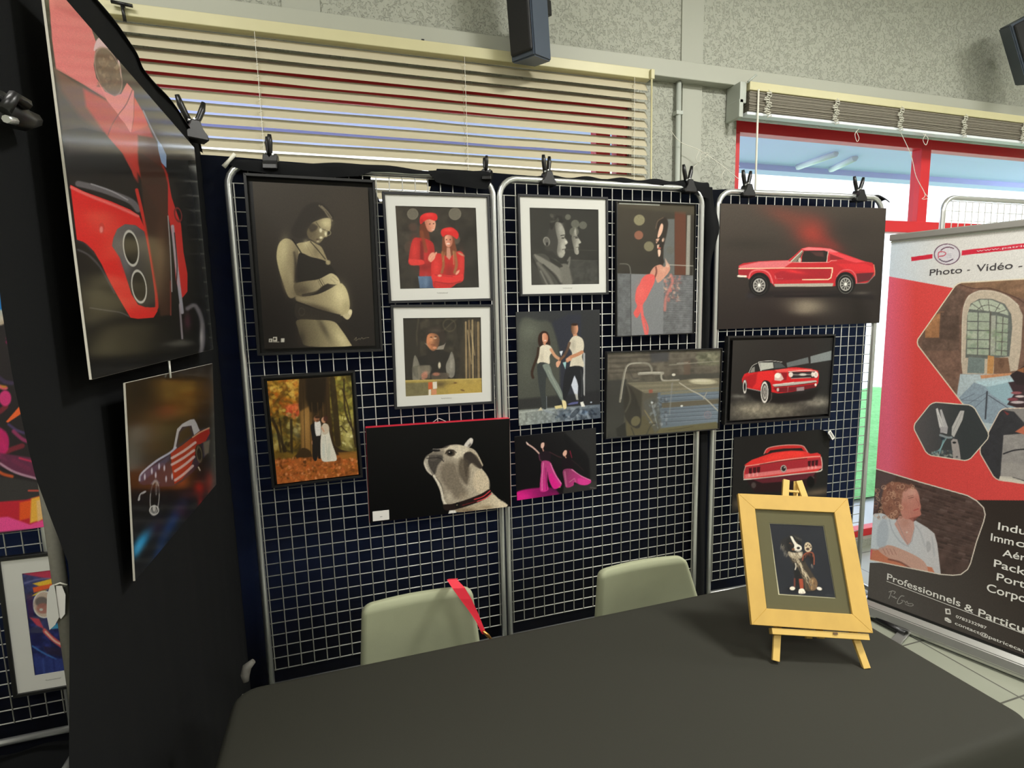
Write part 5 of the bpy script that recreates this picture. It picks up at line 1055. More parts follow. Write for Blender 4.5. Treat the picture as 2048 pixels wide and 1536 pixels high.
def a_sidecar(A):
    A.T(1400, 340, 5.12)
    A.fill(((66, 58, 50), (40, 34, 32), (300, 400, 500, 1500)))
    A.blob(1150, 640, 190, 150, (150, 52, 42), .9, .5); A.blob(900, 480, 260, 90, (110, 56, 44), .7, .35); A.blob(1330, 760, 150, 60, (136, 44, 40), .6, .5); A.blob(1550, 620, 220, 120, (48, 42, 38), .8); A.blob(500, 760, 300, 60, (44, 40, 34), .7)
    A.poly([(500, 1240), (1500, 1230), (1760, 1250), (1780, 1330), (1300, 1300), (760, 1300), (480, 1320)], (30, 25, 26), 30, .9)
    A.blob(1100, 1390, 200, 80, (128, 118, 102), .95, .06); A.blob(1060, 1440, 110, 40, (140, 130, 112), .5); A.blob(1650, 1260, 90, 18, (90, 84, 76), .7); A.blob(520, 1290, 40, 30, (60, 60, 66), .5); A.poly([(760, 1285), (1500, 1270), (1520, 1300), (760, 1304)], (26, 22, 23), 16, .9)
    red, dk, lt = (176, 38, 44), (118, 26, 32), (218, 108, 110)
    A.poly([(395, 980), (440, 955), (600, 935), (800, 925), (900, 925), (960, 880), (1040, 805), (1100, 788), (1220, 790), (1340, 806), (1420, 840), (1560, 890), (1690, 936), (1764, 950), (1784, 980), (1792, 1040), (1784, 1080), (1740, 1130), (1700, 1160), (1600, 1165), (1360, 1190), (760, 1190), (740, 1160), (520, 1110), (400, 1090), (392, 1040)], red, 4)
    A.poly([(400, 985), (600, 940), (900, 926), (940, 945), (860, 1000), (640, 1006), (410, 1006)], (206, 112, 116), 8, .9); A.poly([(1040, 808), (1110, 790), (1330, 806), (1420, 842), (1330, 850), (1280, 824), (1080, 822)], (222, 118, 120), 6, .9); A.poly([(1320, 830), (1420, 850), (1690, 940), (1600, 950), (1470, 915), (1330, 890)], (214, 70, 76), 10, .8)
    A.poly([(1330, 858), (1480, 912), (1330, 920)], (120, 34, 38), 6, .9); A.poly([(880, 1020), (1340, 1010), (1336, 1110), (800, 1130), (760, 1060)], (146, 30, 40), 14, .8); A.blob(960, 1040, 110, 16, (226, 52, 54), .7, .15); A.poly([(1400, 960), (1700, 960), (1780, 1000), (1780, 1050), (1500, 1030)], (206, 44, 50), 14, .6); A.poly([(1600, 1060), (1782, 1050), (1740, 1130), (1610, 1156)], (84, 34, 40), 10, .95); A.poly([(400, 1010), (520, 1020), (510, 1090), (402, 1080)], (140, 34, 42), 8, .8)
    A.poly([(1064, 828), (1270, 824), (1310, 836), (1298, 940), (1040, 944), (1046, 880)], (38, 31, 28), 4); A.poly([(1130, 836), (1260, 840), (1270, 890), (1190, 880)], (84, 50, 48), 10, .7); A.poly([(920, 940), (1040, 822), (1060, 830), (1010, 944)], (120, 112, 98), 5); A.line([(930, 938), (1046, 826)], 7, (206, 200, 184), 4); A.line([(990, 940), (1050, 850)], 5, (30, 26, 24), 3); A.ell(1022, 922, 14, 24, (178, 170, 156), 4); A.line([(1312, 838), (1298, 940)], 7, (200, 190, 176), 3)
    A.line([(400, 1010), (860, 1004), (1356, 1004), (1354, 1040), (1340, 1104), (1310, 1122), (1050, 1122)], 10, (218, 194, 160), 3, 1, 0); A.line([(910, 945), (1040, 946), (1300, 946), (1340, 930), (1400, 926)], 5, (226, 170, 160), 4, .8, 1)
    A.poly([(756, 1166), (1364, 1160), (1358, 1192), (770, 1196)], (166, 156, 142), 3); A.line([(820, 1076), (850, 1114)], 3, (190, 110, 110), 2, .3); A.line([(768, 1084), (776, 1112)], 8, (206, 130, 130), 4, .7); A.line([(790, 1112), (850, 1112)], 5, (190, 110, 110), 4, .6)
    A.line([(500, 1110), (520, 1050), (580, 1024), (660, 1030), (714, 1070), (745, 1160)], 14, (214, 110, 112), 6, .9, 1); A.line([(1400, 1090), (1440, 1040), (1500, 1020), (1560, 1036), (1596, 1090), (1604, 1160)], 10, (206, 110, 112), 6, .8, 1)
    A.ell(610, 1170, 112, 120, (22, 20, 20), 6); A.ell(1490, 1156, 104, 112, (24, 21, 21), 6)
    wheel(A, 606, 1180, 92, 104, (66, 64, 62), (196, 192, 184)); wheel(A, 1490, 1170, 84, 100, (60, 58, 56), (196, 192, 184)); A.ring(1490, 1170, 74, 92, 8, (120, 118, 112), 4, .7); A.ring(606, 1180, 84, 94, 5, (92, 90, 86), 4, .6)
    A.line([(392, 1086), (470, 1090)], 20, (218, 208, 192), 5); A.line([(1780, 970), (1790, 1040), (1788, 1080)], 9, (206, 120, 96), 4, .9, 1); A.line([(1788, 1080), (1740, 1130), (1710, 1156), (1604, 1162)], 7, (124, 116, 110), 5, .9, 1)
    A.line([(1738, 1510), (1790, 1500)], 3, (80, 72, 66), 3, .4)
def a_frontcar(A):
    A.T(1400, 620, 3.84)
    A.fill(((46, 43, 40), (34, 33, 33), (300, 230, 700, 700)))
    A.poly([(240, 640), (560, 700), (1000, 640), (995, 800), (232, 850)], (44, 42, 40), 20)
    A.blob(420, 770, 170, 60, (150, 142, 124), .95); A.blob(620, 770, 160, 60, (124, 118, 104), .8); A.blob(900, 710, 110, 36, (140, 134, 122), .85); A.blob(300, 664, 50, 14, (130, 128, 120), .7); A.blob(440, 815, 200, 30, (96, 92, 82), .6); A.noise(.28, 26, 6, lambda X, Y: (Y > 640)*1.)
    A.poly([(665, 405), (830, 362), (836, 408), (670, 440)], (96, 102, 102), 4); A.poly([(848, 356), (1010, 312), (1008, 384), (850, 410)], (118, 124, 124), 4)
    A.poly([(330, 600), (560, 650), (780, 640), (930, 590), (860, 690), (600, 720), (420, 690)], (22, 20, 20), 20, .9)
    # body
    A.poly([(322, 530), (340, 492), (370, 480), (420, 470), (560, 456), (640, 444), (740, 440), (850, 452), (905, 466), (914, 500), (908, 560), (890, 590), (700, 630), (600, 640), (548, 630), (480, 622), (360, 600), (328, 580)], (196, 34, 38), 4)
    A.poly([(470, 470), (560, 460), (580, 520), (540, 560), (500, 540), (480, 560), (460, 600), (400, 600), (380, 560), (400, 490)], (216, 44, 44), 12, .8); A.poly([(330, 520), (440, 480), (430, 560), (400, 600), (336, 580)], (150, 24, 32), 12, .7); A.poly([(560, 450), (860, 452), (860, 470), (600, 480)], (224, 90, 86), 8, .8); A.poly([(600, 480), (670, 480), (664, 540), (600, 540)], (130, 26, 36), 8, .9)
    # roof and screen
    A.poly([(372, 486), (400, 430), (450, 398), (520, 388), (620, 396), (650, 420), (674, 446), (560, 462), (470, 470)], (34, 33, 33), 4); A.poly([(458, 404), (560, 402), (566, 446), (470, 464)], (176, 178, 168), 5); A.poly([(566, 402), (620, 406), (660, 440), (572, 450)], (74, 78, 78), 5); A.line([(450, 400), (468, 466)], 6, (206, 204, 196), 3); A.line([(456, 398), (540, 390), (630, 400)], 4, (196, 194, 188), 3, .9, 1); A.poly([(398, 446), (420, 434), (420, 476), (384, 482)], (150, 148, 140), 5, .8); A.line([(375, 484), (400, 432), (440, 408)], 4, (206, 204, 196), 3, .9, 1)
    # nose, grille, lamps, bumper
    A.poly([(572, 500), (590, 482), (620, 486), (644, 530), (620, 545), (572, 540)], (206, 176, 168), 4); A.ell(596, 504, 22, 20, (232, 226, 214), 4); A.poly([(678, 476), (880, 472), (906, 482), (904, 520), (700, 528)], (46, 40, 42), 4); A.line([(680, 474), (800, 464), (890, 470)], 5, (216, 206, 196), 3, .9, 1); A.line([(700, 498), (860, 496)], 4, (190, 184, 176), 3); A.ell(790, 496, 30, 9, (190, 186, 178), 4); A.line([(700, 526), (850, 520)], 4, (190, 180, 170), 3, .8)
    A.ell(697, 496, 17, 20, (216, 206, 196), 4); A.ell(866, 494, 12, 18, (216, 206, 196), 4); A.ell(890, 496, 17, 24, (232, 214, 206), 4); A.ell(890, 496, 10, 15, (196, 186, 178), 3)
    A.poly([(556, 576), (700, 556), (890, 540), (900, 552), (720, 580), (576, 592)], (178, 172, 164), 4, 1); A.line([(570, 592), (720, 578), (890, 556)], 6, (72, 26, 30), 4, .9, 1); A.line([(560, 574), (720, 556)], 4, (226, 220, 210), 3)
    A.poly([(560, 600), (740, 586), (890, 566), (880, 596), (700, 628), (600, 634)], (104, 26, 34), 6, .95); A.poly([(742, 596), (800, 590), (800, 618), (742, 624)], (150, 134, 136), 4, .9); A.ell(598, 612, 9, 14, (196, 176, 170), 4); A.ell(888, 574, 8, 11, (226, 216, 206), 4); A.line([(676, 590), (672, 630)], 3, (200, 180, 174), 3, .6)
    # wheels
    A.ell(344, 590, 18, 54, (20, 19, 19), 4); A.ring(344, 590, 11, 44, 5, (206, 202, 196), 3); A.line([(330, 540), (350, 530), (366, 570), (370, 600)], 4, (150, 60, 60), 4, .8, 1)
    A.poly([(466, 620), (476, 560), (500, 540), (540, 560), (548, 640), (530, 700), (490, 714), (470, 680)], (24, 22, 22), 5, 1, 1); A.ring(496, 632, 26, 74, 6, (222, 218, 210), 3); A.ell(496, 632, 20, 62, (82, 78, 76), 4); A.ring(498, 632, 14, 46, 5, (190, 186, 178), 3, .8)
    for k in range(8): a = k*math.pi/4; A.line([(498, 632), (498+16*math.cos(a), 632+50*math.sin(a))], 3, (196, 190, 182), 3, .7)
    A.line([(360, 600), (470, 624)], 5, (190, 176, 170), 4, .8); A.line([(548, 640), (548, 680), (530, 706)], 8, (104, 100, 92), 6, .6, 1)
def a_rearcar(A):
    A.T(1400, 620, 3.84)
    A.fill((30, 29, 28)); A.blob(900, 1400, 120, 26, (96, 82, 68), .9, -.15); A.blob(290, 1490, 40, 40, (120, 104, 84), .5)
    A.poly([(345, 1290), (900, 1230), (890, 1330), (760, 1390), (420, 1400)], (38, 22, 24), 12)
    A.poly([(490, 1100), (520, 1060), (600, 1042), (700, 1036), (780, 1040), (808, 1062), (830, 1100), (800, 1080), (700, 1066), (600, 1070), (520, 1100)], (186, 44, 44), 4); A.line([(492, 1104), (520, 1062), (610, 1042), (710, 1036), (785, 1042), (812, 1068), (830, 1098)], 6, (218, 160, 150), 4, .9, 1); A.poly([(520, 1100), (540, 1078), (640, 1064), (780, 1060), (800, 1084), (700, 1090)], (36, 30, 28), 5)
    A.poly([(340, 1240), (356, 1180), (400, 1150), (460, 1130), (560, 1096), (700, 1080), (800, 1084), (850, 1104), (900, 1096), (926, 1110), (936, 1150), (938, 1210), (900, 1240), (700, 1262), (500, 1284), (350, 1300), (334, 1290)], (196, 46, 46), 4)
    A.poly([(356, 1180), (420, 1146), (560, 1098), (700, 1082), (810, 1088), (830, 1120), (640, 1150), (460, 1184), (350, 1196)], (214, 52, 48), 8, .9, 1); A.poly([(480, 1140), (640, 1090), (790, 1090), (800, 1120), (640, 1140), (500, 1160)], (232, 60, 52), 12, .7); A.line([(350, 1200), (460, 1184), (640, 1152), (830, 1130), (920, 1124)], 8, (232, 176, 160), 5, .8, 1); A.line([(460, 1188), (640, 1160), (820, 1140)], 7, (60, 26, 26), 5, .8, 1)
    A.poly([(350, 1204), (640, 1164), (930, 1134), (932, 1200), (640, 1240), (345, 1280)], (150, 40, 50), 8, .9)
    A.poly([(345, 1262), (640, 1226), (930, 1196), (934, 1216), (640, 1256), (345, 1294)], (216, 120, 120), 6, .9); A.line([(338, 1302), (500, 1288), (700, 1264), (900, 1242), (936, 1226)], 9, (206, 196, 184), 4, 1, 1); A.line([(338, 1298), (336, 1250), (350, 1200)], 5, (206, 170, 160), 4, .9, 1); A.line([(930, 1130), (938, 1180), (936, 1226)], 6, (222, 200, 188), 4, .9, 1)
    for x, y in ((374, 1214), (406, 1210), (436, 1206)): A.poly([(x, y), (x+26, y-3), (x+24, y+40), (x+2, y+44)], (66, 18, 24), 3); A.line([(x+2, y+46), (x+4, y+64)], 12, (226, 170, 166), 4, .6)
    for x, y in ((828, 1160), (856, 1157), (884, 1154)): A.poly([(x, y), (x+24, y-3), (x+20, y+40), (x+2, y+43)], (56, 18, 24), 3); A.line([(x+4, y+44), (x+5, y+58)], 10, (230, 176, 170), 4, .6)
    A.ell(642, 1218, 24, 28, (120, 112, 108), 4); A.ell(642, 1218, 15, 18, (40, 34, 36), 3); A.ring(642, 1218, 20, 24, 3, (196, 186, 176), 2); A.ell(648, 1210, 5, 5, (180, 160, 150), 3)
    A.poly([(400, 1300), (640, 1276), (890, 1246), (860, 1290), (740, 1310), (480, 1330)], (96, 34, 44), 8, .9); A.ell(860, 1290, 16, 12, (150, 140, 138), 6, .7); A.ell(412, 1346, 18, 22, (80, 72, 70), 8, .8); A.ell(850, 1320, 30, 44, (14, 12, 12), 8)
def a_bigcar(A):
    A.T(0, 0, 3.84)   # upper crop pixels; the lower crop adds 1459
    A.fill(((150, 128, 108), (40, 38, 36), (560, 600, 560, 1150)))
    A.c[:] = (10, 10, 11)
    pink, red = (226, 112, 116), (214, 52, 44)
    Y2 = lambda p: [(x, y+1459) for x, y in p]
    # backdrop of the print
    A.poly([(400, 500), (900, 900), (1500, 1100), (1500, 1230), (560, 1200), (480, 1000), (430, 600)], (58, 50, 44), 10)
    # bonnet in pink-red, upper body
    A.poly([(360, -200), (560, 0), (690, 180), (740, 330), (730, 420), (720, 500), (740, 600), (800, 690), (850, 770), (830, 770), (640, 650), (430, 530), (400, 300)], pink, 5)
    A.poly([(360, -200), (600, 40), (650, 160), (560, 130), (420, 60)], (206, 92, 100), 26, .8)
    A.poly([(430, 530), (640, 660), (830, 770), (900, 870), (850, 1000), (760, 1000), (620, 900), (470, 700)], (104, 62, 50), 40, .9); A.poly([(640, 680), (840, 780), (920, 880), (1060, 1000), (1060, 1400), (1000, 1330), (920, 1180), (830, 1060), (740, 930), (660, 820)], (190, 58, 48), 26, .95)
    # headlamp
    A.poly([(720, 390), (740, 310), (780, 285), (840, 310), (890, 400), (925, 500), (930, 600), (890, 420), (820, 370), (760, 370)], (226, 190, 196), 6, 1, 1)
    A.ell(830, 550, 84, 190, (96, 72, 58), 6, 1, -.32); A.ring(832, 550, 90, 194, 8, (186, 150, 140), 6, .8, -.32); A.speckle(46, (760, 430, 910, 690), 12, [(140, 116, 96), (70, 48, 38), (170, 150, 124), (120, 90, 70)], 3, .7, 6, 2.5)
    # cheek panel pink with seam
    A.poly([(740, 600), (800, 700), (880, 740), (930, 720), (975, 635), (1030, 700), (1026, 900), (1005, 1025), (960, 950), (920, 905), (900, 870), (820, 770)], (234, 128, 126), 5)
    A.poly([(1030, 740), (1100, 860), (1140, 960), (1070, 1040), (1010, 1020), (1026, 900)], (222, 70, 50), 10); A.line([(1016, 690), (970, 800), (910, 880), (860, 960), (822, 1056)], 8, (120, 40, 44), 4, .9, 1)
    A.poly([(860, 960), (1010, 1020), (1140, 960), (1180, 1060), (1220, 1190), (1290, 1340), (1310, 1536), (1320, 1700), (1200, 1600), (1060, 1330), (940, 1170), (830, 1060)], ((196, 64, 50), (190, 40, 32), (1000, 1000, 1200, 1500)), 14, .95)
    A.poly([(1060, 1040), (1190, 1060), (1240, 1230), (1260, 1420), (1100, 1420), (1062, 1250)], (78, 40, 28), 18, .95); A.line([(1100, 850), (1160, 980), (1210, 1080)], 12, (176, 176, 200), 8, .8, 1)
    A.poly([(1208, 1070), (1240, 1110), (1278, 1190), (1278, 1290), (1240, 1250), (1215, 1150)], (140, 166, 206), 4)
    # dark inlet under the bonnet edge, then lower red
    A.poly([(480, 1000), (640, 980), (800, 1020), (940, 1180), (1010, 1310), (1060, 1460), (1080, 1640), (1000, 1600), (720, 1490), (540, 1415)], (24, 22, 22), 10)
    A.poly([(500, 1050), (800, 1080), (900, 1160), (520, 1190)], (70, 60, 60), 50, .6)
    A.line([(600, 1410), (760, 1450), (900, 1500), (1010, 1550), (1060, 1610)], 46, (104, 100, 104), 12, .95, 1); A.line([(700, 1412), (860, 1470), (980, 1535)], 10, (176, 174, 180), 8, .7, 1)
    A.poly(Y2([(540, -40), (640, 10), (860, 90), (1000, 150), (1070, 200), (1110, 290), (1130, 450), (1170, 640), (1190, 770), (1200, 880), (1210, 930), (1180, 980), (1060, 990), (1000, 980), (940, 880), (860, 740), (780, 600), (720, 500), (640, 410), (590, 380)]), (222, 34, 34), 5)
    A.line(Y2([(545, -20), (700, 50), (880, 120), (1060, 200)]), 22, (240, 130, 124), 12, .7, 1)
    A.ell(780, 1459+292, 22, 40, (196, 30, 32), 6); A.ell(778, 1459+305, 14, 26, (236, 140, 136), 8, .8)
    # lamps in the bumper
    A.poly(Y2([(870, 370), (900, 300), (960, 262), (1040, 270), (1110, 320), (1140, 460), (1170, 640), (1190, 780), (1195, 900), (1130, 905), (1060, 880), (1010, 800), (960, 640), (920, 520), (860, 430)]), ((96, 92, 94), (40, 38, 40), (900, 1900, 1180, 2100)), 6)
    A.blob(960, 1459+560, 30, 90, (120, 118, 124), .6, -.3)
    for cx, cy, rx, ry in ((1006, 448, 56, 132), (1068, 742, 54, 122)): A.ell(cx, cy+1459, rx, ry, (22, 21, 21), 4, 1, -.14); A.ring(cx, cy+1459, rx, ry, 9, (196, 194, 186), 4, 1, -.14)
    A.line(Y2([(1050, 0), (1120, 300), (1180, 640), (1205, 900), (1130, 912)]), 26, (212, 44, 36), 8, .95, 1)
    A.poly(Y2([(1060, -300), (1260, -160), (1300, 0), (1300, 300), (1310, 600), (1310, 960), (1230, 970), (1210, 800), (1160, 500), (1110, 200)]), (62, 36, 26), 14, .95); A.blob(1230, 1459+500, 40, 300, (110, 74, 52), .5, .03)
    A.line(Y2([(1310, 700), (1312, 960)]), 10, (160, 60, 52), 8, .7)
    A.poly(Y2([(1290, -100), (1320, 60), (1350, 150), (1390, 260), (1410, 480), (1440, 640), (1440, 780), (1400, 830), (1350, 700), (1330, 400), (1290, 180)]), (206, 40, 38), 5); A.line(Y2([(1290, 200), (1310, 500), (1320, 780)]), 9, (190, 186, 190), 5, .8, 1); A.line(Y2([(1325, 280), (1345, 480), (1370, 700), (1400, 940)]), 26, (176, 174, 186), 8, .9, 1); A.line(Y2([(1340, 330), (1360, 580), (1350, 760)]), 8, (40, 30, 36), 5, .9, 1)
    A.ring(1368, 1459+190, 26, 52, 9, (120, 40, 40), 5, 1, -.2)
    A.line(Y2([(1380, 880), (1400, 1140)]), 16, (170, 160, 168), 8, .8); A.blob(1440, 1459+1010, 30, 70, (90, 40, 60), .7); A.line(Y2([(1440, 910), (1500, 890), (1550, 1000), (1560, 1150), (1545, 1240)]), 34, (130, 126, 132), 18, .8, 1); A.blob(1545, 1459+1130, 14, 80, (196, 192, 194), .8)
    # wheel arch lower left
    A.poly(Y2([(590, 385), (640, 400), (720, 470), (780, 570), (830, 680), (870, 760), (940, 880), (1000, 980), (660, 1000)]), (18, 17, 17), 6); A.line(Y2([(600, 460), (680, 500), (760, 580), (820, 680), (880, 790)]), 14, (88, 84, 90), 12, .8, 1); A.line(Y2([(590, 390), (660, 420), (730, 500)]), 14, (50, 46, 54), 10, .8, 1)
    A.line(Y2([(690, 905), (820, 925), (920, 940), (990, 970)]), 8, (104, 104, 106), 8, .8, 1)
    # acrylic edge
def a_flagcar(A):
    A.T(0, 760, 3.84)
    A.fill(((34, 26, 16), (14, 14, 13), (1100, 300, 1100, 900)))
    A.blob(1500, 110, 220, 140, (92, 62, 22), .85, -.3); A.blob(1150, 420, 120, 180, (56, 42, 22), .8); A.blob(1060, 100, 100, 120, (18, 16, 14), .9); A.poly([(1200, 900), (1640, 600), (1640, 1700), (1100, 1700)], (14, 14, 15), 80, .8)
    A.blob(1200, 1130, 80, 60, (60, 26, 60), .5, -.7)
    A.blob(1090, 1240, 40, 110, (40, 140, 196), .95, .6); A.blob(1060, 1290, 30, 80, (60, 170, 226), .8, .4); A.blob(1330, 1080, 46, 200, (24, 56, 110), .9, .5); A.blob(1200, 1400, 36, 190, (22, 60, 116), .9, .3); A.blob(1160, 1560, 24, 90, (30, 80, 150), .7, .15); A.blob(1390, 1000, 60, 60, (70, 20, 40), .6)
    A.blob(1530, 830, 46, 60, (170, 34, 26), .95); A.blob(1540, 970, 22, 110, (150, 30, 26), .9); A.blob(1610, 780, 40, 90, (160, 44, 26), .8); A.blob(1400, 790, 60, 36, (150, 60, 26), .8, -.5); A.blob(1450, 880, 90, 40, (90, 26, 26), .5); A.line([(1605, 840), (1605, 960)], 14, (120, 40, 36), 12, .8)
    # car
    A.poly([(1066, 790), (1076, 740), (1110, 700), (1200, 620), (1300, 560), (1330, 520), (1360, 380), (1400, 336), (1460, 305), (1490, 300), (1530, 380), (1600, 364), (1612, 400), (1610, 480), (1600, 560), (1560, 600), (1520, 660), (1490, 700), (1400, 780), (1330, 816), (1240, 820), (1160, 800), (1100, 810)], (44, 36, 56), 5)
    A.poly([(1330, 530), (1360, 376), (1400, 336), (1460, 304), (1492, 300), (1510, 330), (1534, 390), (1490, 424), (1470, 350), (1400, 360), (1374, 400), (1350, 520)], (186, 184, 188), 5); A.poly([(1366, 500), (1384, 400), (1450, 352), (1478, 420), (1400, 480)], (44, 30, 20), 5)
    A.poly([(1310, 560), (1400, 500), (1490, 430), (1530, 396), (1608, 366), (1612, 410), (1580, 470), (1520, 500), (1490, 600), (1460, 680), (1400, 760), (1340, 800), (1320, 680)], (166, 34, 24), 5)
    for a, b in (((1320, 600), (1500, 480)), ((1320, 650), (1490, 540)), ((1345, 700), (1490, 590)), ((1345, 770), (1480, 660))): A.line([a, ((a[0]+b[0])/2, (a[1]+b[1])/2+6), b], 20, (214, 190, 188), 7, .9, 1)
    A.line([(1480, 440), (1540, 400), (1606, 368)], 10, (206, 170, 130), 6, .9, 1); A.poly([(1560, 480), (1612, 460), (1604, 560), (1570, 580)], (140, 130, 100), 14, .7)
    A.line([(1072, 770), (1090, 716), (1200, 622), (1300, 562), (1350, 520)], 16, (196, 200, 220), 8, .9, 1); A.poly([(1076, 740), (1120, 700), (1300, 580), (1300, 620), (1120, 760), (1080, 790)], (72, 76, 110), 14, .7)
    for x, y in ((1222, 664), (1262, 676), (1166, 700), (1112, 744), (1276, 760), (1322, 740), (1196, 730)): A.ell(x, y, 7, 24, (206, 208, 222), 6, .9)
    A.ell(1530, 560, 30, 64, (20, 18, 16), 6, 1, -.1); A.ring(1530, 570, 20, 56, 8, (110, 96, 74), 5, .8, -.1); A.line([(1524, 670), (1536, 694)], 10, (206, 190, 170), 6)
    A.ell(1188, 900, 38, 140, (14, 14, 14), 5, 1, .06); A.ring(1188, 904, 34, 128, 8, (150, 148, 146), 5, 1, .06); A.ell(1200, 840, 8, 40, (206, 204, 200), 8, .9); A.ring(1184, 1000, 34, 34, 9, (214, 212, 208), 4, .9); A.ell(1184, 988, 14, 26, (206, 204, 200), 8, .9); A.poly([(1140, 870), (1240, 870), (1236, 820), (1150, 800)], (24, 22, 28), 8, .6); A.line([(1160, 800), (1190, 770), (1226, 790)], 8, (110, 110, 130), 6, .7, 1)
    A.line([(1066, 920), (1080, 880), (1114, 858)], 16, (190, 188, 190), 6, .9, 1); A.ell(1090, 900, 14, 24, (24, 22, 24), 6)
def a_colour(A):
    A.T(0, 760, 3.84)
    A.fill((44, 40, 42))
    P_ = [(206, 40, 120), (228, 70, 140), (60, 50, 80), (240, 100, 50), (90, 70, 120), (200, 50, 70), (40, 60, 110), (230, 150, 60), (150, 40, 90)]
    r = random.Random(5)
    for k in range(150):
        x, y = r.uniform(-900, 330), r.uniform(-1100, 760); a = r.uniform(-.6, 1.0); L = r.uniform(40, 180)
        A.line([(x, y), (x+L*.5*math.cos(a), y+L*.5*math.sin(a)+r.uniform(-20, 20)), (x+L*math.cos(a), y+L*math.sin(a))], r.uniform(10, 40), r.choice(P_), 14, r.uniform(.4, .8), 1)
    A.ell(-20, -660, 70, 180, (40, 120, 190), 10, 1, -.1); A.ring(-20, -680, 84, 210, 16, (110, 150, 180), 10, .9, -.1); A.poly([(-60, -980), (20, -980), (40, -690), (0, -740)], (232, 150, 50), 12, 1, 1); A.ell(0, -480, 50, 60, (214, 196, 170), 14, .8)
    A.ell(40, 140, 46, 60, (226, 60, 130), 12, .9); A.poly([(46, 320), (180, 166), (192, 240), (60, 328)], (238, 104, 54), 8); A.ell(10, 480, 60, 100, (206, 40, 110), 14, .9)
    A.poly([(0, 560), (260, 600), (330, 760), (180, 740), (0, 660)], (110, 50, 80), 16, .9); A.line([(0, 640), (120, 710), (330, 770)], 18, (190, 150, 170), 10, .9, 1); A.line([(150, 600), (300, 640)], 14, (214, 50, 90), 10, .8)
    A.poly([(-300, 700), (330, 790), (345, 900), (-300, 1000)], (58, 56, 56), 14, .95); A.line([(220, 850), (340, 850)], 14, (206, 84, 70), 8, .9)
    A.poly([(-300, 960), (60, 930), (200, 920), (340, 880), (372, 1110), (-300, 1180)], (196, 40, 56), 14)
    A.poly([(150, 940), (250, 920), (230, 1060), (150, 1080)], (236, 90, 40), 14); A.poly([(240, 910), (350, 880), (368, 1060), (230, 1100)], (240, 180, 70), 14); A.poly([(280, 930), (350, 900), (360, 1020), (290, 1100)], (238, 196, 140), 14, .8); A.poly([(-300, 1080), (60, 1050), (230, 1110), (372, 1060), (372, 1130), (-300, 1200)], (240, 80, 150), 14)
def a_colour2(A):
    A.T(0, 1136, 3.84)
    A.fill((44, 50, 104)); A.noise(.5, 40, 3)
    A.poly([(150, 40), (420, 10), (420, 90), (300, 70)], (190, 40, 80), 14); A.line([(180, 120), (280, 90), (380, 80)], 12, (120, 120, 160), 10, .7, 1); A.poly([(250, 120), (400, 80), (424, 130), (300, 140)], (232, 190, 50), 8); A.poly([(250, 150), (400, 120), (400, 150), (260, 190)], (226, 90, 40), 8); A.poly([(210, 230), (300, 180), (370, 165), (300, 200)], (224, 190, 60), 7)
    A.ell(340, 280, 84, 100, (196, 176, 160), 6); A.ring(340, 280, 84, 100, 8, (222, 220, 214), 5); A.ell(320, 260, 50, 40, (96, 90, 90), 12, .8); A.ell(330, 310, 50, 40, (170, 110, 100), 12, .8); A.ell(316, 320, 14, 10, (206, 206, 200), 5)
    A.poly([(200, 200), (250, 200), (260, 380), (220, 390)], (70, 40, 80), 14, .8); A.poly([(230, 380), (300, 390), (340, 470), (280, 440)], (206, 60, 80), 10, .9); A.line([(340, 480), (400, 540), (480, 600)], 34, (214, 90, 90), 12, 1, 1); A.line([(350, 490), (420, 560), (480, 590)], 14, (232, 200, 180), 8, .9, 1)
    A.poly([(380, 470), (470, 400), (480, 460)], (60, 150, 190), 8); A.poly([(220, 440), (330, 470), (320, 600), (250, 600)], (36, 36, 84), 16, .8); A.line([(250, 600), (330, 650), (430, 700)], 12, (70, 120, 190), 8, .9, 1); A.poly([(330, 600), (480, 620), (480, 680), (360, 660)], (50, 40, 60), 14, .7)
    A.poly([(250, 680), (500, 700), (500, 800), (280, 820)], (50, 66, 130), 16, .7); A.line([(330, 700), (340, 800)], 14, (70, 90, 160), 12, .5); A.line([(410, 700), (420, 800)], 12, (36, 44, 100), 12, .6)
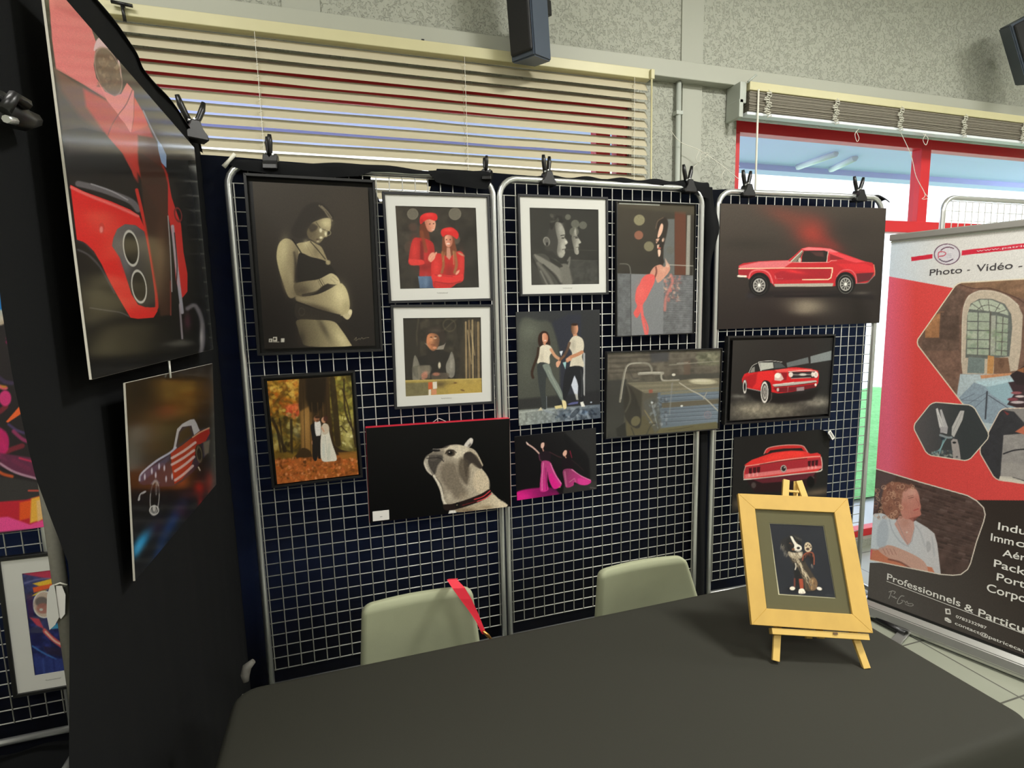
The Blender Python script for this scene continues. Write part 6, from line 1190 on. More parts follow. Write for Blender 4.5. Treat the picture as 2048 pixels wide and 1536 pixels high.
def a_easeldog(A):
    A.T(1440, 940, 3.6583)
    A.fill((30, 32, 40))
    for p in ([(480, 420), (640, 900)], [(620, 400), (800, 760)], [(380, 560), (520, 860)], [(560, 400), (680, 640)]): A.line(p, 4, (18, 19, 25), 5, .7)
    A.ell(620, 872, 130, 22, (14, 14, 18), 16, .9)
    r = random.Random(4)
    def fur(pts, n, L, ang, cols, w=4, a=.7):
        P_ = np.array(pts, float)
        for _ in range(n):
            q = r.random()*(len(P_)-1); k = int(q); c = P_[k]+(P_[k+1]-P_[k])*(q-k); x, y = c[0]+r.uniform(-1, 1)*c[2], c[1]+r.uniform(-6, 6); t = ang+r.uniform(-.3, .3); l = L*r.uniform(.6, 1.3)
            A.line([(x, y), (x+l*math.cos(t), y+l*math.sin(t))], w*r.uniform(.5, 1.2), r.choice(cols), 3, a*r.uniform(.5, 1))
    # torso slanting down to the right, haunch, legs
    A.poly([(488, 590), (560, 600), (606, 640), (640, 700), (690, 780), (712, 840), (690, 880), (632, 884), (612, 840), (596, 780), (552, 730), (520, 660)], (58, 50, 42), 5, 1, 1)
    A.ell(680, 834, 34, 48, (112, 86, 60), 6)
    fur([(520, 620, 16), (570, 680, 26), (620, 760, 26), (660, 840, 26)], 130, 26, 1.1, [(150, 134, 108), (104, 90, 70), (190, 176, 148), (70, 60, 50), (40, 36, 34)], 5, .8)
    fur([(560, 640, 10), (600, 720, 10), (640, 790, 10)], 50, 28, 1.1, [(206, 192, 164), (176, 160, 132)], 4, .8)
    fur([(670, 800, 22), (690, 860, 20)], 40, 18, 1.4, [(186, 156, 112), (140, 106, 70), (90, 70, 52)], 4, .8)
    A.poly([(536, 680), (572, 720), (600, 790), (606, 868), (584, 876), (572, 850), (552, 856), (544, 790)], (20, 19, 22), 5, 1, 1)
    A.poly([(576, 796), (606, 796), (612, 868), (586, 874)], (150, 66, 44), 5); A.line([(546, 796), (546, 850)], 12, (110, 50, 38), 5, .9); A.line([(626, 800), (630, 870)], 10, (92, 76, 58), 6, .8)
    A.ell(530, 866, 20, 14, (222, 212, 194), 4); A.poly([(580, 872), (608, 868), (622, 886), (624, 902), (590, 906), (574, 898)], (230, 220, 202), 4, 1, 1); A.ell(727, 868, 20, 12, (220, 212, 198), 4, 1, .3); A.line([(592, 892), (592, 904)], 2, (120, 100, 90), 2); A.line([(606, 890), (608, 904)], 2, (120, 100, 90), 2)
    A.line([(552, 684), (556, 706), (550, 728)], 9, (214, 204, 184), 5, .9, 1)
    # raised leg with a rust edge and the pad of the paw
    A.poly([(600, 660), (606, 620), (630, 600), (668, 600), (690, 624), (692, 680), (680, 700), (660, 680), (650, 640), (626, 650), (612, 680)], (26, 22, 24), 4, 1, 1)
    A.line([(604, 660), (612, 624), (640, 604), (676, 606), (688, 640), (688, 690)], 9, (140, 72, 50), 4, .95, 1); fur([(612, 640, 6), (640, 606, 8), (680, 620, 8)], 24, 14, 1.6, [(176, 106, 76), (110, 58, 44)], 3, .8); fur([(674, 690, 6), (676, 710, 6)], 12, 18, 1.5, [(150, 140, 130), (96, 90, 84)], 3, .8)
    A.poly([(618, 560), (624, 536), (642, 528), (662, 540), (672, 566), (664, 592), (640, 600), (622, 586)], (190, 172, 142), 4, 1, 1); A.ell(642, 578, 13, 10, (74, 56, 48), 3)
    for x, y in ((630, 556), (642, 546), (656, 552), (664, 566)): A.ell(x, y, 5, 6, (64, 48, 42), 2.5)
    # head: dark ears, white blaze, light muzzle
    A.poly([(440, 540), (452, 510), (486, 492), (520, 474), (556, 474), (588, 496), (600, 530), (592, 560), (560, 520), (520, 540), (500, 600), (470, 590), (456, 560)], (34, 33, 34), 5, 1, 1)
    A.poly([(486, 520), (510, 490), (550, 486), (580, 510), (590, 550), (570, 590), (530, 606), (496, 580)], (22, 21, 23), 4, 1, 1)
    fur([(452, 540, 10), (470, 580, 12), (490, 620, 12)], 50, 20, 1.7, [(120, 112, 98), (70, 66, 60), (160, 150, 130)], 3, .7); fur([(540, 480, 20), (590, 510, 8)], 26, 14, 1.0, [(110, 104, 92), (60, 58, 56)], 3, .6)
    A.poly([(514, 486), (530, 488), (546, 516), (566, 540), (592, 556), (598, 580), (580, 596), (552, 592), (540, 572), (544, 552), (528, 520)], (212, 206, 190), 4, 1, 1)
    A.ell(573, 571, 12, 9, (24, 20, 22), 3); A.line([(556, 590), (576, 592), (592, 584)], 3, (70, 50, 46), 3, .8); A.ell(524, 546, 7, 6, (84, 56, 34), 3); A.ell(524, 546, 3.5, 3.5, (10, 9, 9), 2); A.ell(562, 530, 5, 5, (70, 48, 32), 3); A.ell(514, 536, 8, 4, (120, 76, 46), 3, .8); A.ell(536, 580, 12, 9, (128, 80, 50), 5, .8)
    A.poly([(500, 596), (540, 606), (584, 600), (604, 600), (600, 640), (560, 650), (520, 640)], (150, 138, 116), 6, .9, 1); fur([(506, 606, 8), (550, 612, 22), (596, 606, 8)], 60, 20, 1.3, [(222, 212, 192), (176, 162, 136), (120, 106, 86)], 4, .8)
    # thin pale line round the print
    q = [(357, 387), (760, 405), (850, 940), (430, 912)]
    A.line(q+[q[0]], 9, (206, 200, 166), 3)
    A.line([(770, 912), (830, 918)], 3, (90, 94, 96), 3, .5)

# ---------------------------------------------------------------- hang them
c5 = lambda *p: sub(430, 300, 3.4133, p); c6 = lambda *p: sub(430, 700, 3.4133, p); c7 = lambda *p: sub(990, 300, 3.84, p); c8 = lambda *p: sub(990, 600, 3.84, p); cc = lambda *p: sub(1400, 620, 3.84, p)
# pregnant woman: canvas floating in a deep black frame
pl, w, h = PANEL.rect(c5((190, 158), (1090, 200), (1150, 1378), (288, 1402)), -0.0)
def floater(label, base, outer, inner, d0, depth, fw, paint, gain=1, ci=.010):
    pl, w, h = base.rect(outer, d0+depth)
    t = thing('framed_canvas', label, 'picture', tuple(pl.w(0, -h/2, d0)))
    obj('frame', frame_mesh(pl, w, h, fw, d0, d0+depth), 'frame_black', t)
    bm = bmesh.new(); lbox(bm, pl, -w/2+.002, w/2-.002, -h/2+.002, h/2-.002, d0+.001, d0+.004); obj('backing', bm, 'frame_black', t)
    pc, cw, ch = base.rect(inner, d0+depth-ci)
    bm = bmesh.new(); lbox(bm, pc, -cw/2, cw/2, -ch/2, ch/2, d0+.004, d0+depth-ci-.0006); obj('canvas', bm, 'edge_black', t)
    sheet(pc, -cw/2, cw/2, -ch/2, ch/2, d0+depth-ci, paint, 'print_satin', t, gain=gain)
    return t
G = 1.0
floater('large black-framed sepia portrait of a pregnant woman in profile', PANEL, c5((190, 158), (1090, 200), (1150, 1378), (288, 1402)), c5((247, 214), (1045, 258), (1092, 1335), (345, 1358)), .006, .035, .010, a_pregnant, G)
framed('framed photo of two girls in red berets with a wide white mount', PANEL, c5((1140, 283), (1878, 303), (1896, 1030), (1188, 1045)), .006, .022, .010, a_berets, 'mount', c5((1233, 380), (1785, 396), (1798, 943), (1262, 943)), 'frame_grey', gain=G)
framed('framed photo of a man leaning on a workshop plank, with white mount', PANEL, c5((1190, 1058), (1898, 1052), (1908, 1732), (1236, 1770)), .006, .022, .010, a_workshop, 'mount', c5((1283, 1148), (1815, 1142), (1823, 1655), (1303, 1683)), 'frame_grey', gain=G)
floater('small black-framed picture of a wedding couple under an autumn tree', PANEL, c6((312, 180), (958, 142), (1008, 868), (388, 948)), c6((355, 211), (930, 174), (978, 848), (425, 917)), .006, .030, .009, a_wedding, G, .006)
td, pld, wd_, hd_ = canvas('black canvas with red edges showing a pale dog in a collar looking up', PANEL, c6((1027, 532), (2008, 468), (2022, 1068), (1058, 1182)), .006, .034, a_dog, 'edge_red', gain=G)
a_, b_ = pld.loc(*c6((1075, 1103))[0], .04), pld.loc(*c6((1190, 1156))[0], .04)
bm = bmesh.new(); lbox(bm, pld, a_[0], b_[0], b_[1], a_[1], .0402, .0412, .001); pq = tag(obj('price_label', bm, 'sticker', td), 'small white price label in the lower left corner', None)
bm = bmesh.new(); cx_, cy_ = (a_[0]+b_[0])/2, (a_[1]+b_[1])/2; lbox(bm, pld, cx_-.004, cx_+.005, cy_-.005, cy_-.0035, .0414, .0416); obj('label_print', bm, 'ink', pq)
bm = bmesh.new(); e0 = pld.w(.0, hd_/2, .01); tube(bm, [pld.w(-.03, hd_/2-.002, .012), pld.w(-.005, hd_/2+.013, .004), pld.w(.0, hd_/2+.013, .004), pld.w(.03, hd_/2-.002, .012)], .0016, 6); obj('hanging_wire', bm, 'wire', td)
framed('black-framed black and white photo of two face profiles with a white mount', PANEL, c7((183, 335), (872, 362), (872, 1108), (190, 1125)), .006, .022, .009, a_profiles, 'mount', c7((270, 438), (797, 462), (797, 1033), (275, 1033)), 'frame_grey', gain=G)
framed('thin black-framed portrait of a woman with a bright red scarf behind glass', PANEL, c7((937, 393), (1550, 408), (1530, 1415), (932, 1432)), .006, .018, .0045, a_scarf, None, None, 'frame_black', gain=G)
canvas('unframed print of a man and a woman dancing in white shirts', PANEL, c8((162, 90), (806, 76), (810, 906), (181, 969)), .006, .006, a_dance, gain=G, pm='print_matte', name='photo_print')
canvas('small unframed print of two dancers in magenta trousers', PANEL, [(1030.9, 872.9), (1193.9, 856), (1192, 978), (1032.3, 1001.8)], .006, .006, a_magenta, gain=G, pm='print_matte', name='photo_print')
framed('black-framed glazed picture painted with a glass reflection of a bench, rail and blue stripes', PANEL, c8((848, 402), (1740, 366), (1735, 998), (862, 1065)), .010, .022, .005, a_bench_reflection, None, None, 'frame_black', gain=G)
canvas('large unframed print of a red fastback car seen from the side', PANELC, [(1439.5, 406.5), (1771, 416.5), (1760.8, 645.5), (1436.8, 659.2)], .008, .008, a_sidecar, gain=G, pm='print_satin', name='photo_print')
floater('black-framed picture of a red convertible car seen from the front corner', PANELC, cc((208, 203), (1036, 185), (1008, 830), (200, 882)), cc((250, 236), (1015, 211), (992, 798), (232, 849)), .006, .030, .009, a_frontcar, G, .008)
# rear view print with its curled upper right corner
pr, wr, hr = PANELC.rect([(1470.3, 876.5), (1662.5, 857.5), (1657, 1002), (1466.8, 1027)], .02)
tr = thing('photo_print', 'unframed print of a red car seen from behind, with a curled upper corner', 'picture', tuple(pr.w(0, -hr/2, .006)))
def curl(U, V, Pn):
    s_ = (U-(wr/2-.078))/math.sqrt(2)*1.0+(V-(hr/2-.002))/math.sqrt(2); s_ = np.maximum(0, s_)  # distance past the fold line
    R0 = .016; ang = np.minimum(s_/R0, 2.6); ex_ = np.maximum(0, s_-2.6*R0)
    along = R0*np.sin(ang)+ex_*np.cos(2.6); outw = R0*(1-np.cos(ang))+ex_*np.sin(2.6)
    sh = (along-s_)/math.sqrt(2)
    return Pn+np.outer(sh, pr.ex)+np.outer(sh, pr.up)+np.outer(outw, pr.n)
sheet(pr, -wr/2, wr/2, -hr/2, hr/2, .010, a_rearcar, 'print_matte', tr, gain=G, bend=curl)
bm = bmesh.new(); lbox(bm, pr, -wr/2, wr/2-.08, -hr/2, hr/2, .006, .009); obj('backing', bm, 'edge_black', tr)
bm = bmesh.new(); q = pr.loc(1663, 870, .045); R3 = .62
exx = pr.ex*math.cos(-R3-.3)+pr.up*math.sin(-R3-.3); upp = -pr.ex*math.sin(-R3-.3)+pr.up*math.cos(-R3-.3)
obox(bm, pr.w(q[0], q[1], .045), exx, upp, pr.n, .056, .020, .001, .0004); pq = tag(obj('price_label', bm, 'sticker', tr), 'small white price label on the curled corner', None)
bm = bmesh.new()
for k in range(5): obox(bm, pr.w(q[0], q[1], .0459)+exx*(-.016+.008*k), exx, upp, pr.n, .0045, .009, .0003)
obj('label_print', bm, 'ink', pq)

# the two boards on the side panel
SIDE = Plane((-1.07, -.7, 1.6), (0, 1, 0), (0, 0, 1))     # right axis runs away from the viewer, normal faces +X
def board(label, pl, x0, x1, y0, y1, th_, paint, gain=1):
    t = thing('acrylic_board', label, 'picture', tuple(pl.w(0, y0, 0)))
    bm = bmesh.new(); lbox(bm, pl, x0, x1, y0, y1, -th_, -.0006); obj('board', bm, 'edge_white', t)
    sheet(pl, x0+.0004, x1-.0004, y0+.0004, y1-.0004, 0, paint, 'print_gloss', t, gain=gain, step=.8)
    return t
board('large glossy board at the left showing the front corner of a red car', SIDE, -.478, .408, -.092, .522, .004, a_bigcar, G)
lean2 = math.atan2(.022, .385)
SIDE2 = Plane((-1.07, -.7, 1.476), (0, 1, -.03), (math.sin(lean2), 0, math.cos(lean2)))
SIDE2.ex /= np.linalg.norm(SIDE2.ex)
board('glossy board with a white-roofed car in stars and stripes, below the larger board', SIDE2, -.340, .378, -.392, 0, .004, a_flagcar, G)
bm = bmesh.new(); q0, q1 = hit(338, 722, 0, -1.068), hit(341, 756, 0, -1.066); tube(bm, [q0, q1], .0025, 6); tag(obj('wire_hook', bm, 'wire'), 'short bright wire hook between the two car boards', 'hook')

# the pictures on the far-left panel
canvas('colourful painted portrait high on the far-left panel, cut off by black fabric', PANEL, [(-330, 405), (35, 405), (97, 1051), (-250, 1105)], .006, .010, a_colour, gain=G, pm='print_satin', name='painted_portrait')
framed('small framed colourful painted portrait with a wide white mount, low on the far-left panel', PANEL, [(-14, 1119), (112, 1103), (140, 1378), (29, 1396)], .006, .020, .012, a_colour2, 'mount', [(40.4, 1148), (109, 1139), (131, 1342), (73, 1349.6)], 'frame_black', gain=G)
t = thing('paper_tag', 'folded white paper tag tied to the tube of the far-left panel', 'tag', tuple(hit(115, 1215, 1, -.06)))
def flat(name, pts, v, m, parent, th_=.0012):
    bm = bmesh.new(); a = [bm.verts.new(hit(x, y, 1, v)) for x, y in pts]; b = [bm.verts.new(hit(x, y, 1, v)+np.array((0, th_, 0))) for x, y in pts]; n = len(pts)
    bm.faces.new(a); bm.faces.new(b[::-1])
    for i in range(n): bm.faces.new((a[i], b[i], b[(i+1) % n], a[(i+1) % n]))
    return obj(name, bm, m, parent)
flat('paper', [(94, 1190), (100, 1172), (108, 1168), (112, 1190), (118, 1235), (110, 1250), (99, 1260), (93, 1230)], -.086, 'mount', t)
flat('paper', [(112, 1172), (124, 1172), (131, 1190), (130, 1228), (122, 1238), (114, 1230)], -.082, 'sticker', t)
bm = bmesh.new(); tube(bm, [hit(104, 1172, 1, -.08), hit(120, 1166, 1, -.079), hit(134, 1170, 1, -.076)], .003, 6); obj('string', bm, 'cordw', t)

# picture on the easel
FR = Plane(mid+nrm_e*.014, ex, up)
if FR.n@nrm_e < 0: FR.n = -FR.n
framed('photo of a dog raising a paw, in a wide wooden frame on the easel', FR, [(1476.4, 987), (1696, 996), (1746, 1266.7), (1503.4, 1249)], 0, .014, .0385, a_easeldog, 'olive_mount', [(1537.6, 1045.8), (1647.8, 1050.7), (1672.4, 1197), (1557.5, 1189.3)], 'wood', gain=G)

# ================================================================== ROLL-UP BANNER
BD = np.array((.30, -.954, 0)); BD /= np.linalg.norm(BD)
BP = hit(1738, 1222, 2, .03)
BAN = Plane(BP, BD, (0, 0, 1))
BX0, BX1, BZ0, BZ1 = -.011, .839, .068, 1.872
def hexa(A, pts, draw, border=(226, 214, 190), bw=9, sm=1):
    # rounded outline: cut each corner
    P_ = [np.array(p, float) for p in pts]; out = []
    for i, p in enumerate(P_):
        a, b = P_[i-1], P_[(i+1) % len(P_)]
        da, db = a-p, b-p; out += [tuple(p+da/np.linalg.norm(da)*34), tuple(p+da/np.linalg.norm(da)*12+db/np.linalg.norm(db)*12), tuple(p+db/np.linalg.norm(db)*34)]
    keep = A.c.copy(); draw(A); inside = np.zeros((len(A.X), 3)); tmp = A.c; A.c = inside; A.poly(out, (1, 1, 1), 2); m_ = A.c.copy(); A.c = keep*(1-m_)+tmp*m_
    A.line(out+[out[0]], bw, border, 3)
def a_banner(A):
    k = 4.267
    A.T(1700, 420, k)
    A.fill(((206, 220, 232), (216, 214, 210), (340, 500, 800, 500)))  # bluish window light at the left edge is painted into the white header
    A.poly([(300, 562), (340, 568), (875, 665), (1500, 590), (2300, 560), (2300, 2600), (100, 2600)], ((228, 104, 130), (218, 76, 74), (330, 900, 560, 900)), 3)  # red turns pink at the left: flare painted into the colour
    A.c[A.Y > 2000] = A.c[A.Y > 2000]
    A.poly([(522, 402), (705, 375), (703, 414), (524, 437)], (206, 44, 66), 3); A.poly([(955, 345), (2300, 190), (2300, 240), (952, 388)], (206, 44, 66), 3)
    A.ell(828, 378, 112, 90, (212, 208, 214), 4); A.ring(828, 378, 108, 87, 7, (96, 60, 84), 3)
    A.line([(884, 328), (850, 318), (806, 324), (776, 344)], 8, (84, 30, 60), 3, 1, 1); A.line([(762, 418), (790, 436), (830, 440), (878, 420)], 8, (60, 30, 60), 3, 1, 1); A.line([(754, 410), (758, 362), (800, 358), (818, 372), (800, 390), (762, 396)], 7, (190, 40, 70), 3, 1, 1)
    for y in (378, 392, 406): A.line([(812, y), (866, y-3)], 2, (150, 150, 170), 2, .6)
    # large photo: stone hall with an arched glass door
    def hall(A):
        A.T(1700, 420, k); A.fill((118, 92, 80))
        A.poly([(900, 620), (1485, 588), (2300, 560), (2300, 800), (1485, 760), (1250, 690), (1040, 660)], (134, 104, 82), 8); A.line([(930, 632), (1050, 670), (1200, 670), (1400, 740), (1485, 790)], 8, (84, 62, 54), 6, .9, 1)
        A.poly([(640, 1000), (760, 850), (880, 640), (990, 700), (940, 900), (930, 1200), (600, 1200)], (104, 84, 74), 10); A.poly([(640, 900), (770, 880), (760, 1090), (640, 1090)], (170, 122, 86), 8); A.poly([(780, 900), (930, 900), (930, 1120), (770, 1100)], (86, 70, 62), 14, .8); A.line([(740, 872), (800, 870)], 10, (150, 112, 90), 5, .8); A.noise(.2, 40, 4)
        arch = [(950, 1300), (956, 960), (970, 820), (1010, 730), (1100, 685), (1220, 690), (1340, 730), (1430, 800), (1475, 900), (1460, 1180), (1430, 1370), (1340, 1360), (1380, 1100), (1385, 900), (1330, 800), (1200, 750), (1080, 760), (1010, 840), (990, 1000), (975, 1300)]
        A.poly([(950, 1300), (956, 960), (970, 820), (1010, 730), (1100, 685), (1220, 690), (1340, 730), (1430, 800), (1475, 900), (1460, 1180), (1430, 1370), (1200, 1400), (960, 1400)], (190, 176, 158), 5); A.line([(955, 1300), (958, 960), (976, 810), (1020, 730), (1110, 690), (1230, 694), (1350, 740), (1440, 820)], 8, (214, 204, 188), 6, .8, 1)
        A.poly([(985, 1260), (1000, 900), (1030, 800), (1100, 758), (1210, 758), (1320, 800), (1376, 890), (1385, 1000), (1360, 1250), (1170, 1270)], (104, 108, 104), 4, 1, 0); A.poly([(1010, 845), (1050, 790), (1120, 764), (1210, 768), (1300, 806), (1350, 870), (1352, 900), (1250, 870)], (176, 184, 166), 4)
        for x0, y0, x1, y1 in ((1130, 860, 1040, 800), (1140, 860, 1100, 772), (1190, 860, 1180, 765), (1240, 866, 1280, 796), (1262, 876, 1336, 850)): A.line([(x0, y0), (x1, y1)], 7, (104, 104, 98), 3)
        A.line([(1080, 858), (1130, 820), (1200, 812), (1280, 846)], 7, (104, 104, 98), 3, 1, 1)
        A.poly([(1004, 872), (1190, 880), (1185, 1240), (998, 1230)], (160, 170, 152), 4); A.poly([(1256, 900), (1350, 925), (1338, 1245), (1244, 1240)], (156, 166, 148), 4); A.poly([(1200, 900), (1244, 900), (1238, 1240), (1196, 1240)], (176, 178, 164), 4, .8)
        A.speckle(60, (1004, 1020, 1340, 1240), 16, [(140, 156, 122), (190, 196, 176), (120, 140, 120)], 3, .5, 6)
        for x in (1094,): A.line([(x, 876), (x-6, 1240)], 9, (96, 98, 96), 3)
        A.line([(1306, 915), (1292, 1240)], 8, (96, 94, 90), 3)
        for y in (950, 1026, 1104, 1180): A.line([(1002, y), (1190, y+4)], 8, (96, 98, 96), 3); A.line([(1252, y+16), (1346, y+24)], 7, (96, 94, 90), 3)
        A.line([(1200, 870), (1190, 1250)], 12, (96, 92, 86), 4)
        A.poly([(1010, 1255), (1150, 1265), (1145, 1395), (1000, 1390)], (118, 130, 128), 4); A.poly([(1176, 1240), (1230, 1250), (1220, 1420), (1168, 1410)], (190, 140, 90), 4); A.poly([(1230, 1260), (1350, 1260), (1370, 1390), (1225, 1420)], (126, 96, 78), 4); A.ell(1290, 1310, 26, 40, (104, 78, 64), 6, .7)
        A.poly([(940, 1400), (1485, 1400), (1900, 1420), (1900, 1900), (860, 1900)], (176, 190, 196), 10); A.poly([(1080, 1460), (1400, 1440), (1420, 1560), (1120, 1600)], (180, 206, 216), 20, .9); A.poly([(1110, 1410), (1380, 1390), (1370, 1410), (1120, 1440)], (196, 140, 104), 6)
        A.T(1700, 760, k); A.poly([(890, 190), (1060, 20), (1170, 60), (1500, 20), (1500, 420), (1130, 360)], (140, 156, 170), 8); A.noise(.1, 14, 2); A.poly([(1160, 60), (1400, 10), (1500, 60), (1500, 200), (1380, 240), (1200, 120)], (150, 178, 190), 10)
        for p in ([(900, 190), (1060, 120)], [(1000, 210), (1160, 110)], [(1060, 240), (1160, 150)], [(940, 170), (1120, 180)]): A.line(p, 5, (96, 104, 116), 4, .7)
        A.line([(1170, 100), (1155, 330)], 14, (70, 74, 82), 4); A.line([(1180, 130), (1350, 240)], 5, (60, 60, 70), 3)
        A.poly([(1350, 20), (1500, 0), (1500, 260), (1340, 210), (1400, 120)], (64, 50, 54), 8); A.ell(1420, 110, 46, 12, (150, 90, 96), 5); A.ell(1390, 165, 46, 14, (130, 70, 80), 5); A.ell(1450, 140, 40, 10, (206, 190, 190), 5); A.ell(1430, 190, 60, 12, (190, 176, 180), 5)
        A.T(1700, 420, k); A.poly([(1365, 1410), (1485, 1330), (1900, 1300), (1900, 1530), (1420, 1490)], (52, 44, 46), 6); A.poly([(1420, 1370), (1485, 1340), (1485, 1390)], (150, 100, 70), 6)
    A.T(1700, 420, k)
    hexa(A, [(915, 622), (1500, 588), (2400, 540), (2400, 2000), (1150, 1900), (560, 1130)], hall)
    # small photo: a manor with towers from above
    def manor(A):
        A.T(1700, 420, k); A.fill((120, 116, 88)); A.noise(.5, 40, 7)
        A.speckle(120, (480, 1085, 1050, 1190), 22, [(74, 86, 56), (100, 110, 74), (60, 70, 46), (124, 126, 92)], 2, .8, 10); A.speckle(150, (350, 1170, 580, 1540), 20, [(104, 122, 122), (70, 88, 88), (130, 142, 136), (84, 98, 80)], 3, .8, 8, 3)
        A.poly([(560, 1200), (700, 1200), (800, 1190), (840, 1280), (800, 1440), (570, 1410)], (96, 84, 78), 6); A.poly([(680, 1190), (760, 1180), (900, 1230), (820, 1260), (780, 1250)], (176, 160, 148), 5); A.speckle(40, (600, 1260, 800, 1420), 14, [(136, 120, 110), (70, 62, 60), (160, 146, 136)], 5, .7, 4)
        A.poly([(804, 1230), (910, 1226), (900, 1290), (840, 1310), (846, 1450), (800, 1450)], (206, 194, 182), 4); A.poly([(790, 1236), (822, 1150), (856, 1236)], (104, 100, 104), 4); A.poly([(580, 1216), (604, 1150), (628, 1212)], (150, 146, 146), 4); A.poly([(590, 1216), (620, 1214), (616, 1300), (590, 1350)], (190, 180, 164), 5)
        A.poly([(850, 1250), (1010, 1240), (1060, 1330), (930, 1420), (850, 1420)], (130, 100, 92), 6); A.poly([(900, 1300), (1010, 1290), (1000, 1330), (900, 1350)], (170, 130, 118), 6, .8); A.poly([(930, 1380), (1010, 1330), (1040, 1340), (1080, 1410), (1000, 1500), (940, 1470)], (206, 190, 174), 6); A.poly([(1010, 1330), (1090, 1330), (1090, 1400), (1060, 1400)], (56, 52, 44), 6)
        A.line([(530, 1410), (650, 1440), (740, 1460), (900, 1450)], 16, (196, 168, 140), 8); A.poly([(440, 1470), (760, 1480), (1060, 1450), (1000, 1640), (480, 1640)], (152, 136, 84), 14); A.line([(720, 1490), (780, 1470), (900, 1480)], 12, (70, 66, 50), 6, .8, 1)
        A.T(1700, 760, k); A.poly([(500, 40), (1000, 20), (930, 200), (520, 200)], (164, 134, 78), 16, .8); A.line([(700, 122), (740, 132), (752, 90)], 6, (96, 84, 50), 4, .8, 1)
    A.T(1700, 420, k)
    hexa(A, [(348, 1362), (530, 1088), (905, 1092), (1098, 1388), (905, 1642), (470, 1632)], manor, (222, 214, 196), 8)
    # right hexagon: a hand writing
    def writing(A):
        A.T(1700, 760, k); A.fill((58, 58, 62)); A.poly([(1310, 470), (1700, 440), (1700, 900), (1280, 860)], (150, 146, 144), 6); A.noise(.12, 30, 3); A.poly([(1290, 250), (1400, 270), (1500, 380), (1500, 240)], (140, 136, 134), 8); A.poly([(1310, 260), (1360, 290), (1340, 300)], (150, 60, 60), 8, .8)
        A.poly([(1410, 440), (1500, 380), (1700, 380), (1700, 460), (1500, 470)], (190, 110, 86), 8); A.line([(1310, 630), (1400, 600), (1500, 590)], 12, (50, 50, 54), 4, 1, 1); A.poly([(1280, 820), (1380, 825), (1500, 870), (1500, 900), (1270, 850)], (210, 204, 192), 6); A.line([(1390, 830), (1490, 860)], 8, (50, 50, 54), 3); A.poly([(1290, 700), (1500, 720), (1500, 860), (1300, 830)], (170, 164, 160), 20, .5)
    A.T(1700, 760, k)
    hexa(A, [(1098, 605), (1290, 243), (1700, 235), (2000, 560), (1800, 930), (1240, 850)], writing, (222, 204, 188), 8)
    def blades(A):
        A.T(1700, 760, k); A.fill(((92, 88, 90), (60, 64, 66), (560, 500, 950, 500)))
        A.poly([(732, 246), (748, 240), (780, 330), (830, 390), (828, 460), (790, 450), (762, 400)], (206, 204, 204), 4); A.poly([(766, 254), (782, 250), (834, 400), (826, 440), (790, 380)], (184, 182, 184), 4); A.line([(752, 300), (790, 400)], 3, (120, 116, 118), 3, .8)
        A.poly([(940, 262), (976, 262), (960, 340), (888, 488), (866, 470), (870, 400)], (186, 184, 182), 4); A.line([(955, 280), (880, 440)], 4, (140, 138, 138), 3, .8)
        A.poly([(770, 400), (836, 400), (830, 450), (770, 450)], (170, 166, 170), 5); A.line([(770, 470), (830, 490), (866, 490)], 18, (150, 160, 166), 6, .9, 1); A.line([(790, 540), (800, 500), (770, 590), (700, 625)], 12, (120, 160, 166), 6, .9, 1); A.line([(820, 500), (780, 570), (760, 640)], 9, (150, 190, 196), 5, .8, 1); A.ell(790, 500, 16, 12, (50, 60, 70), 5)
        A.poly([(862, 520), (880, 500), (915, 508), (930, 560), (946, 680), (880, 670)], (166, 158, 156), 4, 1, 0); A.ell(890, 534, 16, 9, (40, 40, 42), 3); A.ell(912, 656, 10, 8, (90, 90, 92), 4); A.speckle(50, (690, 600, 870, 665), 9, [(120, 150, 150), (80, 90, 96), (170, 170, 160)], 5, .7, 4)
    A.T(1700, 760, k)
    hexa(A, [(534, 396), (700, 188), (1050, 216), (1196, 478), (1010, 692), (660, 640)], blades, (226, 216, 198), 8)
    # dark foot of the print
    A.T(1700, 760, k)
    A.poly([(1070, 1026), (2400, 1034), (2400, 2600), (0, 2600), (0, 1560), (900, 1560)], ((86, 80, 78), (54, 46, 43), (300, 1700, 1300, 1300)), 3)
    A.poly([(1030, 1024), (2400, 1034), (2400, 2600), (0, 2600), (0, 1560), (900, 1560), (1100, 1200)], ((84, 79, 77), (54, 46, 43), (300, 1700, 1300, 1300)), 3)
    # portrait with brick wall
    edge = [(100, 720), (222, 758), (600, 872), (1000, 985), (1080, 1030), (1140, 1090), (1154, 1150), (1140, 1210), (1080, 1380), (1020, 1540), (985, 1640)]
    E5 = [(1500, 190), (1470, 250), (1400, 302), (1320, 310), (1190, 300), (450, 150), (380, 135)]     # lower crop, 5.12 px per px
    low = [((x/5.12+1648-1700)*k, (y/5.12+1090-760)*k) for x, y in E5]
    full_ = edge[:9]+low
    def woman(A):
        A.T(1700, 760, k); A.fill((84, 66, 62)); A.noise(.25, 60, 5)
        r = random.Random(9)
        for row in range(16):
            y = 840+row*46
            for q in range(14):
                x = 560+q*62+(row % 2)*30; yy = y+(x-560)*.30-120
                if r.random() < .85: A.line([(x, yy), (x+44, yy+12)], r.uniform(10, 22), r.choice([(70, 54, 52), (98, 80, 76), (60, 48, 46), (110, 92, 88), (84, 68, 66)]), 6, .7)
                A.line([(x-4, yy+16), (x+54, yy+32)], 3, (122, 106, 100), 4, .5)
        A.poly([(180, 760), (400, 820), (300, 900), (240, 1100), (190, 1150)], (92, 78, 80), 14, .9)
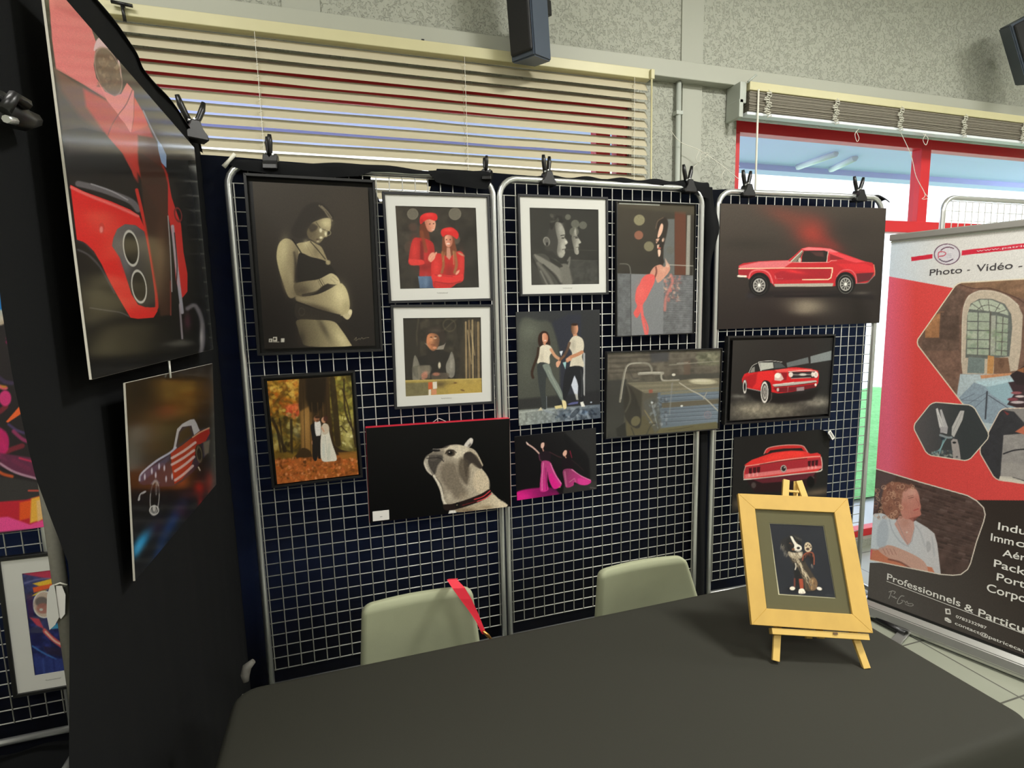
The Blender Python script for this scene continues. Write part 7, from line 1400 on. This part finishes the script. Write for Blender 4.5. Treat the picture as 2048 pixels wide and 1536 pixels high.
        # shirt
        A.poly([(180, 1170), (210, 1140), (270, 1136), (380, 1180), (470, 1240), (560, 1200), (660, 1260), (720, 1310), (745, 1400), (780, 1700), (560, 1700), (500, 1560), (300, 1470), (160, 1440)], ((206, 216, 226), (204, 202, 206), (200, 1300, 700, 1300)), 6, 1, 0)
        A.line([(330, 1160), (360, 1280), (430, 1380), (500, 1420)], 8, (170, 178, 190), 10, .8, 1); A.poly([(240, 1250), (300, 1180), (330, 1300), (290, 1440), (230, 1400)], (176, 186, 200), 16, .7, 1); A.line([(560, 1240), (600, 1300), (640, 1420)], 10, (176, 178, 186), 12, .7, 1); A.poly([(650, 1390), (680, 1380), (690, 1440), (660, 1470)], (172, 172, 178), 10, .8, 1); A.line([(700, 1340), (720, 1500)], 12, (178, 180, 188), 12, .7)
        # neck and face
        A.poly([(420, 1160), (540, 1170), (550, 1260), (520, 1380), (490, 1410), (440, 1340), (380, 1230)], (206, 160, 150), 6, 1, 0); A.blob(470, 1220, 40, 40, (186, 134, 120), .6)
        A.line([(376, 1180), (400, 1200), (470, 1360), (500, 1410), (530, 1370), (550, 1260)], 5, (150, 140, 146), 4, .6); A.ell(485, 1300, 8, 8, (220, 200, 190), 3)
        A.poly([(440, 960), (500, 910), (560, 930), (590, 990), (596, 1040), (606, 1080), (600, 1110), (606, 1150), (570, 1170), (500, 1190), (450, 1170), (420, 1090), (420, 1010)], ((206, 150, 136), (196, 126, 114), (430, 1000, 600, 1100)), 6, 1, 1)
        A.blob(530, 960, 50, 30, (222, 172, 158), .7); A.line([(500, 1010), (540, 1000)], 5, (90, 60, 54), 4, .8); A.line([(494, 996), (540, 984)], 4, (130, 90, 76), 4, .7); A.line([(560, 1010), (590, 1060), (584, 1078)], 4, (160, 96, 86), 5, .7); A.line([(545, 1112), (585, 1100)], 8, (180, 80, 80), 4, .9); A.blob(470, 1080, 30, 40, (190, 120, 106), .6); A.poly([(500, 1180), (590, 1160), (560, 1190), (540, 1210)], (150, 84, 76), 8, .7)
        # curly hair
        A.poly([(300, 900), (360, 870), (460, 880), (540, 910), (560, 930), (500, 925), (450, 960), (440, 1040), (430, 1120), (400, 1180), (340, 1180), (290, 1130), (270, 1040), (280, 960)], (150, 104, 88), 14, 1, 1)
        for _ in range(120):
            x, y = r.uniform(215, 545), r.uniform(870, 1180)
            if x > 440 and y > 940: continue
            if x < 280 and y < 920: continue
            q = r.uniform(8, 20); A.ring(x, y, q, q*r.uniform(.6, 1), 5, r.choice([(190, 144, 120), (214, 172, 146), (120, 80, 70), (160, 110, 92), (230, 190, 160), (104, 70, 64)]), 4, .6, r.uniform(0, 3))
        # arms, table edge
        A.poly([(0, 1440), (170, 1440), (300, 1450), (420, 1540), (700, 1600), (760, 1720), (0, 1720)], (206, 128, 100), 8)
        A.poly([(240, 1450), (290, 1420), (340, 1410), (430, 1440), (560, 1500), (640, 1560), (660, 1640), (560, 1640), (440, 1560), (330, 1520)], (206, 164, 150), 6, 1, 1)
        for x in (280, 310, 340, 370): A.line([(x, 1440), (x+26, 1490)], 4, (150, 96, 88), 4, .7)
        A.line([(330, 1530), (440, 1560), (560, 1640)], 14, (110, 66, 60), 10, .7, 1); A.line([(160, 1430), (220, 1450), (300, 1420)], 6, (170, 176, 186), 6, .8, 1)
        A.poly([(60, 1450), (190, 1450), (170, 1540), (60, 1540)], (222, 92, 120), 10, .9)
    keep = A.c.copy(); woman(A); tmp = A.c; A.c = np.zeros_like(keep); A.T(1700, 760, k); A.poly(full_, (1, 1, 1), 2); m_ = A.c.copy(); A.c = keep*(1-m_)+tmp*m_
    A.line(edge[:9]+low, 9, (226, 216, 204), 3)
    # pink flare is painted above, the white flare is left to the light; seams
    A.T(1700, 760, k); A.line([(1000, 850), (1004, 960)], 4, (190, 56, 56), 4, .4)
    # handwriting and small symbols
    A.T(1648, 1090, 5.12)
    A.line([(665, 480), (700, 470), (730, 480), (716, 500)], 5, (206, 204, 200), 3, .9, 1); A.line([(690, 478), (676, 520), (664, 548)], 5, (206, 204, 200), 3, .9, 1); A.line([(690, 520), (704, 528), (712, 536), (722, 530), (730, 546), (745, 546)], 5, (206, 204, 200), 3, .9, 1); A.line([(820, 524), (790, 522), (760, 560), (752, 596), (780, 600), (806, 580)], 5, (206, 204, 200), 3, .9, 1); A.line([(790, 566), (820, 572), (836, 590), (850, 576), (862, 600), (900, 600), (914, 618), (880, 624), (830, 604)], 4, (206, 204, 200), 3, .9, 1)
    A.poly([(1240, 650), (1290, 655), (1300, 712), (1246, 706)], (236, 234, 230), 4); A.poly([(1256, 664), (1282, 667), (1288, 698), (1258, 696)], (84, 78, 76), 3)
    A.poly([(1236, 742), (1262, 742), (1300, 772), (1306, 796), (1280, 796), (1236, 770)], (236, 234, 230), 4); A.line([(1244, 756), (1270, 776), (1296, 782)], 4, (84, 78, 76), 3, 1)
tb = thing('roll_up_banner', 'tall roll-up banner in white, red and black with hexagon photos and lettering', 'banner', tuple(BAN.w(.42, -.03, 0)))
bm = bmesh.new(); lbox(bm, BAN, BX0, BX1, BZ0, BZ1, -.0012, -.0004); obj('banner_sheet', bm, 'sticker', tb)
sheet(BAN, BX0, BX1, BZ0, BZ1, 0, a_banner, 'print_banner', tb, gain=1.0, step=1.1)
bm = bmesh.new(); lbox(bm, BAN, BX0-.006, BX1+.006, BZ1-.004, BZ1+.026, -.010, .010, .004); obj('top_rail', bm, 'alu', tb)
bm = bmesh.new(); lbox(bm, BAN, BX0-.003, BX1+.003, BZ1-.012, BZ1-.006, -.003, .0012, .001); obj('rail_clip', bm, 'pipe', tb)
bm = bmesh.new()
prism(bm, [(-.045, -.030), (.045, -.030), (.052, -.010), (.040, .030), (.012, .052), (-.030, .052), (-.052, .010)], BX0-.02, BX1+.02, lambda a, b, d: tuple(BAN.w(d, b+.012, a-.008)))
bmesh.ops.recalc_face_normals(bm, faces=bm.faces); bmesh.ops.bevel(bm, geom=bm.edges[:], offset=.004, segments=2, affect='EDGES'); obj('base_cassette', bm, 'alu', tb)
bm = bmesh.new(); lbox(bm, BAN, BX0, BX1, BZ0-.012, BZ0+.004, -.004, .004, .001); obj('slot_trim', bm, 'plastic', tb)
bm = bmesh.new(); tube(bm, [BAN.w(.42, .03, -.03), BAN.w(.42, BZ1, -.03)], .008, 8); obj('support_pole', bm, 'alu', tb)
def bfoot(s0):
    bm = bmesh.new(); a = BAN.w(s0, -.018, .02); b = BAN.w(s0+.01, -.022, .20); d = b-a; L = np.linalg.norm(d); d /= L; s_ = np.cross(d, (0, 0, 1)); s_ /= np.linalg.norm(s_)
    obox(bm, (a+b)/2, s_, np.cross(s_, d), d, .045, .008, L, .003); ft = obj('foot', bm, 'alu', tb)
    bm = bmesh.new(); obox(bm, b-(0, 0, .004), s_, np.cross(s_, d), d, .048, .006, .02, .002); obj('rubber_tip', bm, 'plastic', ft)
bfoot(.17); bfoot(.68)
bm = bmesh.new(); a, b = hit(1742, 1232, 2, .02), hit(1812, 1268, 2, .02); tube(bm, [a, (a+b)/2, b], .016, 8); tag(obj('black_bar', bm, 'plastic'), 'short black bar lying on the tiles at the left foot of the banner', 'bar')
# lettering: real raised letters laid on the banner
def word(txt, L, Rr, h, m, wt=0, name='lettering', spacing=1.0, maxw=None):
    """txt from pixel L (baseline start) to pixel R (baseline end), cap height h in pixels"""
    cu = bpy.data.curves.new(name, 'FONT'); cu.body = txt; cu.size = 1; cu.extrude = 0; cu.offset = wt; cu.space_character = spacing
    ob = bpy.data.objects.new(name, cu); C.objects.link(ob); dg = bpy.context.evaluated_depsgraph_get(); me = bpy.data.meshes.new_from_object(ob.evaluated_get(dg)); bpy.data.objects.remove(ob)
    co = np.empty(len(me.vertices)*3); me.vertices.foreach_get('co', co); co = co.reshape(-1, 3)
    x0, x1 = co[:, 0].min(), co[:, 0].max()
    a = np.array(BAN.loc(*L)); b = np.array(BAN.loc(*Rr)); t_ = np.array(BAN.loc(L[0], L[1]-h)); W_ = b-a; H_ = abs(t_[1]-a[1]); H_ /= .70 if any(ch.isupper() or ch.isdigit() for ch in txt) else .72
    P_ = np.empty_like(co)
    for i, (x, y, z) in enumerate(co):
        s_ = (x-x0)/(x1-x0); P_[i] = BAN.w(a[0]+W_[0]*s_, a[1]+W_[1]*s_+y*H_, .0010)
    me.vertices.foreach_set('co', P_.ravel()); me.update(); me.materials.append(M[m]); o = bpy.data.objects.new(name, me); C.objects.link(o); o.parent = tb; o.matrix_parent_inverse = tb.matrix_world.inverted(); return o
M['ink_dark'] = mat('dark_print_ink', (66, 62, 66), .5); M['ink_white'] = mat('white_print_ink', (232, 230, 226), .5); M['ink_pink'] = mat('pale_print_ink', (232, 190, 196), .5)
q3 = lambda x, y: (1700+x/4.267, 420+y/4.267); q4 = lambda x, y: (1700+x/4.267, 760+y/4.267); q5 = lambda x, y: (1648+x/5.12, 1090+y/5.12)
word('Photo', q3(680, 560), q3(956, 536), 12.5, 'ink_dark', .004); word('-', q3(1000, 530), q3(1024, 527), 12, 'ink_dark', .0); word('Vid\u00e9o', q3(1078, 526), q3(1388, 500), 14, 'ink_dark', .004); word('-', q3(1438, 500), q3(1470, 497), 13, 'ink_dark', 0)
word('www.patrice', q3(1078, 358), q3(1560, 305), 4, 'ink_pink', .01)
word('Indu', q4(1262, 1275), q4(1500, 1322), 15, 'ink_white', .011)
word('Imm', q4(1200, 1368), q4(1395, 1412), 15, 'ink_white', .011); word('o', q4(1415, 1415), q4(1500, 1432), 15, 'ink_white', .011)
word('A\u00e9r', q4(1300, 1500), q4(1500, 1545), 14, 'ink_white', .011)
word('Pack', q5(1738, 218), q5(2062, 312), 15, 'ink_white', .011)
word('Port', q5(1766, 358), q5(2055, 440), 15, 'ink_white', .011)
word('Corpo', q5(1665, 470), q5(2070, 590), 16, 'ink_white', .011)
word('Professionnels', q5(645, 352), q5(1395, 632), 13, 'ink_white', .011); word('&', q5(1436, 662), q5(1530, 698), 14, 'ink_white', .011); word('Particu', q5(1578, 722), q5(2046, 900), 15, 'ink_white', .011)
bm = bmesh.new(); a, b = BAN.loc(*q5(640, 372)), BAN.loc(*q5(2100, 932)); vs = [bm.verts.new(BAN.w(a[0], a[1], .001)), bm.verts.new(BAN.w(b[0], b[1], .001)), bm.verts.new(BAN.w(b[0], b[1]+.0028, .001)), bm.verts.new(BAN.w(a[0], a[1]+.0028, .001))]; bm.faces.new(vs); obj('underline', bm, 'ink_white', tb)
word('0783332987', q5(1350, 742), q5(1665, 864), 5.5, 'ink_white', .014); word('contact@patricecau', q5(1340, 812), q5(2062, 1106), 6.5, 'ink_white', .011)
